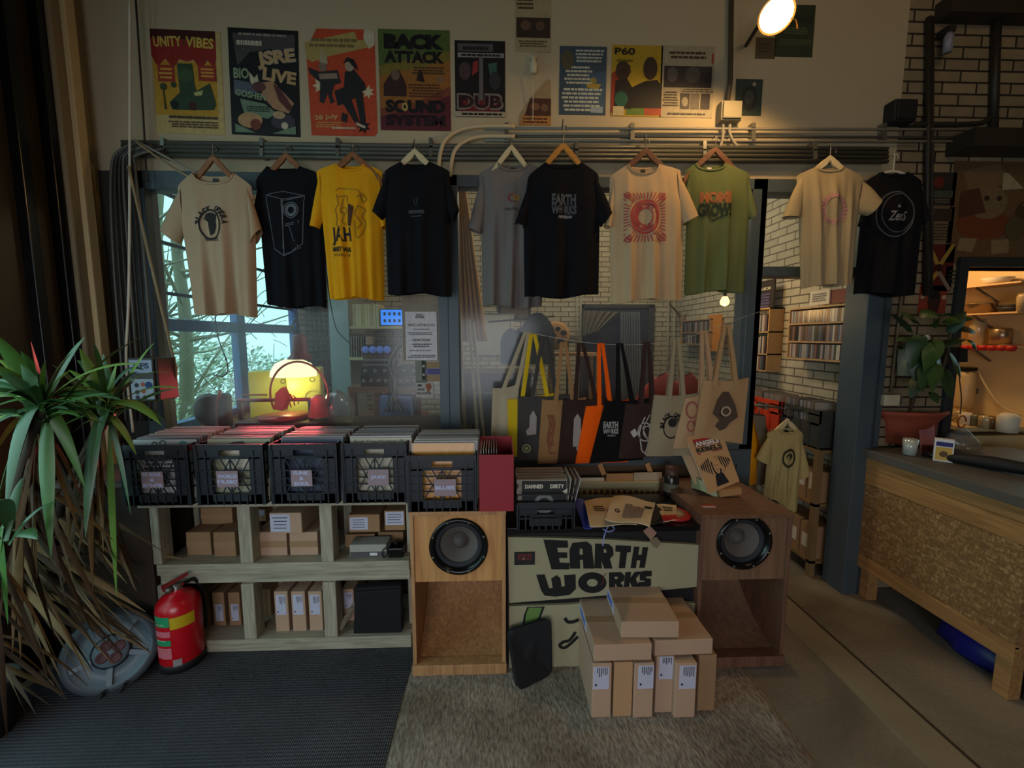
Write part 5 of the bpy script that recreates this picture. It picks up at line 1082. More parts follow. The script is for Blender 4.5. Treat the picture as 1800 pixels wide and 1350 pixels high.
# bottle, ring, bags of paper on the desk
t = thing('glass_jar', 'dark glass jar with a brown lid beside the right loudspeaker', 'jar', (at(1178,890,2.42).x, 2.42, DT))
MB(mat('dark glass',(38,34,28),.2)).lathe([(0,.0),(.040,.0),(.045,.01),(.045,.11),(.034,.135),(.030,.14)],20).build('glass', t); MB(mat('brown lid',(80,52,40),.5)).lathe([(.036,.13),(.038,.175),(0,.178)],20).build('lid', t); MB(mat('jar label',(96,94,76),.6)).lathe([(.0455,.03),(.0455,.08)],20).build('paper_label', t)
def sheet(name, label, cat, pts, Y, m, z0, art=None, wav=.006, drop=0):
    """printed paper or cloth piece lying on the desk: corner pixels on the height z0, draping over the edge by drop"""
    P_ = [atz(p[0], p[1], z0+(p[2] if len(p) > 2 else 0)) for p in pts]; o_ = sum(P_, Vector())/4; P_ = [p-o_ for p in P_]
    t = thing(name, label, cat, o_); b = MB(m); n = 12
    S = lambda u, v: P_[0].lerp(P_[1],u).lerp(P_[3].lerp(P_[2],u),v)+Vector((0,0,wav*(1+math.sin(5*u+4*v))))
    for dz in (0, .004): b.add([S(i/n,j/n)+Vector((0,0,dz)) for j in range(n+1) for i in range(n+1)], [(j*(n+1)+i,j*(n+1)+i+1,(j+1)*(n+1)+i+1,(j+1)*(n+1)+i) for j in range(n) for i in range(n)], True)
    for e in ([(i/n,0) for i in range(n+1)],[(i/n,1) for i in range(n+1)],[(0,i/n) for i in range(n+1)],[(1,i/n) for i in range(n+1)]):
        b.add([S(*uv)+Vector((0,0,dz)) for uv in e for dz in (0,.004)], [(2*i,2*i+1,2*i+3,2*i+2) for i in range(n)])
    b.build('sheet', t)
    if art:
        pr = MB(fn=lambda p: S(p.x, p.z)+Vector((0,0,.0052-p.y))); art(pr); pr.build('print', t)
    return t
PB = mat('printed cream paper',(200,176,142),.8,var=.05)
gp = mat('grey-violet print',(128,112,104),.8)
def pa(b):
    b.m(gp); 
    for k in range(5): b.add([(.34+.09*k,0,.30-.03*(k%2)),(.42+.09*k,0,.30-.03*(k%2)),(.42+.09*k,0,.82),(.34+.09*k,0,.80)],[(0,1,2,3)])
    b.m(INK); b.disc(.2,.62,0,.06,12,.03); b.add([(.78,0,.2),(.96,0,.26),(.96,0,.36),(.78,0,.30)],[(0,1,2,3)])
def pb(b): b.m(gp).disc(.6,.5,0,.14,12); b.m(INK).disc(.6,.8,0,.04,10,.02); b.scrib(.3,.4,0,.3,.2,3,41)
sheet('paper_bag','left folded cream printed paper bag heaped on the desk','paper bag',[(1027,884,.02),(1095,874,.02),(1120,926,.03),(1037,927,.03)],0,PB,DT+.022,pb)
sheet('paper_bag','upper cream printed paper bag with grey picture, heaped on the desk','paper bag',[(1079,876,.05),(1152,885,.05),(1142,932,.05),(1064,915,.05)],0,PB,DT+.03,pa,.010)
def pc_(b): b.m(INK).scrib(.5,.3,0,.6,.3,2,43); b.m(RED).add([(0,0,.7),(1,0,.7),(1,0,1),(0,0,1)],[(0,1,2,3)])
sheet('leaflet','small cream and red leaflet right of the paper bags','leaflet',[(1154,888,.03),(1189,889,.03),(1189,916,.03),(1166,918,.03)],0,PB,DT+.004,pc_,.002)
t = thing('plate', 'red-rimmed round plate behind the red leaflet', 'plate', tuple(atz(1182,906,DT))); MB(mat('red rim',(166,40,40),.35)).lathe([(.060,.018),(.072,.020),(.088,.014),(.092,.006),(.07,.002)],32).build('rim', t); MB(mat('cream plate',(170,150,110),.4)).lathe([(0,.0),(.05,.0),(.063,.016)],32).build('dish', t)
sheet('pouch','black cloth pouch between paper bags and red plate','pouch',[(1148,895,.03),(1170,900,.03),(1168,926,.01),(1140,922,.02)],0,BLACK,DT+.004,None,.008)
BB = mat('blue plastic bag',(48,62,150),.35,var=.1)
t = sheet('plastic_bag','blue plastic bag under the paper bags at the desk edge','bag',[(1006,886,.02),(1040,882,.03),(1068,932,.01),(1026,930,.01)],0,BB,DT+.003,None,.012)
p = atz(1060,930,DT+.01)-t.location; MB(mat('pale blue cord',(140,150,210),.5)).tube(bez([p,p+Vector((.02,-.03,.0)),p+Vector((.05,-.02,.01)),p+Vector((.03,.0,.02)),p+Vector((.0,-.035,-.01)),p+Vector((-.012,-.05,-.06))],6),.003).build('drawstring', t)
p = at(1142,938,DY-.016); o = MB(mat('pink tag',(156,120,100),.7)).add([(-.034,0,.01),(.0,-.0,.035),(.036,0,-.0),(.008,0,-.04),(-.034,.002,.01),(.0,.002,.035),(.036,.002,-.0),(.008,.002,-.04)],[(0,1,2,3),(4,7,6,5),(0,4,5,1),(1,5,6,2),(2,6,7,3),(3,7,4,0)]).build('swing_tag', None, (p.x,DY-.016,p.z+.004)); tag(o,'pinkish card tag hanging over the desk edge','tag')
p = at(1152,955,DY-.014); t = thing('swing_tag','clear plastic tag hanging below the pinkish tag','tag',(p.x,DY-.012,p.z)); MB(mat('dull tag',(124,110,88),.4)).add([(-.03,0,.014),(.004,0,.034),(.03,0,.002),(.01,0,-.03),(-.01,0,-.02)],[(0,1,2,3,4)]).build('tag_sheet', t); MB(INK).tube([(0,0,.03),(-.01,.0,.05)],.001,5).build('string', t)
# book on its stand
p0 = atz(1262,872,HR); t = thing('book_stand', 'small pale stand holding up the brown book with a red title band', 'stand', (p0.x, p0.y, HR), .0)
SP_ = mat('pale green plastic',(150,160,120),.5); st = MB(SP_); A_ = lambda x, y, Y=p0.y: at(x,y,Y)-t.location
q1, q2 = A_(1228,842,p0.y+.03), A_(1262,876,p0.y-.01)
st.add([tuple(q1),tuple(A_(1232,862,p0.y+.03)),tuple(q2),tuple(A_(1258,858,p0.y)),(q1.x,q1.y+.1,q1.z),(q1.x+.01,q1.y+.1,.002),(q2.x,q2.y+.08,.002),(q2.x,q2.y+.08,q2.z+.02)],[(0,1,2,3),(4,7,6,5),(0,4,5,1),(1,5,6,2),(2,6,7,3),(3,7,4,0)]); st.build('base', t)
c1, c2 = A_(1262,860), A_(1299,846); MB(mat('wood lip',(168,122,76),.6)).add([(c1.x,-.03,.004),(c2.x,-.03,.02),(c2.x,-.03,.055),(c1.x,-.03,.045),(c1.x,.0,.004),(c2.x,.0,.02),(c2.x,.0,.055),(c1.x,.0,.045)],[(0,1,2,3),(4,7,6,5),(0,4,5,1),(1,5,6,2),(2,6,7,3),(3,7,4,0)]).build('front_lip', t)
BKm = mat('brown book cover',(182,136,88),.6,var=.04)
def book(label, TL, TR, BR, BL, yt, yb, art=None, th=.02, m=BKm):
    P_ = [at(*TL,yt),at(*TR,yt),at(*BR,yb),at(*BL,yb)]; o_ = sum(P_,Vector())/4; P_ = [p-o_ for p in P_]; n_ = (P_[1]-P_[0]).cross(P_[3]-P_[0]).normalized(); n_ = n_ if n_.y > 0 else -n_
    t = thing('book', label, 'book', o_); b = MB(m); b.add([tuple(p) for p in P_]+[tuple(p+n_*.002) for p in P_],[(0,3,2,1),(4,5,6,7),(0,1,5,4),(1,2,6,5),(2,3,7,6),(3,0,4,7)]); b.add([tuple(p+n_*th) for p in P_]+[tuple(p+n_*(th+.002)) for p in P_],[(0,3,2,1),(4,5,6,7),(0,1,5,4),(1,2,6,5),(2,3,7,6),(3,0,4,7)]); b.build('cover', t)
    c_ = sum(P_,Vector())/4; Q_ = [c_+(p-c_)*.98 for p in P_]; MB(OFF).add([tuple(p+n_*.002) for p in Q_]+[tuple(p+n_*th) for p in Q_],[(0,3,2,1),(4,5,6,7),(0,1,5,4),(1,2,6,5),(2,3,7,6),(3,0,4,7)]).build('pages', t)
    if art:
        pr = MB(fn=lambda p: P_[0].lerp(P_[1],p.x).lerp(P_[3].lerp(P_[2],p.x),1-p.z)+n_*(-.001+p.y)); art(pr); pr.build('cover_print', t)
    return t
def bka(b):
    b.m(RED).add([(.14,0,.93),(.86,0,.93),(.86,0,.90),(.14,0,.90)],[(0,1,2,3)]); b.m(mat('red-brown band',(130,50,40),.6)).add([(.14,0,.90),(.86,0,.90),(.86,0,.66),(.14,0,.66)],[(0,1,2,3)])
    b.m(mat('title white',(206,196,176),.6)).text('ANGELS',.5,.845,-.0005,.68,.085,.05); b.m(BKm).add([(.12,-.0003,.79),(.88,-.0003,.79),(.88,-.0003,.69),(.12,-.0003,.69)],[(0,1,2,3)]); b.m(INK).text('REBELS',.5,.735,-.0005,.74,.085,.05); b.m(OFF).text('AND',.5,.785,-.0006,.12,.02,.03)
    b.m(INK)
    for s in (-1,1):
        for k in range(5): x = .5+s*(.14+.06*k); b.add([(x,-.0004,.56-.02*k),(x+s*.035,-.0004,.58-.02*k),(x+s*.06,-.0004,.30+.03*k),(x+s*.035,-.0004,.26+.03*k)],[(0,1,2,3)])
    b.disc(.5,.40,-.0004,.13,20,sz=1.5); b.m(BKm).disc(.5,.40,-.0006,.09,20,sz=1.5); b.m(INK).add([(.3,-.0005,.06),(.7,-.0005,.06),(.62,-.0005,.26),(.38,-.0005,.26)],[(0,1,2,3)]); b.m(INK).disc(.46,.42,-.0008,.012,8); b.disc(.54,.42,-.0008,.012,8); b.add([(.47,-.0008,.34),(.53,-.0008,.34),(.53,-.0008,.35),(.47,-.0008,.35)],[(0,1,2,3)])
book('brown book with a red title band and winged figure on the right loudspeaker', (1205,768),(1268,758),(1300,846),(1247,868), p0.y+.035, p0.y-.012, bka)
book('second pale brown book leaning behind the one with the red band', (1192,783),(1207,777),(1238,845),(1222,852), p0.y+.10, p0.y+.06, None, .014, mat('pale book',(176,146,108),.7))
# ================================================================== carton stack in front
def fc_(px, py): return atz(px, py, .012)
def floorbox(label, l, r, Yf, depth, H, lab=None, seed=1, zb=.014, side=None, tape='none', m=CARD, rz=0):
    """front face between pixels l and r at the foot of the stack"""
    z_ = zb; a = at(l, 1200, Yf); c = at(r, 1200, Yf); W = c.x-a.x
    t = thing('cardboard_box', label, 'box', ((a.x+c.x)/2, Yf, z_), rz, 'cartons on the rug'); MB(m).box(-W/2,0,0,W/2,depth,H).build('carton', t, bevel=.003)
    if tape == 'top': MB(TAPE).box(-W/2-.0008, depth*.5-.025, H*.4, W/2+.0008, depth*.5+.025, H+.0008).build('tape', t)
    if lab:
        x0,x1,z0,z1 = -W/2+W*lab[0], -W/2+W*lab[2], H*(1-lab[3]), H*(1-lab[1]); b = MB(LW); b.box(x0,-.0014,z0,x1,0,z1); b.m(INK); q = random.Random(seed)
        for k in range(6): xx = x0+(x1-x0)*(.24+.12*k); b.box(xx,-.0018,z1-(z1-z0)*q.uniform(.25,.5),xx+(x1-x0)*.05,-.001,z1-(z1-z0)*.04)
        b.box(x0+(x1-x0)*.12,-.0018,z0+(z1-z0)*.15,x0+(x1-x0)*.24,-.001,z0+(z1-z0)*.24); b.build('shipping_label', t)
    if side:
        b = MB(LW); b.box(-W/2-.0014, side[0]*depth, H*side[2], -W/2, side[1]*depth, H*side[3]); b.m(mat('blue print',(90,110,190),.5)).box(-W/2-.0018, (side[0]+.08)*depth, H*(side[2]+.2), -W/2-.001, (side[1]-.08)*depth, H*(side[3]-.2)); b.build('side_label', t)
    return t
FB = lambda px, py: atz(px, py, .012).y
HB = at(1058,1166,FB(1058,1262)).z-.014
floorbox('upright carton at the left end of the bottom row, labelled', 1041,1075, FB(1058,1262), .34, HB, (.04,.06,.86,.47), 1)
floorbox('upright carton without a label, second from left in the bottom row', 1079,1112, FB(1095,1260), .34, HB, None, 2, m=mat('cardboard warm',(182,142,102),.8))
floorbox('upright labelled carton pushed forward, third from left in the bottom row', 1115,1149, FB(1132,1262), .33, HB, (.18,.04,.98,.46), 3)
floorbox('upright labelled carton set back, fourth from left in the bottom row', 1153,1184, FB(1168,1253), .33, HB+.012, (.14,.0,.92,.40), 4)
floorbox('upright labelled carton standing farthest forward, fifth from left', 1187,1224, FB(1206,1262), .34, HB, (.18,.04,.95,.46), 5)
floorbox('plain upright carton at the right end of the bottom row', 1228,1258, FB(1240,1250), .30, HB+.01, None, 6, m=CARD2)
Yb = FB(1058,1262); zt2_ = .014+HB+.014
a2 = at(1050,1166,Yb-.01)
def flat(label, l, r, tp, bt, Y, depth, zb, **k):
    a = at(l,bt,Y); H = at(l,tp,Y).z-zb; c = at(r,bt,Y); W = c.x-a.x
    t = thing('cardboard_box', label, 'box', ((a.x+c.x)/2, Y, zb), k.get('rz',0), 'cartons on the rug'); MB(CARD).box(-W/2,0,0,W/2,depth,H).build('carton', t, bevel=.003)
    MB(TAPE).box(-W/2-.0008,depth*.5-.022,H*.5,W/2+.0008,depth*.5+.022,H+.0008).build('tape', t)
    if k.get('side'): s_ = k['side']; b = MB(LW); b.box(-W/2-.0014,depth*s_[0],H*.22,-W/2,depth*s_[1],H*.9); b.m(mat('blue print',(90,110,190),.5)).box(-W/2-.002,depth*(s_[0]+.1),H*.35,-W/2-.001,depth*(s_[1]-.05),H*.75); b.build('side_label', t)
    return t, zb+H
_, zA = flat('lower left flat carton lying on the upright ones, label on its left side', 1044,1145,1134,1166, Yb-.004, .34, .014+HB+.013, side=(.45,.95))
flat('lower right flat carton lying on the upright ones', 1150,1252,1126,1162, Yb+.02, .33, .014+HB+.013, rz=.02)
flat('flat carton on top of the whole stack', 1092,1192,1094,1131, Yb+.03, .31, zA+.002, side=(.45,.95), rz=-.03)
# laptop sleeve
pb_, pr_ = atz(912,1214,.012), atz(968,1185,.012)
t = thing('laptop_sleeve', 'black padded sleeve leaning against the lettered desk', 'case', tuple((pb_+pr_)/2))
L_ = t.location; a1 = at(896,1112,1.965)-L_; a2 = at(966,1090,1.985)-L_; b1 = pb_-L_; b2 = pr_-L_
cs = [b1,b2,a2,a1]; ctr = sum(cs,Vector())/4; pts = []
for i in range(4):
    p, pp, pn = cs[i], cs[i-1], cs[(i+1)%4]; r_ = .03
    for k in range(5):
        f = k/4; pa_ = p+(pp-p).normalized()*r_; pn_ = p+(pn-p).normalized()*r_; pts.append((pa_.lerp(p,f)).lerp(p.lerp(pn_,f),f))
nn = (b2-b1).cross(a1-b1).normalized(); nn = nn if nn.y < 0 else -nn; n = len(pts)
b = MB(mat('neoprene',(22,22,24),.85,bump=.2,bscale=120)); b.add([p+nn*.006 for p in pts]+[p-nn*.024 for p in pts],[tuple(range(n)),tuple(range(2*n-1,n-1,-1))]+[(i,(i+1)%n,n+(i+1)%n,n+i) for i in range(n)]); b.build('padded_shell', t, bevel=.006)
MB(BLACKG).tube([ctr+(p-ctr)*1.0-nn*.009 for p in pts[10:20]],.003,6).build('zip', t)
t.location.z = .012+.006
# ================================================================== fire extinguisher
p = atz(299, 1187, .006); t = thing('fire_extinguisher', 'red fire extinguisher with green and yellow labels in front of the rack', 'fire extinguisher', (p.x-.005, p.y+.10, .006), R(32)); hh = at(300,1052,p.y+.05).z
RX_ = mat('extinguisher red', (196,16,30), .28, var=.03, spec=.6); r_ = .098
MB(RX_).lathe([(0,.03),(r_-.006,.03),(r_,.045),(r_,hh-.075),(r_*.93,hh-.04),(r_*.7,hh-.012),(.03,hh+.004),(.026,hh+.02)], 40).build('cylinder', t)
MB(BLACK).lathe([(r_*.86,0),(r_*1.02,0),(r_*1.03,.04),(r_*.96,.046)], 36).build('base_ring', t)
b = MB(METAL); b.lathe([(.024,hh+.01),(.024,hh+.045),(0,hh+.05)], 16); hv = b.build('valve', t)
MB(mat('dark red handle',(140,22,26),.4)).bar((-.06,-.01,hh+.045),(.05,0,hh+.085),.03,.008).build('lever', hv); MB(mat('dark red handle',(140,22,26),.4)).bar((-.055,-.01,hh+.03),(.03,0,hh+.04),.028,.008).build('carry_handle', hv)
MB(METAL).lathe([(0,-.012),(.016,-.01),(.016,.004),(0,.006)], 14, (-.03,-.03,hh+.03), 'Y').build('gauge', hv)
MB(BLACK).tube(bez([(.02,0,hh+.03),(.07,.03,hh+.03),(.10,.05,hh-.05),(.108,.05,hh*.5),(.10,.04,.12)],6), .009).build('hose', t)
def wrap(m, a0, a1, z0, z1, r): 
    b = MB(m); n = 12; vs = [(r*math.sin(a0+(a1-a0)*k/n), -r*math.cos(a0+(a1-a0)*k/n), z) for z in (z0, z1) for k in range(n+1)]; b.add(vs, [(k,k+1,n+2+k,n+1+k) for k in range(n)], True); return b
for k, (m, a0, a1, z0, z1, nm) in enumerate(((mat('green label',(40,150,100),.4),-1.25,-.35,.66,.80,'green_band'),(mat('green label',(40,150,100),.4),-1.25,-.35,.40,.48,'green_band'),(mat('yellow label',(200,170,30),.4),-.33,.75,.62,.78,'yellow_band'),(mat('pink label',(206,110,120),.4),-1.25,-.35,.52,.60,'text_band'),(mat('pink label',(206,110,120),.4),-1.25,-.35,.22,.37,'text_band'),(mat('silver label',(150,140,140),.4),-.33,.05,.10,.20,'silver_label'))): wrap(m, a0, a1, z0*hh, z1*hh, r_+.0012).build(nm, t)
for k, (z0, z1) in enumerate(((.76,.64),(.46,.42))): wrap(OFF, -1.1, -.6, hh*(z1+.05), hh*(z1+.06), r_+.002).build('text_line', t)
# ================================================================== cable reel
p = at(196, 1148, 2.02); t = thing('cable_reel', 'grey cable drum with four sockets lying tilted on its black stand', 'cable reel', (p.x, p.y, p.z), R(12)); t.rotation_euler = (R(-22), 0, R(30)); t.location.z += .01
RG = mat('reel grey', (96,112,122), .45); rr = .185
MB(mat('reel rim',(60,68,74),.5)).lathe([(rr*.86,.0115),(rr*.985,.0125),(rr*1.03,.001),(rr*.99,-.015)],44,axis='Y').build('outer_rim', t)
MB(RG).lathe([(0,.014),(rr*.34,.014),(rr*.38,.006),(rr*.40,-.004),(rr*.80,-.004),(rr*.83,.008),(rr*.98,.010),(rr*1.02,.0),(rr*.98,-.014),(0,-.014)], 44, axis='Y').build('front_flange', t)
MB(mat('reel dark',(34,38,42),.5)).lathe([(rr*.955,.0112),(rr*.87,.0112)],44,axis='Y').build('rim_groove', t)
MB(mat('reel dark',(34,38,42),.5)).lathe([(rr*.385,.0075),(rr*.43,-.003)],40,axis='Y').build('hub_groove', t)
MB(BLACK).lathe([(rr*.72,-.02),(rr*.78,-.06),(rr*.76,-.10),(rr*.70,-.12)], 36, axis='Y').build('cable_winding', t)
MB(RG).lathe([(0,-.125),(rr,-.125),(rr,-.135),(0,-.135)], 40, axis='Y').build('rear_flange', t)
for k in range(4):
    a_ = math.pi/2*k+.5; MB(mat('socket maroon',(84,40,40),.5)).lathe([(0,.016),(.018,.0165),(.023,.019),(.026,.014)], 18, (.036*math.cos(a_),0,.036*math.sin(a_)), 'Y').build('socket', t)
for k in range(5):
    a_ = 2*math.pi*k/5+.9; MB(RG).bar((rr*.40*math.cos(a_),-.002,rr*.40*math.sin(a_)),(rr*.82*math.cos(a_),-.002,rr*.82*math.sin(a_)),.022,.014,(0,1,0)).build('rib', t)
b = MB(BLACK); b.tube(bez([(-.02,-.03,-rr*.9),(-.09,-.06,-rr-.06),(-.16,-.14,-rr-.10)],5),.010); b.build('stand_leg', t); MB(BLACK).tube(bez([(.06,-.03,-rr*.85),(-.02,-.07,-rr-.06),(-.13,-.17,-rr-.10)],5),.008).build('stand_leg', t); MB(BLACK).tube([(.02,.15,-rr*.2),(.10,.17,rr*1.1),(.2,.17,rr*.9)],.010).build('handle', t)
# dark wooden chest behind the plants
a = at(150,843,2.25); c = at(250,843,2.25); t = thing('wooden_chest', 'dark brown chest behind the plants, left of the rack', 'chest', (-2.06, 2.36, .006)); bw_ = mat('dark brown board',(60,44,32),.7)
MB(bw_).box(-.22,-.16,0,.24,.16,a.z-.03).build('carcass', t, bevel=.004); MB(mat('chest lid',(96,90,84),.6)).box(-.24,-.18,a.z-.03,.27,.17,a.z-.004).build('lid', t, bevel=.004)
# ================================================================== tall leafy plants at the left
LG = [mat('leaf green %d' % k, c, .38, var=.15, spec=.5) for k, c in enumerate(((66,108,44),(50,88,44),(104,138,56),(60,96,60)))]; DRY = [mat('dry leaf %d' % k, c, .8, var=.2) for k, c in enumerate(((86,66,42),(64,48,32),(124,100,64)))]
def blade(par, a, tip, w, lift, m, name='leaf', tw=0.0, n=12):
    a = Vector(a); tip = Vector(tip); mid = (a+tip)/2+Vector((0,0,lift)); vs = []; side0 = None
    for i in range(n+1):
        f = i/n; p = a*(1-f)**2+mid*2*f*(1-f)+tip*f*f; d = (mid-a)*(1-f)+(tip-mid)*f
        if d.length < 1e-6: d = tip-a
        d.normalize(); s = d.cross(Vector((0,-.35,1))); s = (s if s.length > .05 else Vector((1,0,0))).normalized()
        if side0 and s.dot(side0) < 0: s = -s
        side0 = s; up = s.cross(d).normalized(); s2 = (s*math.cos(tw*f)+up*math.sin(tw*f)); up2 = s2.cross(d)
        ww = w*(.35+.65*math.sin(min(1,f*1.6+.1)*math.pi/2))*(1-f**3.2)*.5+.0008
        vs += [p+s2*ww, p+up2*ww*.28, p-s2*ww]
    b = MB(m); b.add(vs, [(3*i+k,3*i+k+1,3*i+4+k,3*i+3+k) for i in range(n) for k in (0,1)], True); return b.build(name, par)
def yucca(label, cpx, cpy, Y, tips, seed, ndry, dryx, potp, pot=.13, extra=26, zmin=.16):
    q = random.Random(seed); c = at(cpx, cpy, Y); b0 = atz(potp[0], potp[1], .006); t = thing('potted_plant', label, 'plant', (b0.x, b0.y, .006)); o_ = t.location
    cz = c-o_
    path = bez([(0,0,.2),Vector((cz.x*.25,cz.y*.3,cz.z*.5)),cz-Vector((0,0,.02))],6)
    MB(mat('stem brown',(58,46,34),.9,bump=.5)).tube(path,[.028]*7+[.022]*6,10).build('stem', t)
    MB(mat('dark pot',(26,24,24),.7)).lathe([(0,0),(pot*.72,0),(pot,.2),(pot*1.06,.21),(pot*1.06,.24),(pot*.96,.24),(pot*.94,.2),(0,.195)],28).build('pot', t)
    allt = [(x, y, w*1.1, lf) for x, y, w, lf in tips]
    for k in range(extra):
        an = q.uniform(-.3, 3.4); r = q.uniform(60, 150); allt.append((cpx+r*math.cos(an), cpy+10-r*.8*math.sin(an)+(50 if q.random()<.3 else 0), q.uniform(.024,.045), q.uniform(.02,.12)))
    for k, (x, y, w, lf) in enumerate(allt):
        yy = Y+q.uniform(-.14,.12); tp = at(x, y, yy)-o_; a_ = cz+Vector((q.uniform(-.02,.02),q.uniform(-.02,.02),q.uniform(-.08,.03)))
        blade(t, a_, tp, w, lf, q.choice(LG), tw=q.uniform(-.5,.5))
    for k in range(ndry):
        x = q.uniform(*dryx); f = q.uniform(.35,1); a_ = path[int(f*(len(path)-1))]; l_ = q.uniform(.3,.75); yy = a_.y+q.uniform(-.16,.10); tp = Vector((at(x, 900, Y).x-o_.x, yy, max(zmin, a_.z-l_)))
        blade(t, a_, tp, q.uniform(.010,.032), q.uniform(.0,.14), q.choice(DRY), 'dry_leaf', q.uniform(-2,2), 7)
    return t
yucca('tall spiky green plant nearest the left edge, with drooping dead leaves', 74,712,1.72,[(-14,584,.05,.04),(36,640,.045,.05),(8,600,.05,.0),(128,618,.04,.05),(150,592,.035,.06),(262,588,.03,.10),(-30,690,.05,.06),(-30,760,.05,.04),(0,655,.04,.05),(250,640,.032,.10),(176,690,.04,.10),(90,980,.055,.16),(76,780,.04,.05),(150,860,.04,.12),(10,900,.05,.18),(-20,980,.05,.2),(120,720,.03,.05),(-10,800,.05,.1),(180,745,.03,.06),(54,600,.035,.02),(-20,640,.05,.05)],21,62,(-30,150),(18,1190))
yucca('second spiky green plant whose leaves reach over the leftmost crate', 188,716,1.88,[(166,604,.035,.03),(140,612,.045,.02),(182,622,.05,.0),(205,640,.04,.02),(272,602,.032,.08),(300,655,.028,.10),(322,684,.02,.10),(284,748,.045,.12),(236,672,.035,.06),(212,770,.045,.06),(230,905,.02,.14),(205,1050,.045,.20),(150,945,.05,.16),(168,800,.04,.08),(112,700,.035,.05),(130,760,.03,.05),(150,930,.04,.16),(240,800,.03,.08),(120,650,.03,.05),(90,640,.03,.05),(160,690,.03,.03)],5,50,(60,215),(92,1130),.11,24,.52)
yucca('low leafy plant in front at the left edge, one bright green tip near the floor', 10,930,1.60,[(14,1098,.03,.03),(-10,1020,.04,.05),(66,948,.045,.04),(0,880,.05,.08),(110,880,.03,.08),(-5,960,.05,.08),(40,840,.03,.05)],9,14,(-20,30),(-20,1290),.11,0)
# ================================================================== counter at right
CX = 2.38; ze = lambda y: atx(1512, y, CX).z
zt0, zt1, zp, zo, zb0 = ze(784), ze(798), ze(846), ze(978), ze(998); yn, yf = 1.76, 2.60
t = thing('shop_counter', 'long counter faced with pine boards and chipboard at right', 'counter', (CX, (yn+yf)/2, 0)); h = (yf-yn)/2
MB(mat('dark grey worktop',(84,82,78),.6,var=.1,scale=5)).box(-.035,-h-.3,zt1,.95,h+.02,zt0+.0).build('worktop', t, bevel=.004)
zmid = zt1-(zt1-zp)*.42
MB(PINE).box(-.004,-h-.02,zmid+.002,.03,h,zt1).build('fascia_board', t, bevel=.002); MB(PINE).box(0,-h-.02,zp+.002,.03,h,zmid).build('fascia_board', t, bevel=.002)
MB(OSB).box(.004,-h-.02,zo,.022,h,zp).build('chipboard_panel', t)
MB(PINE).box(.0,-h-.02,zb0,.04,h,zo+.012).build('bottom_rail', t, bevel=.003)
for y in (-h, h-.07): MB(PINE if y < 0 else PINE).box(.024,y,0,.09,y+.065,zb0+.02 if y > 0 else zt1).build('leg', t, bevel=.003)
MB(mat('dark post paint',(58,52,42),.7)).box(.1,-h-.06,0,.2,-h-.002,zt1).build('end_post', t); MB(bw_).box(.85,-h-.02,0,.9,h,zt1).build('back_panel', t)
p = atz(1690,1112,.1); t = thing('plastic_bag', 'dark blue plastic bag on the floor under the counter', 'bag', (2.62, 2.02, .004))
b = MB(mat('navy plastic',(24,26,110),.4)); b.lathe([(0,.0),(.13,.0),(.16,.04),(.15,.10),(.10,.15),(.03,.17),(0,.18)], 18); 
for v in b.v: v.x *= 1+.15*math.sin(9*v.y*8+v.z*20); v.y *= 1.4
b.build('bag_body', t); MB(mat('navy plastic',(24,26,110),.4)).tube(bez([(-.05,0,.15),(-.02,.02,.24),(.04,0,.16)],5),.008).build('bag_handle', t)
TZ = zt0+.001
on = lambda px, py: atz(px, py, TZ)
# planter with a rubber plant
p = on(1612, 788); t = thing('potted_plant', 'trailing rubber plant in a wide terracotta planter on the counter', 'plant', (p.x+.02, p.y+.10, TZ)); o_ = t.location
TC = mat('terracotta',(150,70,48),.7,var=.12); b = MB(TC); b.lathe([(0,.012),(.13,.012),(.15,.02),(.165,.16),(.20,.205),(.215,.215),(.215,.235),(.20,.235),(.19,.21),(.0,.20)], 32); 
for v in b.v: v.x *= 1.12; v.y *= .62
b.build('planter', t)
for k in range(2): MB(BLACK).box(-.10+.14*k,-.05,0,-.04+.14*k,.05,.014).build('foot', t)
st_ = [(1602,600),(1640,560),(1655,640),(1675,590)]
stem = MB(mat('woody stem',(70,56,38),.8)); c0 = Vector((0,0,.2)); LYp = min(o_.y, 2.46)-.02; top = at(1625,600,LYp)-o_
stem.tube(bez([c0,c0.lerp(top,.5)+Vector((.02,0,0)),top],6),.011,8); stem.build('stem', t)
MB(mat('woody stem',(70,56,38),.8)).tube(bez([c0.lerp(top,.35),at(1655,650,LYp)-o_,at(1672,580,LYp)-o_],6),.007,8).build('stem', t)
GD = [mat('rubber leaf %d' % k, c, .4, var=.15) for k, c in enumerate(((44,66,34),(34,54,32),(60,84,42)))]
q = random.Random(4)
for (x, y, x2, y2, w) in [(1600,585,1575,560,.05),(1612,570,1590,556,.05),(1618,590,1606,635,.07),(1625,560,1640,552,.06),(1640,575,1664,556,.06),(1670,585,1692,556,.05),(1672,580,1706,584,.06),(1660,570,1700,562,.05),(1650,600,1630,640,.06),(1645,640,1640,680,.06),(1625,655,1606,690,.05),(1668,620,1684,655,.05),(1660,650,1668,690,.05),(1615,600,1585,600,.05),(1635,600,1650,640,.07),(1620,620,1612,660,.07),(1655,610,1690,600,.05),(1630,640,1622,678,.05),(1700,600,1712,612,.04),(1632,690,1645,705,.04)]:
    yy = LYp+q.uniform(-.05,.01); blade(t, at(x,y,yy)-o_, at(x2+(x2-x)*.3,y2+(y2-y)*.3,yy+q.uniform(-.06,.02))-o_, w*1.7, .03, q.choice(GD), 'leaf', q.uniform(-.8,.8), 8)
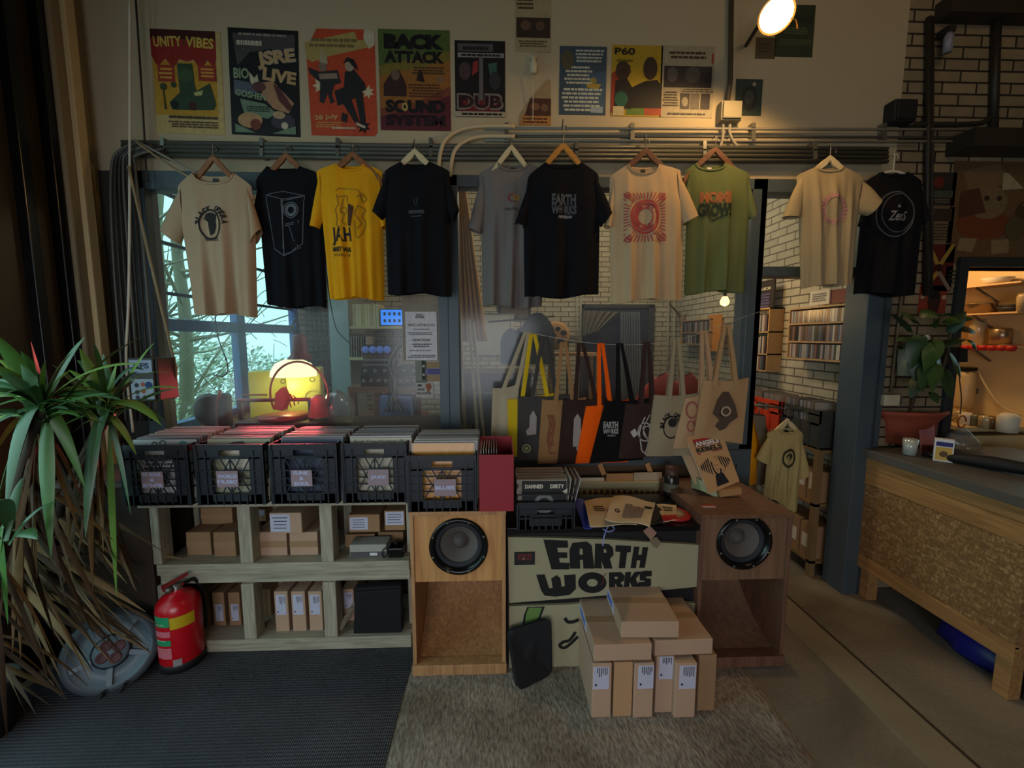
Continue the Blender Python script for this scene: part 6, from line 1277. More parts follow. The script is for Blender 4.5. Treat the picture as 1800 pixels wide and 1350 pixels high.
# wall shelf, pots and small boxes by the plant
sh = at(1640,606,2.58); t = thing('wall_shelf', 'small pale wall shelf behind the rubber plant', 'shelf', (sh.x, 2.66, sh.z)); MB(mat('pale shelf',(110,94,72),.6)).box(-.14,-.13,-.012,.13,0,.012).build('board', t); MB(BLACK).box(-.13,-.12,-.12,.12,-.002,-.014).build('planter_box', t)
p = at(1628,603,2.57); o = MB(OFF).lathe([(0,0),(.014,0),(.015,.04),(.008,.048),(0,.05)],14).build('white_bottle', None, (p.x,2.57,sh.z+.012)); tag(o,'tiny white bottle on the small wall shelf','bottle')
p = at(1590,660,2.60); t = thing('hanging_pot','white cylindrical pot on the brick wall left of the wall shelf','pot',(p.x,2.59,p.z)); MB(mat('white pot',(150,152,132),.4)).lathe([(0,0),(.045,0),(.052,.165),(.046,.165),(.044,.15),(0,.15)],24).build('pot_body', t)
for k in range(7): blade(t,(0,0,.15),(.09*math.cos(k*.9),-.02+.04*math.sin(k*.9),.19-.03*(k%3)),.022,.05,LG[k%4],'leaf')
MB(METAL).box(-.01,.045,.10,.01,.068,.13).build('bracket', t)
p = at(1564,703,2.62); t = thing('socket_box','white plastic box on the brick wall beside the blue post','socket',(p.x,2.66,p.z)); MB(mat('white plastic',(190,180,150),.4)).box(-.05,-.06,-.035,.05,0,.035).build('cover', t, bevel=.004); MB(METAL).box(.052,-.05,-.03,.075,0,.03).build('side_plate', t)
# small things on the counter
p = on(1598,800); t = thing('drinking_glass','clear cut drinking glass near the front of the counter','glass',(p.x,p.y,TZ)); b = MB(mat('cut glass',(170,176,166),.15,spec=.8)); b.lathe([(0,.004),(.032,.004),(.038,.10),(.034,.10),(.030,.012),(0,.012)],12); b.build('tumbler', t)
p = on(1635,792); t = thing('paper_card','pink folded card leaning on the planter','card',(p.x,p.y+.03,TZ)); MB(mat('pink paper',(170,110,120),.7)).add([(-.05,-.02,0),(.05,-.02,0),(.09,.05,.18),(-.01,.05,.18),(-.05,-.016,0),(.05,-.016,0),(.09,.054,.18),(-.01,.054,.18)],[(0,1,2,3),(4,7,6,5),(0,4,5,1),(1,5,6,2),(2,6,7,3),(3,7,4,0)]).build('card_sheet', t); MB(mat('maroon base',(74,26,26),.6)).box(-.05,-.05,0,.09,-.022,.035).build('maroon_box', t)
p = on(1657,812); t = thing('tea_box','small white, blue and yellow carton on the counter','carton',(p.x,p.y,TZ),-.75); MB(WHITE).box(-.04,0,0,.04,.05,.13).build('carton', t, bevel=.002); b = MB(mat('yellow print',(196,160,70),.6)); b.box(-.034,-.001,.01,.034,0,.085); b.m(mat('navy print',(40,36,110),.6)).box(-.034,-.001,.09,.034,0,.115); b.m(mat('brown print',(90,66,40),.6)).disc(0,.045,-.0015,.018,14); b.build('front_print', t)
p = on(1694,795); t = thing('plastic_bag','clear crumpled plastic bag beside the tea carton','bag',(p.x+.04,p.y+.06,TZ)); b = MB(CLEAR); b.lathe([(0,0),(.07,.0),(.09,.03),(.07,.08),(.03,.12),(.015,.14)],16)
for v in b.v: v += Vector((.012*math.sin(60*v.z+9*v.x),.012*math.cos(70*v.x),0))
b.build('bag_body', t)
p = on(1750,828); t = thing('umbrella','folded black umbrella lying on the counter','umbrella',(p.x,p.y+.02,TZ+.038),.0); t.rotation_euler = (0,0,R(118)); MB(mat('black nylon',(16,16,20),.6)).tube([(-.20,0,0),(-.12,0,0),(0,0,0),(.16,0,-.01),(.2,0,-.012)],[.012,.034,.038,.026,.014],14).build('canopy', t); MB(BLACKG).tube([(.19,0,-.012),(.28,0,-.018)],[.014,.016],10).build('handle', t)
p = on(1680,790); t = thing('dried_flowers','bunch of brown and orange dried flowers behind the tea carton','flowers',(p.x+.08,p.y+.16,TZ)); MB(mat('small dark vase',(50,34,24),.4)).lathe([(0,0),(.04,0),(.045,.05),(.02,.10),(.024,.12)],18).build('vase', t); q = random.Random(8)
for k in range(14): a_ = q.uniform(0,6.28); blade(t,(0,0,.10),(.12*math.cos(a_),.08*math.sin(a_),.15+.07*q.random()),.014,.05,(DRY+[mat('burnt orange',(150,86,30),.6)])[k%4],'petal',1,6)
MB(mat('burnt orange',(150,86,30),.6)).tube(circ3 := [(.10+.028*math.cos(k*.42),-.02,.15+.04*math.sin(k*.42)) for k in range(15)],.005,6).build('loop_handle', t)
# ================================================================== kitchen seen through the hatch
SH = [(1750,498,'highest'),(1750,549,'second'),(1750,614,'red-fringed')]
def kshelf(px, py, l, m, th=.012, dep=.22):
    z = atx(px, py, KX-dep).z; t = thing('kitchen_shelf', l+' shelf on the kitchen side wall', 'shelf', (KX, 3.55, z)); MB(m).box(-dep,-.70,-th,0,.90,0).build('board', t); MB(METAL).bar((-.01,-.4,-.12),(-dep+.03,-.4,-th-.003),.012).build('bracket', t); return t, z
ks = mat('pale shelf edge',(206,170,120),.5)
t0, zk0 = kshelf(1750,498,'highest',ks); t1, zk1 = kshelf(1750,549,'second',ks); t2, zk2 = kshelf(1750,608,'red-fringed',ks,.012,.20)
b = MB(mat('red fringe',(186,40,34),.5))
for k in range(26): b.lathe([(0,-.032),(.020,-.028),(.030,-.008),(.026,.008),(0,.010)],10,(-.205,-.68+.058*k,-.006))
b.build('scalloped_fringe', t2)
zw = atx(1750,762,KX-.55).z; t = thing('kitchen_worktop','pale worktop along the kitchen side wall','worktop',(KX,3.55,zw)); MB(mat('pale worktop',(200,176,130),.4)).box(-.55,-.74,-.03,-.005,.90,0).build('slab', t); MB(mat('black worktop edge',(24,22,20),.5)).box(-.552,-.74,-.06,-.53,.90,-.03).build('edge_strip', t); MB(kw).box(-.5,-.74,-zw+.0,-.02,.9,-.06).build('cupboard', t)
ky = lambda px, X_: atx(px, 600, X_).y
def pot_(name, label, px, z, X_, prof, m, cat, extra=None, grp=None):
    y = ky(px, X_); t = thing(name, label, cat, (X_, y, z), 0, grp); MB(m).lathe(prof, 20).build('body', t); 
    if extra: extra(t)
    return t
STL = mat('steel', (150,130,104), .3, .8); CLR = mat('jar glass',(180,160,120),.2,spec=.7)
hnd = lambda t: MB(BLACK).tube([(0,-.09,.04),(.0,-.25,.05)],.009).build('handle', t)
pot_('saucepan','steel saucepan on the second kitchen shelf',1716,zk1+.001,KX-.11,[(0,0),(.085,0),(.09,.07),(.096,.075),(.084,.07),(.08,.005),(0,.005)],STL,'pan',hnd)
pot_('frying_pan','black frying pan on the second kitchen shelf near the right edge',1778,zk1+.001,KX-.11,[(0,0),(.075,0),(.095,.035),(.090,.035),(.07,.006),(0,.006)],BLACK,'pan',hnd)
pot_('glass_jug','clear jug on the second kitchen shelf between the pans',1792,zk1+.001,KX-.17,[(0,0),(.035,0),(.04,.10),(.034,.12),(.034,.004)],CLR,'jug')
pot_('storage_jar','tall clear jar on the red-fringed shelf',1716,zk2+.012,KX-.10,[(0,0),(.045,0),(.05,.14),(.04,.17),(.04,.19),(0,.19)],CLR,'jar')
pot_('storage_jar','square-looking steel canister on the red-fringed shelf',1758,zk2+.012,KX-.10,[(0,0),(.06,0),(.062,.10),(.05,.115),(0,.12)],STL,'canister')
pot_('enamel_bowl','small pale bowl on the highest kitchen shelf',1740,zk0+.001,KX-.10,[(0,0),(.04,0),(.09,.05),(.085,.05),(.0,.01)],OFF,'bowl')
y = ky(1706, KX-.09); zc = atx(1706,720,KX-.09).z; t = thing('water_cylinder','tall cream cylinder with a black cap fixed to the kitchen wall','cylinder',(KX-.09,y,zc)); MB(mat('cream cylinder',(186,160,112),.4)).lathe([(0,0),(.055,0),(.06,.03),(.06,.26),(.05,.29),(0,.30)],24).build('body', t); MB(BLACKG).box(-.05,-.04,.30,.04,.10,.33).build('cap', t); MB(METAL).box(.055,-.02,.12,.09,.02,.16).build('wall_bracket', t)
MB(mat('white hose',(190,170,130),.4)).tube(bez([(0,-.08,.31),(0,-.14,.20),(0,-.26,.06),(0,-.42,.02),(0,-.6,.04)],6),.007).build('hose', t)
for k, (px, l, m) in enumerate(((1702,'clear tumbler',CLR),(1716,'cream mug',OFF),(1735,'grey-green jar',mat('grey green',(96,96,76),.4)),(1750,'cloudy glass jar',CLR),(1766,'brown-tinted glass jar',mat('brown glass',(120,92,60),.2)),(1790,'tall cream canister',OFF))):
    pot_('mug' if 'mug' in l else 'storage_jar', l+' on the kitchen worktop', px, zw+.001, KX-.40-.03*(k%2), [(0,0),(.035+.008*(k%3),0),(.038+.008*(k%3),.07+.03*(k==5)),(.032,.085+.04*(k==5)),(0,.085+.04*(k==5))], m, 'mug' if 'mug' in l else 'jar')
t = tubes('cable','thin black cable hanging down the edge of the kitchen hatch','cable',BLACK,[(1685,620,2.6),(1686,660,2.6),(1690,700,2.6),(1688,728,2.6)],.003)
p = at(1690,628,2.6); o = MB(BLACK).prism([(-.03,-.03),(.04,-.03),(.03,.05),(-.01,.06)],-.015,.015).build('black_plug_box', None, (p.x,2.61,p.z)); tag(o,'small black device at the top of the cable on the hatch edge','device')
# ================================================================== back room: right side wall with discs
def onx(px, py, X_=RX): return atx(px, py, X_)
CDM = [mat('disc case %d' % k, c, .3, var=.05, spec=.5) for k, c in enumerate(((150,146,144),(70,66,70),(196,188,170),(40,38,44),(120,90,80),(90,104,120),(170,160,160),(70,80,70)))]
CDO = []; cdn = {}
def disc_case(k, loc, label, group, h=.125, w=.011, rot=(0,0,0)):
    key = (k, round(h,3), round(w,4))
    if key not in cdn: o = MB(CDM[k]).box(-.125,-w/2,0,0,w/2,h).build('disc_case'); cdn[key] = o
    else: o = cdn[key].copy(); C.objects.link(o)
    o.location = loc; o.rotation_euler = rot; tag(o, label, 'disc case', group)
def disc_shelf(label, pxl, pxr, ys, D, rowlab, pitch, hs, seed, side=False):
    ya, yb = onx(pxl, 600, RX-D).y, onx(pxr, 600, RX-D).y; y0, y1 = min(ya,yb), max(ya,yb); pm_ = (pxl+pxr)/2
    zs = [onx(pm_, y, RX-D).z for y in ys]; t = thing('disc_shelf', label, 'shelf', (RX, (y0+y1)/2, zs[-1])); o_ = t.location; h = (y1-y0)/2; q = random.Random(seed)
    for k, z in enumerate(zs): MB(PINEX).box(-D-.004,-h,z-o_.z-.012,0,h,z-o_.z).build('shelf_board', t)
    for y in (-h, h-.012): MB(mat('pine side',(176,136,84),.6)).box(-D,y,0,-.004,y+.012,zs[0]-o_.z).build('side_board', t)
    for r in range(len(zs)-1):
        y = y0+.02; zz = zs[r+1]+.0015
        while y < y1-.03:
            w = pitch*q.choice((1,1,1,1.6)); gap = zs[r]-zs[r+1]; disc_case(q.randrange(8), (RX-D+.135 if D > .14 else RX-.01, y+w/2, zz), 'disc case in the '+rowlab[r], 'discs in the '+rowlab[r], min(gap-.025, hs*q.uniform(.9,1)), w*.88); y += w
    return zs, y0, y1
# far unit (wooden side faces us) and near unit
disc_shelf('three-tier pine disc shelf with a broad side board, seen through the doorway', 1290,1350,(544,583,620,648),.13,('top row of the doorway shelf','middle row of the doorway shelf','bottom row of the doorway shelf'),.018,.15,2)
disc_shelf('long low three-tier disc shelf beside the blue door post', 1384,1516,(537,566,600,632),.14,('top row of the long disc shelf','middle row of the long disc shelf','bottom row of the long disc shelf'),.0165,.13,3)
disc_shelf('far pine disc shelf near the back corner, seen over the tote bags', 1196,1246,(562,584,604),.16,('upper row of the far disc shelf','lower row of the far disc shelf'),.022,.17,4)
def lean(name, label, cat, pxl, pxr, yt, yb, m, X_=RX-.03, art=None):
    a = onx(pxl,yt,X_); c = onx(pxr,yb,X_); y0, y1 = sorted((a.y,c.y)); z0 = c.z; H = onx((pxl+pxr)/2,yt,X_).z-z0
    t = thing(name, label, cat, (X_,(y0+y1)/2,z0)); w = (y1-y0)/2; MB(m).box(-.006,-w,0,.006,w,H).build('board', t)
    if art: b = MB(); b.M = Matrix.Rotation(R(-90),4,'Z'); art(b, w, H); b.build('print', t)
    return t
def jz(b, w, H): b.m(OFF).text('Jazz',0,H*.72,-.008,w*1.5,H*.16,.02); b.m(mat('violet print',(90,84,120),.5)).scrib(0,H*.32,-.008,w*1.5,H*.5,5,3,.7)
lean('record','dark record sleeve titled Jazz on top of the doorway shelf','record',1326,1360,494,543,mat('dark sleeve',(52,44,44),.4),RX-.08,jz)
def wp(b, w, H): b.m(GREY).scrib(0,H*.5,-.008,w*1.5,H*.6,4,5,.6)
lean('record','white printed sleeve standing on the long disc shelf','record',1426,1458,510,534,OFF,RX-.07,wp)
lean('record','maroon sleeve standing on the long disc shelf','record',1460,1500,508,530,mat('maroon sleeve',(96,34,40),.5),RX-.06)
lean('wall_panel','orange lit panel on the side wall beside the far disc shelf','panel',1247,1266,553,618,mat('orange card',(206,130,40),.5),RX-.12)
# record browser along the side wall
XB, HD = 2.345, .112; zs1, zs2 = onx(1450,795,XB-HD).z, onx(1450,895,XB-HD).z
t = thing('record_browser','brown shelving unit below the discs, holding crates and cartons','shelf unit',(XB,3.55,0)); h = .74
for z in (zs1, zs2, .12): MB(mat('dark shelf wood',(120,96,62),.7)).box(-HD-.01,-h,z-.02,HD,h,z).build('shelf_board', t)
for y in (-h,-.02,h-.04): MB(mat('dark shelf wood',(120,96,62),.7)).box(-HD-.01,y,0,-HD+.03,y+.04,zs1-.02).build('upright', t)
z_b = zs1+.001; z_m = zs2+.001
def bcrate(label, m, y0, y1, H):
    t = thing('record_crate', label, 'crate', (XB,(y0+y1)/2,z_b)); w = (y1-y0)/2; b = MB(m)
    b.box(-HD,-w,0,-HD+.01,w,H*.66); b.box(-HD,-w,H*.86,-HD+.01,w,H); b.box(-HD,-w,H*.6,-HD+.01,-w*.4,H*.9); b.box(-HD,w*.4,H*.6,-HD+.01,w,H*.9); b.box(HD-.01,-w,0,HD,w,H); b.box(-HD,-w,0,HD,-w+.01,H); b.box(-HD,w-.01,0,HD,w,H); b.box(-HD,-w,0,HD,w,.01)
    for k in range(5): b.box(-HD-.006,-w+2*w*k/4-.004,0,-HD+.01,-w+2*w*k/4+.004,H*.66)
    b.build('crate_body', t)
bcrate('dark grey plastic crate of records beside the blue door post', mat('dark grey crate',(62,64,60),.5), 2.83, 3.22, .27)
bcrate('orange-red plastic crate of records behind the dark grey crate', mat('orange crate',(206,66,36),.5), 3.26, 3.70, .27)
bcrate('far red plastic crate at the end of the row in the next room', mat('deep red crate',(150,34,30),.5), 3.74, 4.20, .27)
q = random.Random(9)
for y0 in (2.84, 3.27, 3.76):
    for k in range(12):
        y = y0+.03+.028*k; m_ = (2,4,6,0,2,6,8,4,2,1,6,2)[k]; o = SLV[m_].copy(); C.objects.link(o); o.location = (XB, y, z_b+.012); o.scale = (.62,1,.98); o.rotation_euler = (-.12+q.uniform(-.04,.04), 0, q.uniform(-.02,.02)); tag(o, 'record sleeve in the crates of the next room beside the doorway', 'record', 'records in the next-room crates')
for k, y in enumerate((2.88, 3.0, 3.12, 3.24, 3.36)):
    t = thing('cardboard_box', 'upright labelled carton on the middle board of the next-room shelving', 'box', (XB+.01, y, z_m), 0, 'cartons in the next-room shelving'); MB(CARD2).box(-.10,-.05,0,.10,.05,.22).build('carton', t); MB(OFF).box(-.1015,-.036,.08,-.10,.036,.2).build('shipping_label', t)
for k, y in enumerate((2.90, 3.05, 3.20)):
    t = thing('cardboard_box', 'dim labelled carton on the lowest board of the next-room shelving', 'box', (XB+.01, y, .121), 0, 'low cartons in the next-room shelving'); MB(CARD2).box(-.10,-.065,0,.10,.065,.24).build('carton', t); MB(OFF).box(-.1015,-.045,.06,-.10,.045,.16).build('shipping_label', t)
# shirts hanging in the doorway
hanger('cream hanger of the ecru shirt hanging low in the doorway', 1384,738, WP, 2.72, (15,13), (0,720))
shirt('ecru T-shirt with a round dark head print hanging low in the doorway', cloth('doorway cotton',(168,154,104)), 2.72, (1368,1400,752), (1348,762), (1412,766), ((1328,806),(1350,818)), ((1421,830),(1402,842)), (1350,800), (1408,820), (1342,870), (1400,900), lambda b, G, s: (b.m(mat('deep olive print',(44,44,26),.8)), ring(b, G, 1381, 803, 12, 9, s, 0, 1.4), b.disc(G(1381,800)[0], G(1381,800)[1], 0, 6*s, 12)), BLACK, 8, 3, .014, 12, .035)
tubes('clothes_rail', 'dark rail in the doorway carrying the low hanging shirts', 'rail', METAL, [(1300,708,2.78),(1410,722,2.78)], .008, smooth=False)
for (px, c, l, Yd) in ((1312,(222,152,20),'edge-on yellow shirt on the rail in the doorway',2.80),(1333,(104,98,84),'edge-on grey shirt on the rail in the doorway',2.86)):
    a = at(px-10,730,Yd); c_ = at(px+12,850,Yd); o_ = at(px,790,Yd); t = thing('t_shirt', l, 'T-shirt', o_); b = MB(cloth(l, c)); vs = []
    for j in range(10):
        f = j/9; z = a.z+(c_.z-a.z)*f-o_.z; wd = (.035+.05*min(1,f*2.5)); 
        for k in range(12): an = 2*math.pi*k/12; vs.append((wd*math.cos(an)*(1+.2*math.sin(4*an+3*f)), .02+.05*math.sin(an), z))
    b.add(vs, [(j*12+k,j*12+(k+1)%12,j*12+12+(k+1)%12,j*12+12+k) for j in range(9) for k in range(12)], True); b.build('cloth_body', t)
    MB(METAL).tube([(0,.02,a.z-o_.z),(0,.02,a.z-o_.z+.05)],.003,6).build('hook', t)
# ================================================================== back wall: doorway with curtains
dl, dr_ = at(1024,620,BY).x, at(1136,620,BY).x; dz = at(1080,542,BY).z
b = MB(mat('door frame dark',(44,46,48),.5)); b.box(dl-.04,BY-.05,0,dl,BY,dz+.05); b.box(dr_,BY-.05,0,dr_+.08,BY,dz+.05); b.box(dl-.04,BY-.05,dz,dr_+.08,BY,dz+.05); b.m(mat('navy door',(24,30,56),.5)).box(dl,BY-.02,0,dr_,BY-.005,dz); struct(b.build('door_2'))
def curtain(label, P, Y, m, k=9, amp=.03):
    A = [at(p[0],p[1],Y) for p in P]; o_ = sum(A,Vector())/len(A); A = [p-o_ for p in A]; nu, nv = 40, 12; b = MB(m); vs = []
    for j in range(nv+1):
        for i in range(nu+1):
            u, v = i/nu, j/nv; p = A[0].lerp(A[1],u).lerp(A[3].lerp(A[2],u),v); p.y += amp*math.sin(k*2*math.pi*u+.6*math.sin(3*v)); vs.append(p)
    b.add(vs,[(j*(nu+1)+i,j*(nu+1)+i+1,(j+1)*(nu+1)+i+1,(j+1)*(nu+1)+i) for j in range(nv) for i in range(nu)],True); o = b.build('curtain',None,o_); s = o.modifiers.new('solidify','SOLIDIFY'); s.thickness = .004; return tag(o,label,'curtain')
curtain('grey-blue pleated curtain at the right side of the far dark door', [(1090,548),(1124,548),(1128,720),(1092,720)], BY-.14, mat('grey curtain',(92,98,108),.8), 8)
curtain('brownish swag of cloth draped across the top of the far dark door', [(1026,546),(1088,548),(1050,582),(1024,592)], BY-.12, mat('brown gauze',(104,98,84),.8), 5)
# tan drape and sticks beside the middle post
curtain('tan wooden-looking drape hanging behind the black shirt and middle post', [(806,326),(818,330),(856,600),(806,600)], 3.05, mat('tan drape',(200,152,92),.8), 5, .02)
for k, (p0, p1) in enumerate((((792,400),(812,735)),((800,395),(822,735)),((824,560),(850,735)),((832,565),(862,690)))):
    p1 = (p1[0]+8, 1000); tubes('wooden_stick', ['pale stick nearest the middle blue post','second pale stick from the middle post','thin brown stick slanting behind the drape','outermost brown stick slanting right of the drape'][k], 'stick', wood_mat('stick wood',(140,124,84),(176,158,112),'Z',3), [p0+(2.9,),p1+(2.84,)], .010, smooth=False)
t = thing('dark_cabinet','dark cabinet with a brown top behind the middle of the window','cabinet',(.0,0,0)); a = at(812,656,3.3); c = at(890,656,3.3); t.location = ((a.x+c.x)/2,3.5,0); w = (c.x-a.x)/2
MB(BLACK).box(-w,-.2,0,w+.2,.3,a.z-.03).build('carcass', t); MB(bw_).box(-w-.02,-.22,a.z-.03,w+.22,.3,a.z).build('top', t); MB(METAL).box(-w*.5,-.205,a.z-.16,w*.6,-.2,a.z-.15).build('drawer_handle', t)
tubes('curtain_rail','short rail holding the tan drape behind the middle blue post','rail',METAL,[(811,322,2.80),(815,326,3.3)],.008,smooth=False)
# clothes on a stand, jacket, cap, globe drum
Yc = 4.3
t = thing('hanging_clothes_group','x','x') if False else None
for k, (px, c, l, w_, y0, y1) in enumerate(((897,(70,84,104),'blue-grey garment hanging left of the dark jacket in the next room',.10,578,640),(915,(46,50,58),'charcoal garment hanging beside the blue-grey one in the next room',.09,576,642),(945,(46,48,50),'dark hooded jacket hanging in the next room',.17,550,640))):
    a = at(px,y0,Yc); z1 = at(px,y1,Yc).z; t = thing('hanging_garment', l, 'clothing', (a.x,Yc,a.z)); b = MB(cloth('garment %d' % k, c)); vs = []; H = a.z-z1
    for j in range(12):
        f = j/11; wd = w_*(.25+.75*min(1,f*3.2)**.7)
        for i in range(16): an = 2*math.pi*i/16; vs.append((wd*math.cos(an), (.03+.03*f)*math.sin(an)*(1+.3*math.sin(5*an+2*f)), -H*f))
    b.add(vs,[(j*16+i,j*16+(i+1)%16,j*16+16+(i+1)%16,j*16+16+i) for j in range(11) for i in range(16)],True); b.build('cloth_body', t); MB(METAL).tube([(0,0,0),(0,0,.11),(.02,0,.13)],.004,6).build('hook', t)
tubes('clothes_rail','thin dark rail carrying the garments in the next room','rail',BLACK,[(858,566,Yc),(975,556,Yc)],.008,smooth=False)
a = at(976,590,Yc+.2); t = thing('painted_drum','round tan drum painted with dark world-map shapes in the next room','drum',a); MB(mat('drum skin',(176,130,76),.7)).lathe([(0,.05),(.12,.05),(.15,.03),(.15,-.05),(0,-.05)],28,axis='Y').build('drum_body', t)
b = MB(INK); 
for (x, z, r) in ((-.06,.05,.035),(.02,.07,.03),(-.02,.0,.025),(.08,.03,.035),(.05,-.06,.04),(-.07,-.05,.02)): b2 = MB(INK); b2.disc(x,z,-.056,r,9,sz=.8); b2.build('map_patch', t)
a = at(998,600,Yc+.3); t = thing('flat_cap','dark flat cap on the head-height stand beside the painted drum','hat',a); MB(mat('cap felt',(64,62,58),.9)).lathe([(.13,-.02),(.125,.0),(.11,.04),(.05,.065),(0,.07)],20).build('crown', t); MB(mat('cap felt',(64,62,58),.9)).box(-.2,-.10,-.03,-.05,.0,-.015).build('peak', t, bevel=.006)
MB(BLACK).tube([(0,0,0),(0,0,-a.z+.0)],.012).build('stand_pole', t)
t = thing('console_table','pale console table in front of the far dark door','table',(0,0,0)); a = at(965,620,4.9); c = at(1050,620,4.9); t.location = ((a.x+c.x)/2,4.9,0); w = (c.x-a.x)/2
MB(PINEX).box(-w,-.2,a.z-.03,w,.2,a.z).build('top', t)
for x in (-w+.03,w-.03):
    for y in (-.17,.17): MB(PINEX).bar((x,y,0),(x,y,a.z-.03),.04).build('leg', t)
t = thing('framed_picture','dark framed picture on the far wall above the garments','picture',at(907,546,BY-.01)); MB(BLACK).box(-.24,-.02,-.12,.20,0,.12).build('frame', t); MB(mat('sepia print',(84,74,62),.6)).box(-.2,-.024,-.09,.16,-.02,.09).build('image', t)
t = thing('whiteboard','pale board on the far wall behind the garments','board',at(890,585,BY-.02)); MB(mat('pale board',(170,168,160),.5)).box(-.42,-.015,-.30,.10,.015,.24).build('panel', t); MB(METAL).box(-.44,-.02,.24,.12,.02,.26).build('top_rail', t)
# hanging tubes in front of the back wall
for k, px in enumerate((1014,1021)): tubes('pipe',['left','right'][k]+' of two pale vertical pipes on the far wall beside the dark door','pipe',mat('pale pipe',(170,166,146),.4),[(px,500,BY-.06),(px,618,BY-.06)],.012,smooth=False)
for k, px in enumerate((1175,1186)): tubes('pipe',['left','right'][k]+' of two slim pipes in the far right corner','pipe',mat('pale pipe',(170,166,146),.4),[(px,520,BY-.05),(px-2,690,BY-.05)],.010,smooth=False)
a = at(1200,556,BY-.25); t = thing('antlers','pair of dark antlers near the far right corner above the disc shelf','antlers',a); 
for s in (-1,1): MB(mat('antler',(84,66,46),.7)).tube(bez([(0,0,-.05),(s*.08,0,.06),(s*.18,-.02,.16),(s*.14,-.02,.26)],5),[.018]*5+[.014]*6+[.007]*5,8).build('antler', t)
MB(mat('skull plate',(120,104,80),.7)).lathe([(0,-.14),(.03,-.12),(.05,-.05),(.03,.0),(0,.02)],12).build('skull', t)
a = at(1274,528,3.6); t = thing('bulb_lamp','small warm glowing bulb hanging behind the green shirt hem','lamp',a); MB(mat('warm bulb',(255,196,90),.4,emit=9)).lathe([(0,-.05),(.03,-.035),(.038,-.01),(.02,.03),(0,.035)],16).build('bulb', t); MB(BLACK).tube([(0,0,.03),(0,0,.08)],.014).build('socket', t); MB(BLACK).tube([(0,0,.08),(0,0,4.4-a.z)],.003,6).build('cord', t); point('bulb_light', a+Vector((0,0,-.09)), 3.5, (1,.6,.22), .04)
# red carrier bag behind the totes
for k, (px, r_) in enumerate(((1186,.17),(1234,.15))):
    a = at(px,702,2.72+.0); t = thing('red_bag', ['larger','smaller'][k]+' red plastic bag standing on the sill behind the '+['grey-beige','pinkish cream']
[k]+' tote bag','bag',(a.x,2.94,.99)); b = MB(mat('red plastic',(206,60,50),.4,var=.15)); b.lathe([(0,0),(r_*.9,0),(r_,.10),(r_*1.0,.27),(r_*.8,.36),(r_*.4,.43),(r_*.2,.46)],20)
    for v in b.v: v.x += .015*math.sin(40*v.z+12*v.y); v.z += .02*math.sin(30*v.x); v.y *= .6
    b.build('bag_body', t); MB(OFF).disc(-.02,.2,-r_*.62,.03,12).build('white_mark', t)
o = MB(PINEX).box(-.7,-.15,-.03,.4,.2,0).build('bench_board', None, (at(1210,700,2.9).x,2.96,.985)); tag(o,'narrow pine ledge inside the next room under the red bags','ledge')
for x in (-.6,.3): MB(PINEX).bar((x,.1,-.03),(x,.1,-.985),.05).build('leg', o)
# ================================================================== vinyl cutting corner at the left window
DZ = 1.03
t = thing('work_desk','workbench with the disc-cutting lathe behind the left window','desk',(-1.15,3.35,0)); MB(bw_).box(-.95,-.35,DZ-.04,.95,.35,DZ).build('top', t)
for x in (-.9,.9):
    for y in (-.3,.3): MB(bw_).bar((x,y,0),(x,y,DZ-.04),.06).build('leg', t)
LY = 3.18; lm = mat('red-lit lathe metal',(150,40,36),.35,.5); P3 = lambda px, py, Y=LY: at(px,py,Y)  # red light on the lathe is put into its metal colour
o_ = P3(500,720); o_.z = DZ; t = thing('cutting_lathe','red-lit record cutting lathe with a long bar on the workbench','lathe',o_); l = lambda px, py, Y=LY: P3(px,py,Y)-o_
MB(mat('lathe base',(70,44,44),.4)).box(-.3,-.12,0,.30,.16,.07).build('base', t, bevel=.008)
MB(lm).tube([l(418,704),l(548,702)],.014,10).build('rail', t); MB(lm).tube([l(425,694),l(470,694)],.006,8).build('lever', t)
MB(lm).lathe([(0,.07),(.17,.07),(.175,.085),(.17,.10),(0,.10)],36,(-.02,.03,0)).build('platter', t)
for px in (422,546): MB(BLACK).bar((l(px,703).x,0,.07),(l(px,703).x,0,l(px,703).z),.03).build('post', t)
MB(mat('red-lit metal',(200,36,30),.3,.4)).prism([(l(486,690).x,l(486,718).z),(l(500,690).x,l(500,720).z),(l(508,690).x,l(508,700).z),(l(500,680).x,l(500,680).z),(l(490,690).x,l(490,690).z)],-.05,.03).build('cutting_head', t)  # red light on the cutting head and its cables put into the colour
for k in range(6): MB(mat('red-lit metal',(200,36,30),.3,.4)).tube(bez([l(490+5*k,692+3*(k%2)),l(484+8*k,704),l(494+6*k,716-3*(k%3))],4),.005,6).build('cable_loop', t)
cpt = l(524,694); R0 = 50*LY/750; MB(mat('copper hoop',(180,80,60),.3,.5)).tube([cpt+Vector((R0*math.cos(a_*math.pi/20)*1.0,.02,R0*math.sin(a_*math.pi/20)*1.15)) for a_ in range(-3,24)],.008,8).build('hoop', t)
MB(mat('suction hose red',(176,60,60),.4)).lathe([(.075,-.06),(.055,.02),(.05,.08),(.02,.10)],18,tuple(l(560,718))).build('dust_cone', t)
point('lathe_red_light', P3(530,690,3.02)+Vector((0,0,.0)), .9, (1.0,.07,.05), .03)
a = P3(548,735,3.0); tq = area('red_glow_fill', (P3(520,700).x, 2.98, 1.42), (P3(520,740).x, 2.35, 1.2), .5, .05, 6.5, (1,.10,.12), 80)  # unseen area light added to give the record tops a red glow
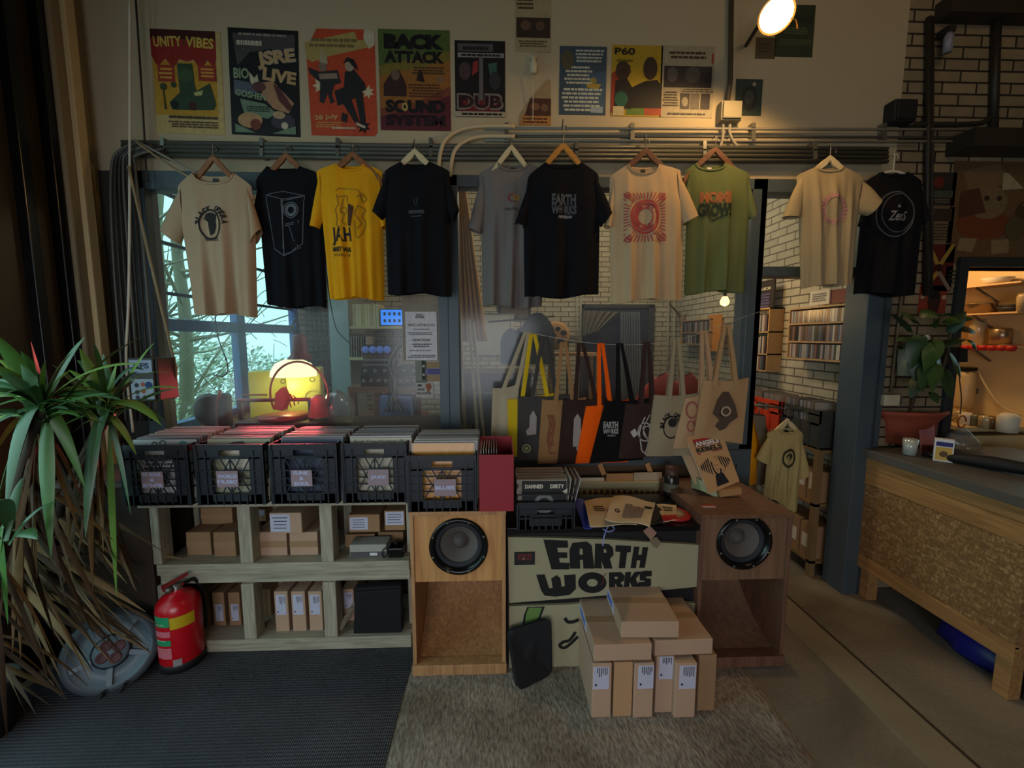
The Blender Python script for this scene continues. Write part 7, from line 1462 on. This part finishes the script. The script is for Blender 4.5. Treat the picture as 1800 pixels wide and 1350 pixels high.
# desk lamp with its bright dome
a = P3(516,650,3.45); t = thing('bench_lamp','dark conical bench lamp with a glowing pale dome behind the lathe','lamp',a)
MB(mat('dome glow',(255,250,190),.5,emit=1.6)).lathe([(.17,-.05),(.165,-.01),(.13,.05),(.07,.08),(0,.09)],28).build('diffuser', t); MB(mat('lamp cone red',(110,40,36),.4)).lathe([(.10,.085),(.07,.12),(.055,.16),(.05,.26),(.03,.28)],20,(.06,0,0)).build('shade', t); MB(BLACK).tube(bez([(.06,0,.27),(.05,0,.40),(-.03,.1,.36),(-.08,.2,.32),(.0,.3,.0),(.0,.3,DZ-a.z)],5),.008).build('arm', t)
point('bench_lamp_light', a+Vector((-.05,-.0,-.14)), 2.5, (1,.95,.55), .05)
YM = mat('yellow cabinet',(206,200,84),.5); 
for k, (px, py, w, h_, Y_, l_) in enumerate(((478,678,.17,.24,3.62,'left yellow loudspeaker box glowing under the bench lamp'),(534,675,.13,.26,3.56,'right yellow loudspeaker box glowing under the bench lamp'))):
    a = P3(px,py,Y_); t = thing('studio_monitor',l_,'loudspeaker',(a.x,Y_,DZ),[.35,.25][k]); H = a.z+h_/2-DZ; MB(YM).box(-w,-.0,0,w,.2,H).build('cabinet', t, bevel=.01); MB(mat('monitor cone',(90,74,40),.6)).lathe([(.06,.004),(.055,-.01),(.02,-.02),(0,-.015)],22,(w*.5,-.002,H*.42),'Y').build('driver', t); MB(mat('monitor cone',(90,74,40),.6)).lathe([(.02,.003),(.012,-.004),(0,-.002)],14,(w*.5,-.002,H*.78),'Y').build('tweeter', t)
a = P3(375,700,3.25); t = thing('headphones_stand','dark rounded headphone shape on the bench left of the lathe','headphones',(a.x,3.25,DZ)); MB(mat('dark red plastic',(70,28,28),.4)).lathe([(0,.03),(.10,.03),(.13,.0),(.10,-.03),(0,-.03)],24,(-.03,0,.13),'Y').build('ear_cup', t); MB(BLACK).box(.03,-.03,0,.12,.04,.26).build('stand', t, bevel=.02); MB(mat('orange edge',(150,60,40),.4)).tube([(.03,-.035,0),(.05,-.035,.2),(.08,-.035,.29)],.01).build('edge', t)
# crumpled plastic and wooden desk with audio rack
a = P3(596,690,3.35); t = thing('plastic_wrap','crumpled clear plastic lit pink beside the lathe','plastic',(a.x,3.3,DZ)); b = MB(CLEAR); b.lathe([(0,0),(.10,0),(.13,.06),(.12,.16),(.07,.24),(.0,.27)],18); q = random.Random(2)
for v in b.v: v += Vector((q.uniform(-.02,.02),q.uniform(-.02,.02),q.uniform(-.01,.01)*(v.z > .01)))
b.build('sheet', t)
YR = 4.2; A4 = lambda px, py, Y=YR: at(px,py,Y)
x0, x1 = A4(612,700).x, A4(738,700).x; zt4 = A4(670,680).z; t = thing('audio_desk','wooden desk carrying the rack of black audio units','desk',((x0+x1)/2,YR+.25,0)); w = (x1-x0)/2
DW = wood_mat('warm desk wood',(120,74,48),(150,96,64),'X',3); MB(DW).box(-w,-.25,zt4-.06,w,.3,zt4).build('top', t); [MB(DW).box(x,-.22,0,x+.06,-.16,zt4-.06).build('leg', t) for x in (-w,w-.06,-w*.3)]; MB(DW).box(-w,-.25,.85,w,.3,.88).build('lower_shelf', t)
def unit(l, r, tp, bt, lab, m, z, D=.3, knobs=0, km=None):
    a, c = A4(l,tp), A4(r,bt); W = c.x-a.x; H = a.z-c.z; t = thing('audio_unit',lab,'audio equipment',((a.x+c.x)/2,YR+.03,z)); MB(m).box(-W/2,0,0,W/2,D,H).build('chassis', t, bevel=.004)
    for k in range(knobs): MB(km or METAL).lathe([(0,.012),(H*.2,.011),(H*.22,0)] if m is not BLACKG or not km else [(0,.012),(H*.36,.011),(H*.38,0)],14,(-W/2+W*(k+.5)/knobs,0,H/2),'Y').build('knob', t)
    return z+H+.001
z = zt4+.001; z = unit(632,736,662,680,'lowest black audio unit with round knobs on the wooden desk',BLACKG,z,knobs=8); z = unit(632,736,644,661,'second black audio unit from the bottom of the rack',BLACK,z,knobs=6); z = unit(636,700,630,643,'grey patch panel in the middle of the audio rack',mat('grey panel',(110,112,108),.4),z,knobs=10,km=BLACK); z = unit(636,690,622,629,'thin black audio unit under the blue meters',BLACKG,z,knobs=6)
unit(634,686,604,621,'top audio unit with four round blue meters',BLACKG,z,knobs=4,km=mat('blue meter',(90,120,200),.3,emit=.25))
z2 = unit
t = thing('cable_bundle','hanging bundle of grey and black cables in front of the audio rack','cables',A4(690,640,4.1)); o_ = t.location; q = random.Random(3)
for k in range(12): MB([BLACK,CABLE,BLACK][k%3]).tube(bez([A4(686+q.uniform(0,24),602+q.uniform(0,12),4.1)-o_,A4(690+q.uniform(-6,6),640,4.08)-o_,A4(688+q.uniform(-7,9),680,4.08)-o_,A4(676+3*k,724,4.05)-o_],5),.006,6).build('cable', t)
zs_ = A4(660,573,4.8).z; x0, x1 = A4(615,573,4.8).x, A4(716,573,4.8).x; t = thing('wall_shelf','pale shelf of record boxes on the back wall above the audio rack','shelf',((x0+x1)/2,BY,zs_)); w=(x1-x0)/2; MB(mat('pale shelf wood',(186,176,140),.5)).box(-w,-1.0,-.03,w,0,0).build('board', t)
bx = (x0,A4(668,573,4.8).x); n_ = 9
for k in range(n_):
    xx = bx[0]+.02+(bx[1]-bx[0]-.04)*(k+.5)/n_; o = MB(mat('cream box file' if k%3 else 'sand box file',(196,186,146) if k%3 else (176,160,120),.6)).box(-.013,0,0,.013,.26,.24).build('box_file', None, (xx,4.84,zs_+.001)); o.scale.x = (bx[1]-bx[0]-.04)/n_/.028; tag(o,'cream box file standing in the row on the high shelf','file','box files on the high shelf')
a, c = A4(669,545,4.82), A4(708,572,4.82); t = thing('display_screen','glowing blue screen of small icons on the high shelf','screen',((a.x+c.x)/2,4.82,zs_+.001)); w=(c.x-a.x)/2; H=a.z-c.z
MB(BLACK).box(-w-.01,.0,0,w+.01,.03,H+.02).build('bezel', t); b = MB(mat('screen blue',(50,130,240),.4,emit=1.1)); b.box(-w,-.003,.01,w,0,H+.01); b.m(mat('screen icons',(16,60,90),.4))
for i in range(4):
    for j in range(2): b.box(-w*.75+w*.45*i,-.005,.04+H*.45*j,-w*.75+w*.45*i+w*.22,-.003,.04+H*.45*j+H*.2)
b.build('display', t)
x0 = A4(615,612,4.6).x; t = thing('record_stack_shelf','lower pale shelf with thin records left of the blue meters','shelf',(A4(632,628,4.6).x,4.6,A4(632,628,4.6).z)); MB(mat('pale shelf wood',(186,176,140),.5)).box(-.11,0,-.03,.11,1.2,0).build('board', t)
for k in range(7): o = MB(RC[k]).box(-.004,0,0,.004,.3,.22).build('record', None, (t.location.x-.09+.026*k,4.62,t.location.z+.001),(0,.02,0)); tag(o,'record standing on the lower pale shelf beside the audio rack','record','records beside the audio rack')
o = MB(mat('pale column paint',(150,158,156),.5)).box(at(580,600,5.2).x,5.2,0,at(614,600,5.2).x,BY,4.4).build('trim_6'); struct(o)
o = MB(mat('blue cloth',(110,130,190),.7)).prism([(A4(670,690).x,.882),(A4(726,690).x,.882),(A4(724,690).x,1.12),(A4(672,690).x,1.14)],4.10,4.40).build('storage_tub'); o.location = (0,0,0); tag(o,'pale blue tub on the lower shelf of the wooden desk','tub')
me = o.data; cen = Vector((A4(698,690).x,4.25,.882)); me.transform(Matrix.Translation(-cen)); o.location = cen
t = thing('metal_grille','dark wire grid standing in front of the brick beside the left window','grid',A4(556,600,4.7)); b = MB(mat('wire dark',(50,54,60),.5)); 
for k in range(7): MB(mat('wire dark',(50,54,60),.5)).tube([(-.16+.05*k,0,-1.0),(-.16+.05*k,0,.45)],.004,5).build('vertical_wire', t)
for k in range(20): MB(mat('wire dark',(50,54,60),.5)).tube([(-.16,0,-1.0+.075*k),(.14,0,-1.0+.075*k)],.004,5).build('cross_wire', t)
MB(mat('wire dark',(50,54,60),.5)).box(-.2,-.1,-t.location.z,.2,.1,-t.location.z+.02).build('base_plate', t); MB(mat('wire dark',(50,54,60),.5)).tube([(0,0,-t.location.z),(0,0,-1.0)],.008,6).build('support', t)
tubes('cable','long thin dark cable sagging across the pale column','cable',BLACK,[(566,320,2.82),(570,400,3.1),(574,480,3.4),(586,560,3.4),(600,590,3.4),(640,622,3.4)],.004)
# notices stuck to the glass
GY = WY+.02
poster('frosted plastic board fixed to the glass behind the plain black shirt', (706,518), (777,634), (150,138,118), [('c',(110,100,84),.08,.28,.012),('c',(110,100,84),.92,.28,.012)], name='backing_board', cat='board', Y=GY)
poster('white printed notice headed VINYL LATHE-CUTS taped to the window', (712,548), (769,633), (226,218,218), [('t',(50,46,50),'EARTH',.46,.06,.22,.04,.04),('t',(50,46,50),'WORKS',.46,.11,.30,.05,.04),('t',(60,56,60),'VINYL LATHE-CUTS',.5,.27,.86,.055,.02),('s',(110,104,110),.5,.36,.6,.03,1,51),('s',(100,96,100),.5,.45,.9,.07,2,52),('t',(60,56,60),'SHORT RUNS',.5,.58,.56,.05,.02),('s',(100,96,100),.5,.69,.66,.09,2,53),('s',(100,96,100),.5,.80,.8,.03,1,54),('s',(100,96,100),.5,.92,.9,.07,2,55)], name='notice', cat='notice', Y=GY-.006)
poster('tan card with a violet zigzag pattern stuck low on the glass', (748,636), (777,670), (160,130,92), [('r',(110,104,160),.0,.34,1,.66),('s',(60,56,110),.5,.5,.9,.26,2,57)], name='sticker', cat='sticker', Y=GY)
poster('narrow sticker with dark vertical marks left of the violet-patterned card', (730,634), (750,672), (130,134,120), [('r',BK,.6,.0,.9,.9),('r',(190,186,170),.65,.2,.85,.3),('r',(190,186,170),.65,.6,.85,.7)], name='sticker', cat='sticker', Y=GY)
poster('white sticker reading FREE PALESTINE with a raised fist, low on the glass', (731,671), (762,698), (186,180,172), [('t',(50,40,44),'FREE',.3,.5,.42,.14,.03),('t',(50,40,44),'PALESTINE',.47,.74,.8,.16,.03),('p',(150,84,50),[(.58,.12),(.86,.1),(.92,.4),(.8,.56),(.78,.66),(.66,.66),(.64,.5),(.56,.36)]),('r',(60,56,60),.1,.16,.34,.3)], name='sticker', cat='sticker', Y=GY)
# ================================================================== outdoors beyond the back-room window
BKM = mat('bark',(120,124,100),.9,var=.25,bump=.4); q = random.Random(17)
def tree(label, x, y, h, r):
    t = thing('tree', label, 'tree', (x, y, 0)); pts = [(0,0,0)]; 
    for k in range(1,7): pts.append((pts[-1][0]+q.uniform(-.15,.15), pts[-1][1]+q.uniform(-.15,.15), h*k/6))
    MB(BKM).tube(bez(pts,4),[r*(1-.7*i/24) for i in range(25)],10).build('trunk', t)
    for k in range(16):
        z = h*q.uniform(.12,.85); i = min(5,int(z/h*6)); a = Vector(pts[i]).lerp(Vector(pts[i+1]),z/h*6-i); an = q.uniform(0,6.28); l_ = q.uniform(.5,1.5); d = Vector((math.cos(an),math.sin(an),q.uniform(.1,.9)))*l_
        MB(BKM).tube(bez([a,a+d*.5+Vector((q.uniform(-.1,.1),0,q.uniform(-.15,.1))),a+d,a+d*1.5+Vector((0,0,q.uniform(-.2,.3)))],3),[.024,.022,.020,.017,.014,.012,.010,.008,.006,.004],6).build('branch', t)
for k, (x, y, h, r) in enumerate(((-4.1,5.0,5,.07),(-4.3,5.9,6,.10),(-5.2,6.6,6.5,.10),(-4.6,4.9,5,.06),(-6.4,8.3,7,.14),(-5.9,6.4,6,.09),(-7.2,9.2,7,.12))):
    tree(['slim bare tree nearest the right part of the left window','thicker bare tree seen through the middle of the left window','bare tree behind the thicker one beyond the left window','thin bare tree left of the window mullion','far tall bare tree beyond the left window','bare tree between the near and far trees outside','farthest bare tree outside at the left'][k], x, y, h, r)
UG = [mat('undergrowth %d' % k, c, .9, var=.3) for k, c in enumerate(((200,214,190),(244,246,232),(140,156,140)))]
for k, m in enumerate(UG):
    b = MB(m); 
    for i in range(4200):
        x, y = q.uniform(-9,-2.7), q.uniform(3.2,11); z = q.uniform(0,.5)+max(0,(-x-3.2)*.36); s = q.uniform(.02,.08); n_ = Vector((q.uniform(-1,1),q.uniform(-1,1),q.uniform(-1,1))).normalized(); u = n_.orthogonal().normalized()*s; v = n_.cross(u).normalized()*s*.5; p = Vector((x,y,z)); b.add([p+u,p+v,p-u,p-v],[(0,1,2,3)])
    o = b.build('undergrowth'); o['kind'] = 'stuff'; tag(o, ['mid green','pale green','dark green'][k]+' leafy undergrowth on the ground outside the left window', 'undergrowth')
for k in range(26):
    pass
b = MB(BKM)
for i in range(260):
    x, y = q.uniform(-7,-3.8), q.uniform(3.2,9.5); z = q.uniform(.1,2.2); l_ = q.uniform(.4,1.2); an = q.uniform(0,6.28); d = Vector((math.cos(an)*.7,math.sin(an)*.7,q.uniform(-.2,1)))*l_; p = Vector((x,y,z)); b.tube(bez([p,p+d*.5+Vector((0,0,q.uniform(-.1,.1))),p+d],2),.007,4,False)
o = b.build('twigs'); o['kind'] = 'stuff'; tag(o, 'tangle of bare twigs outside the left window', 'twigs')
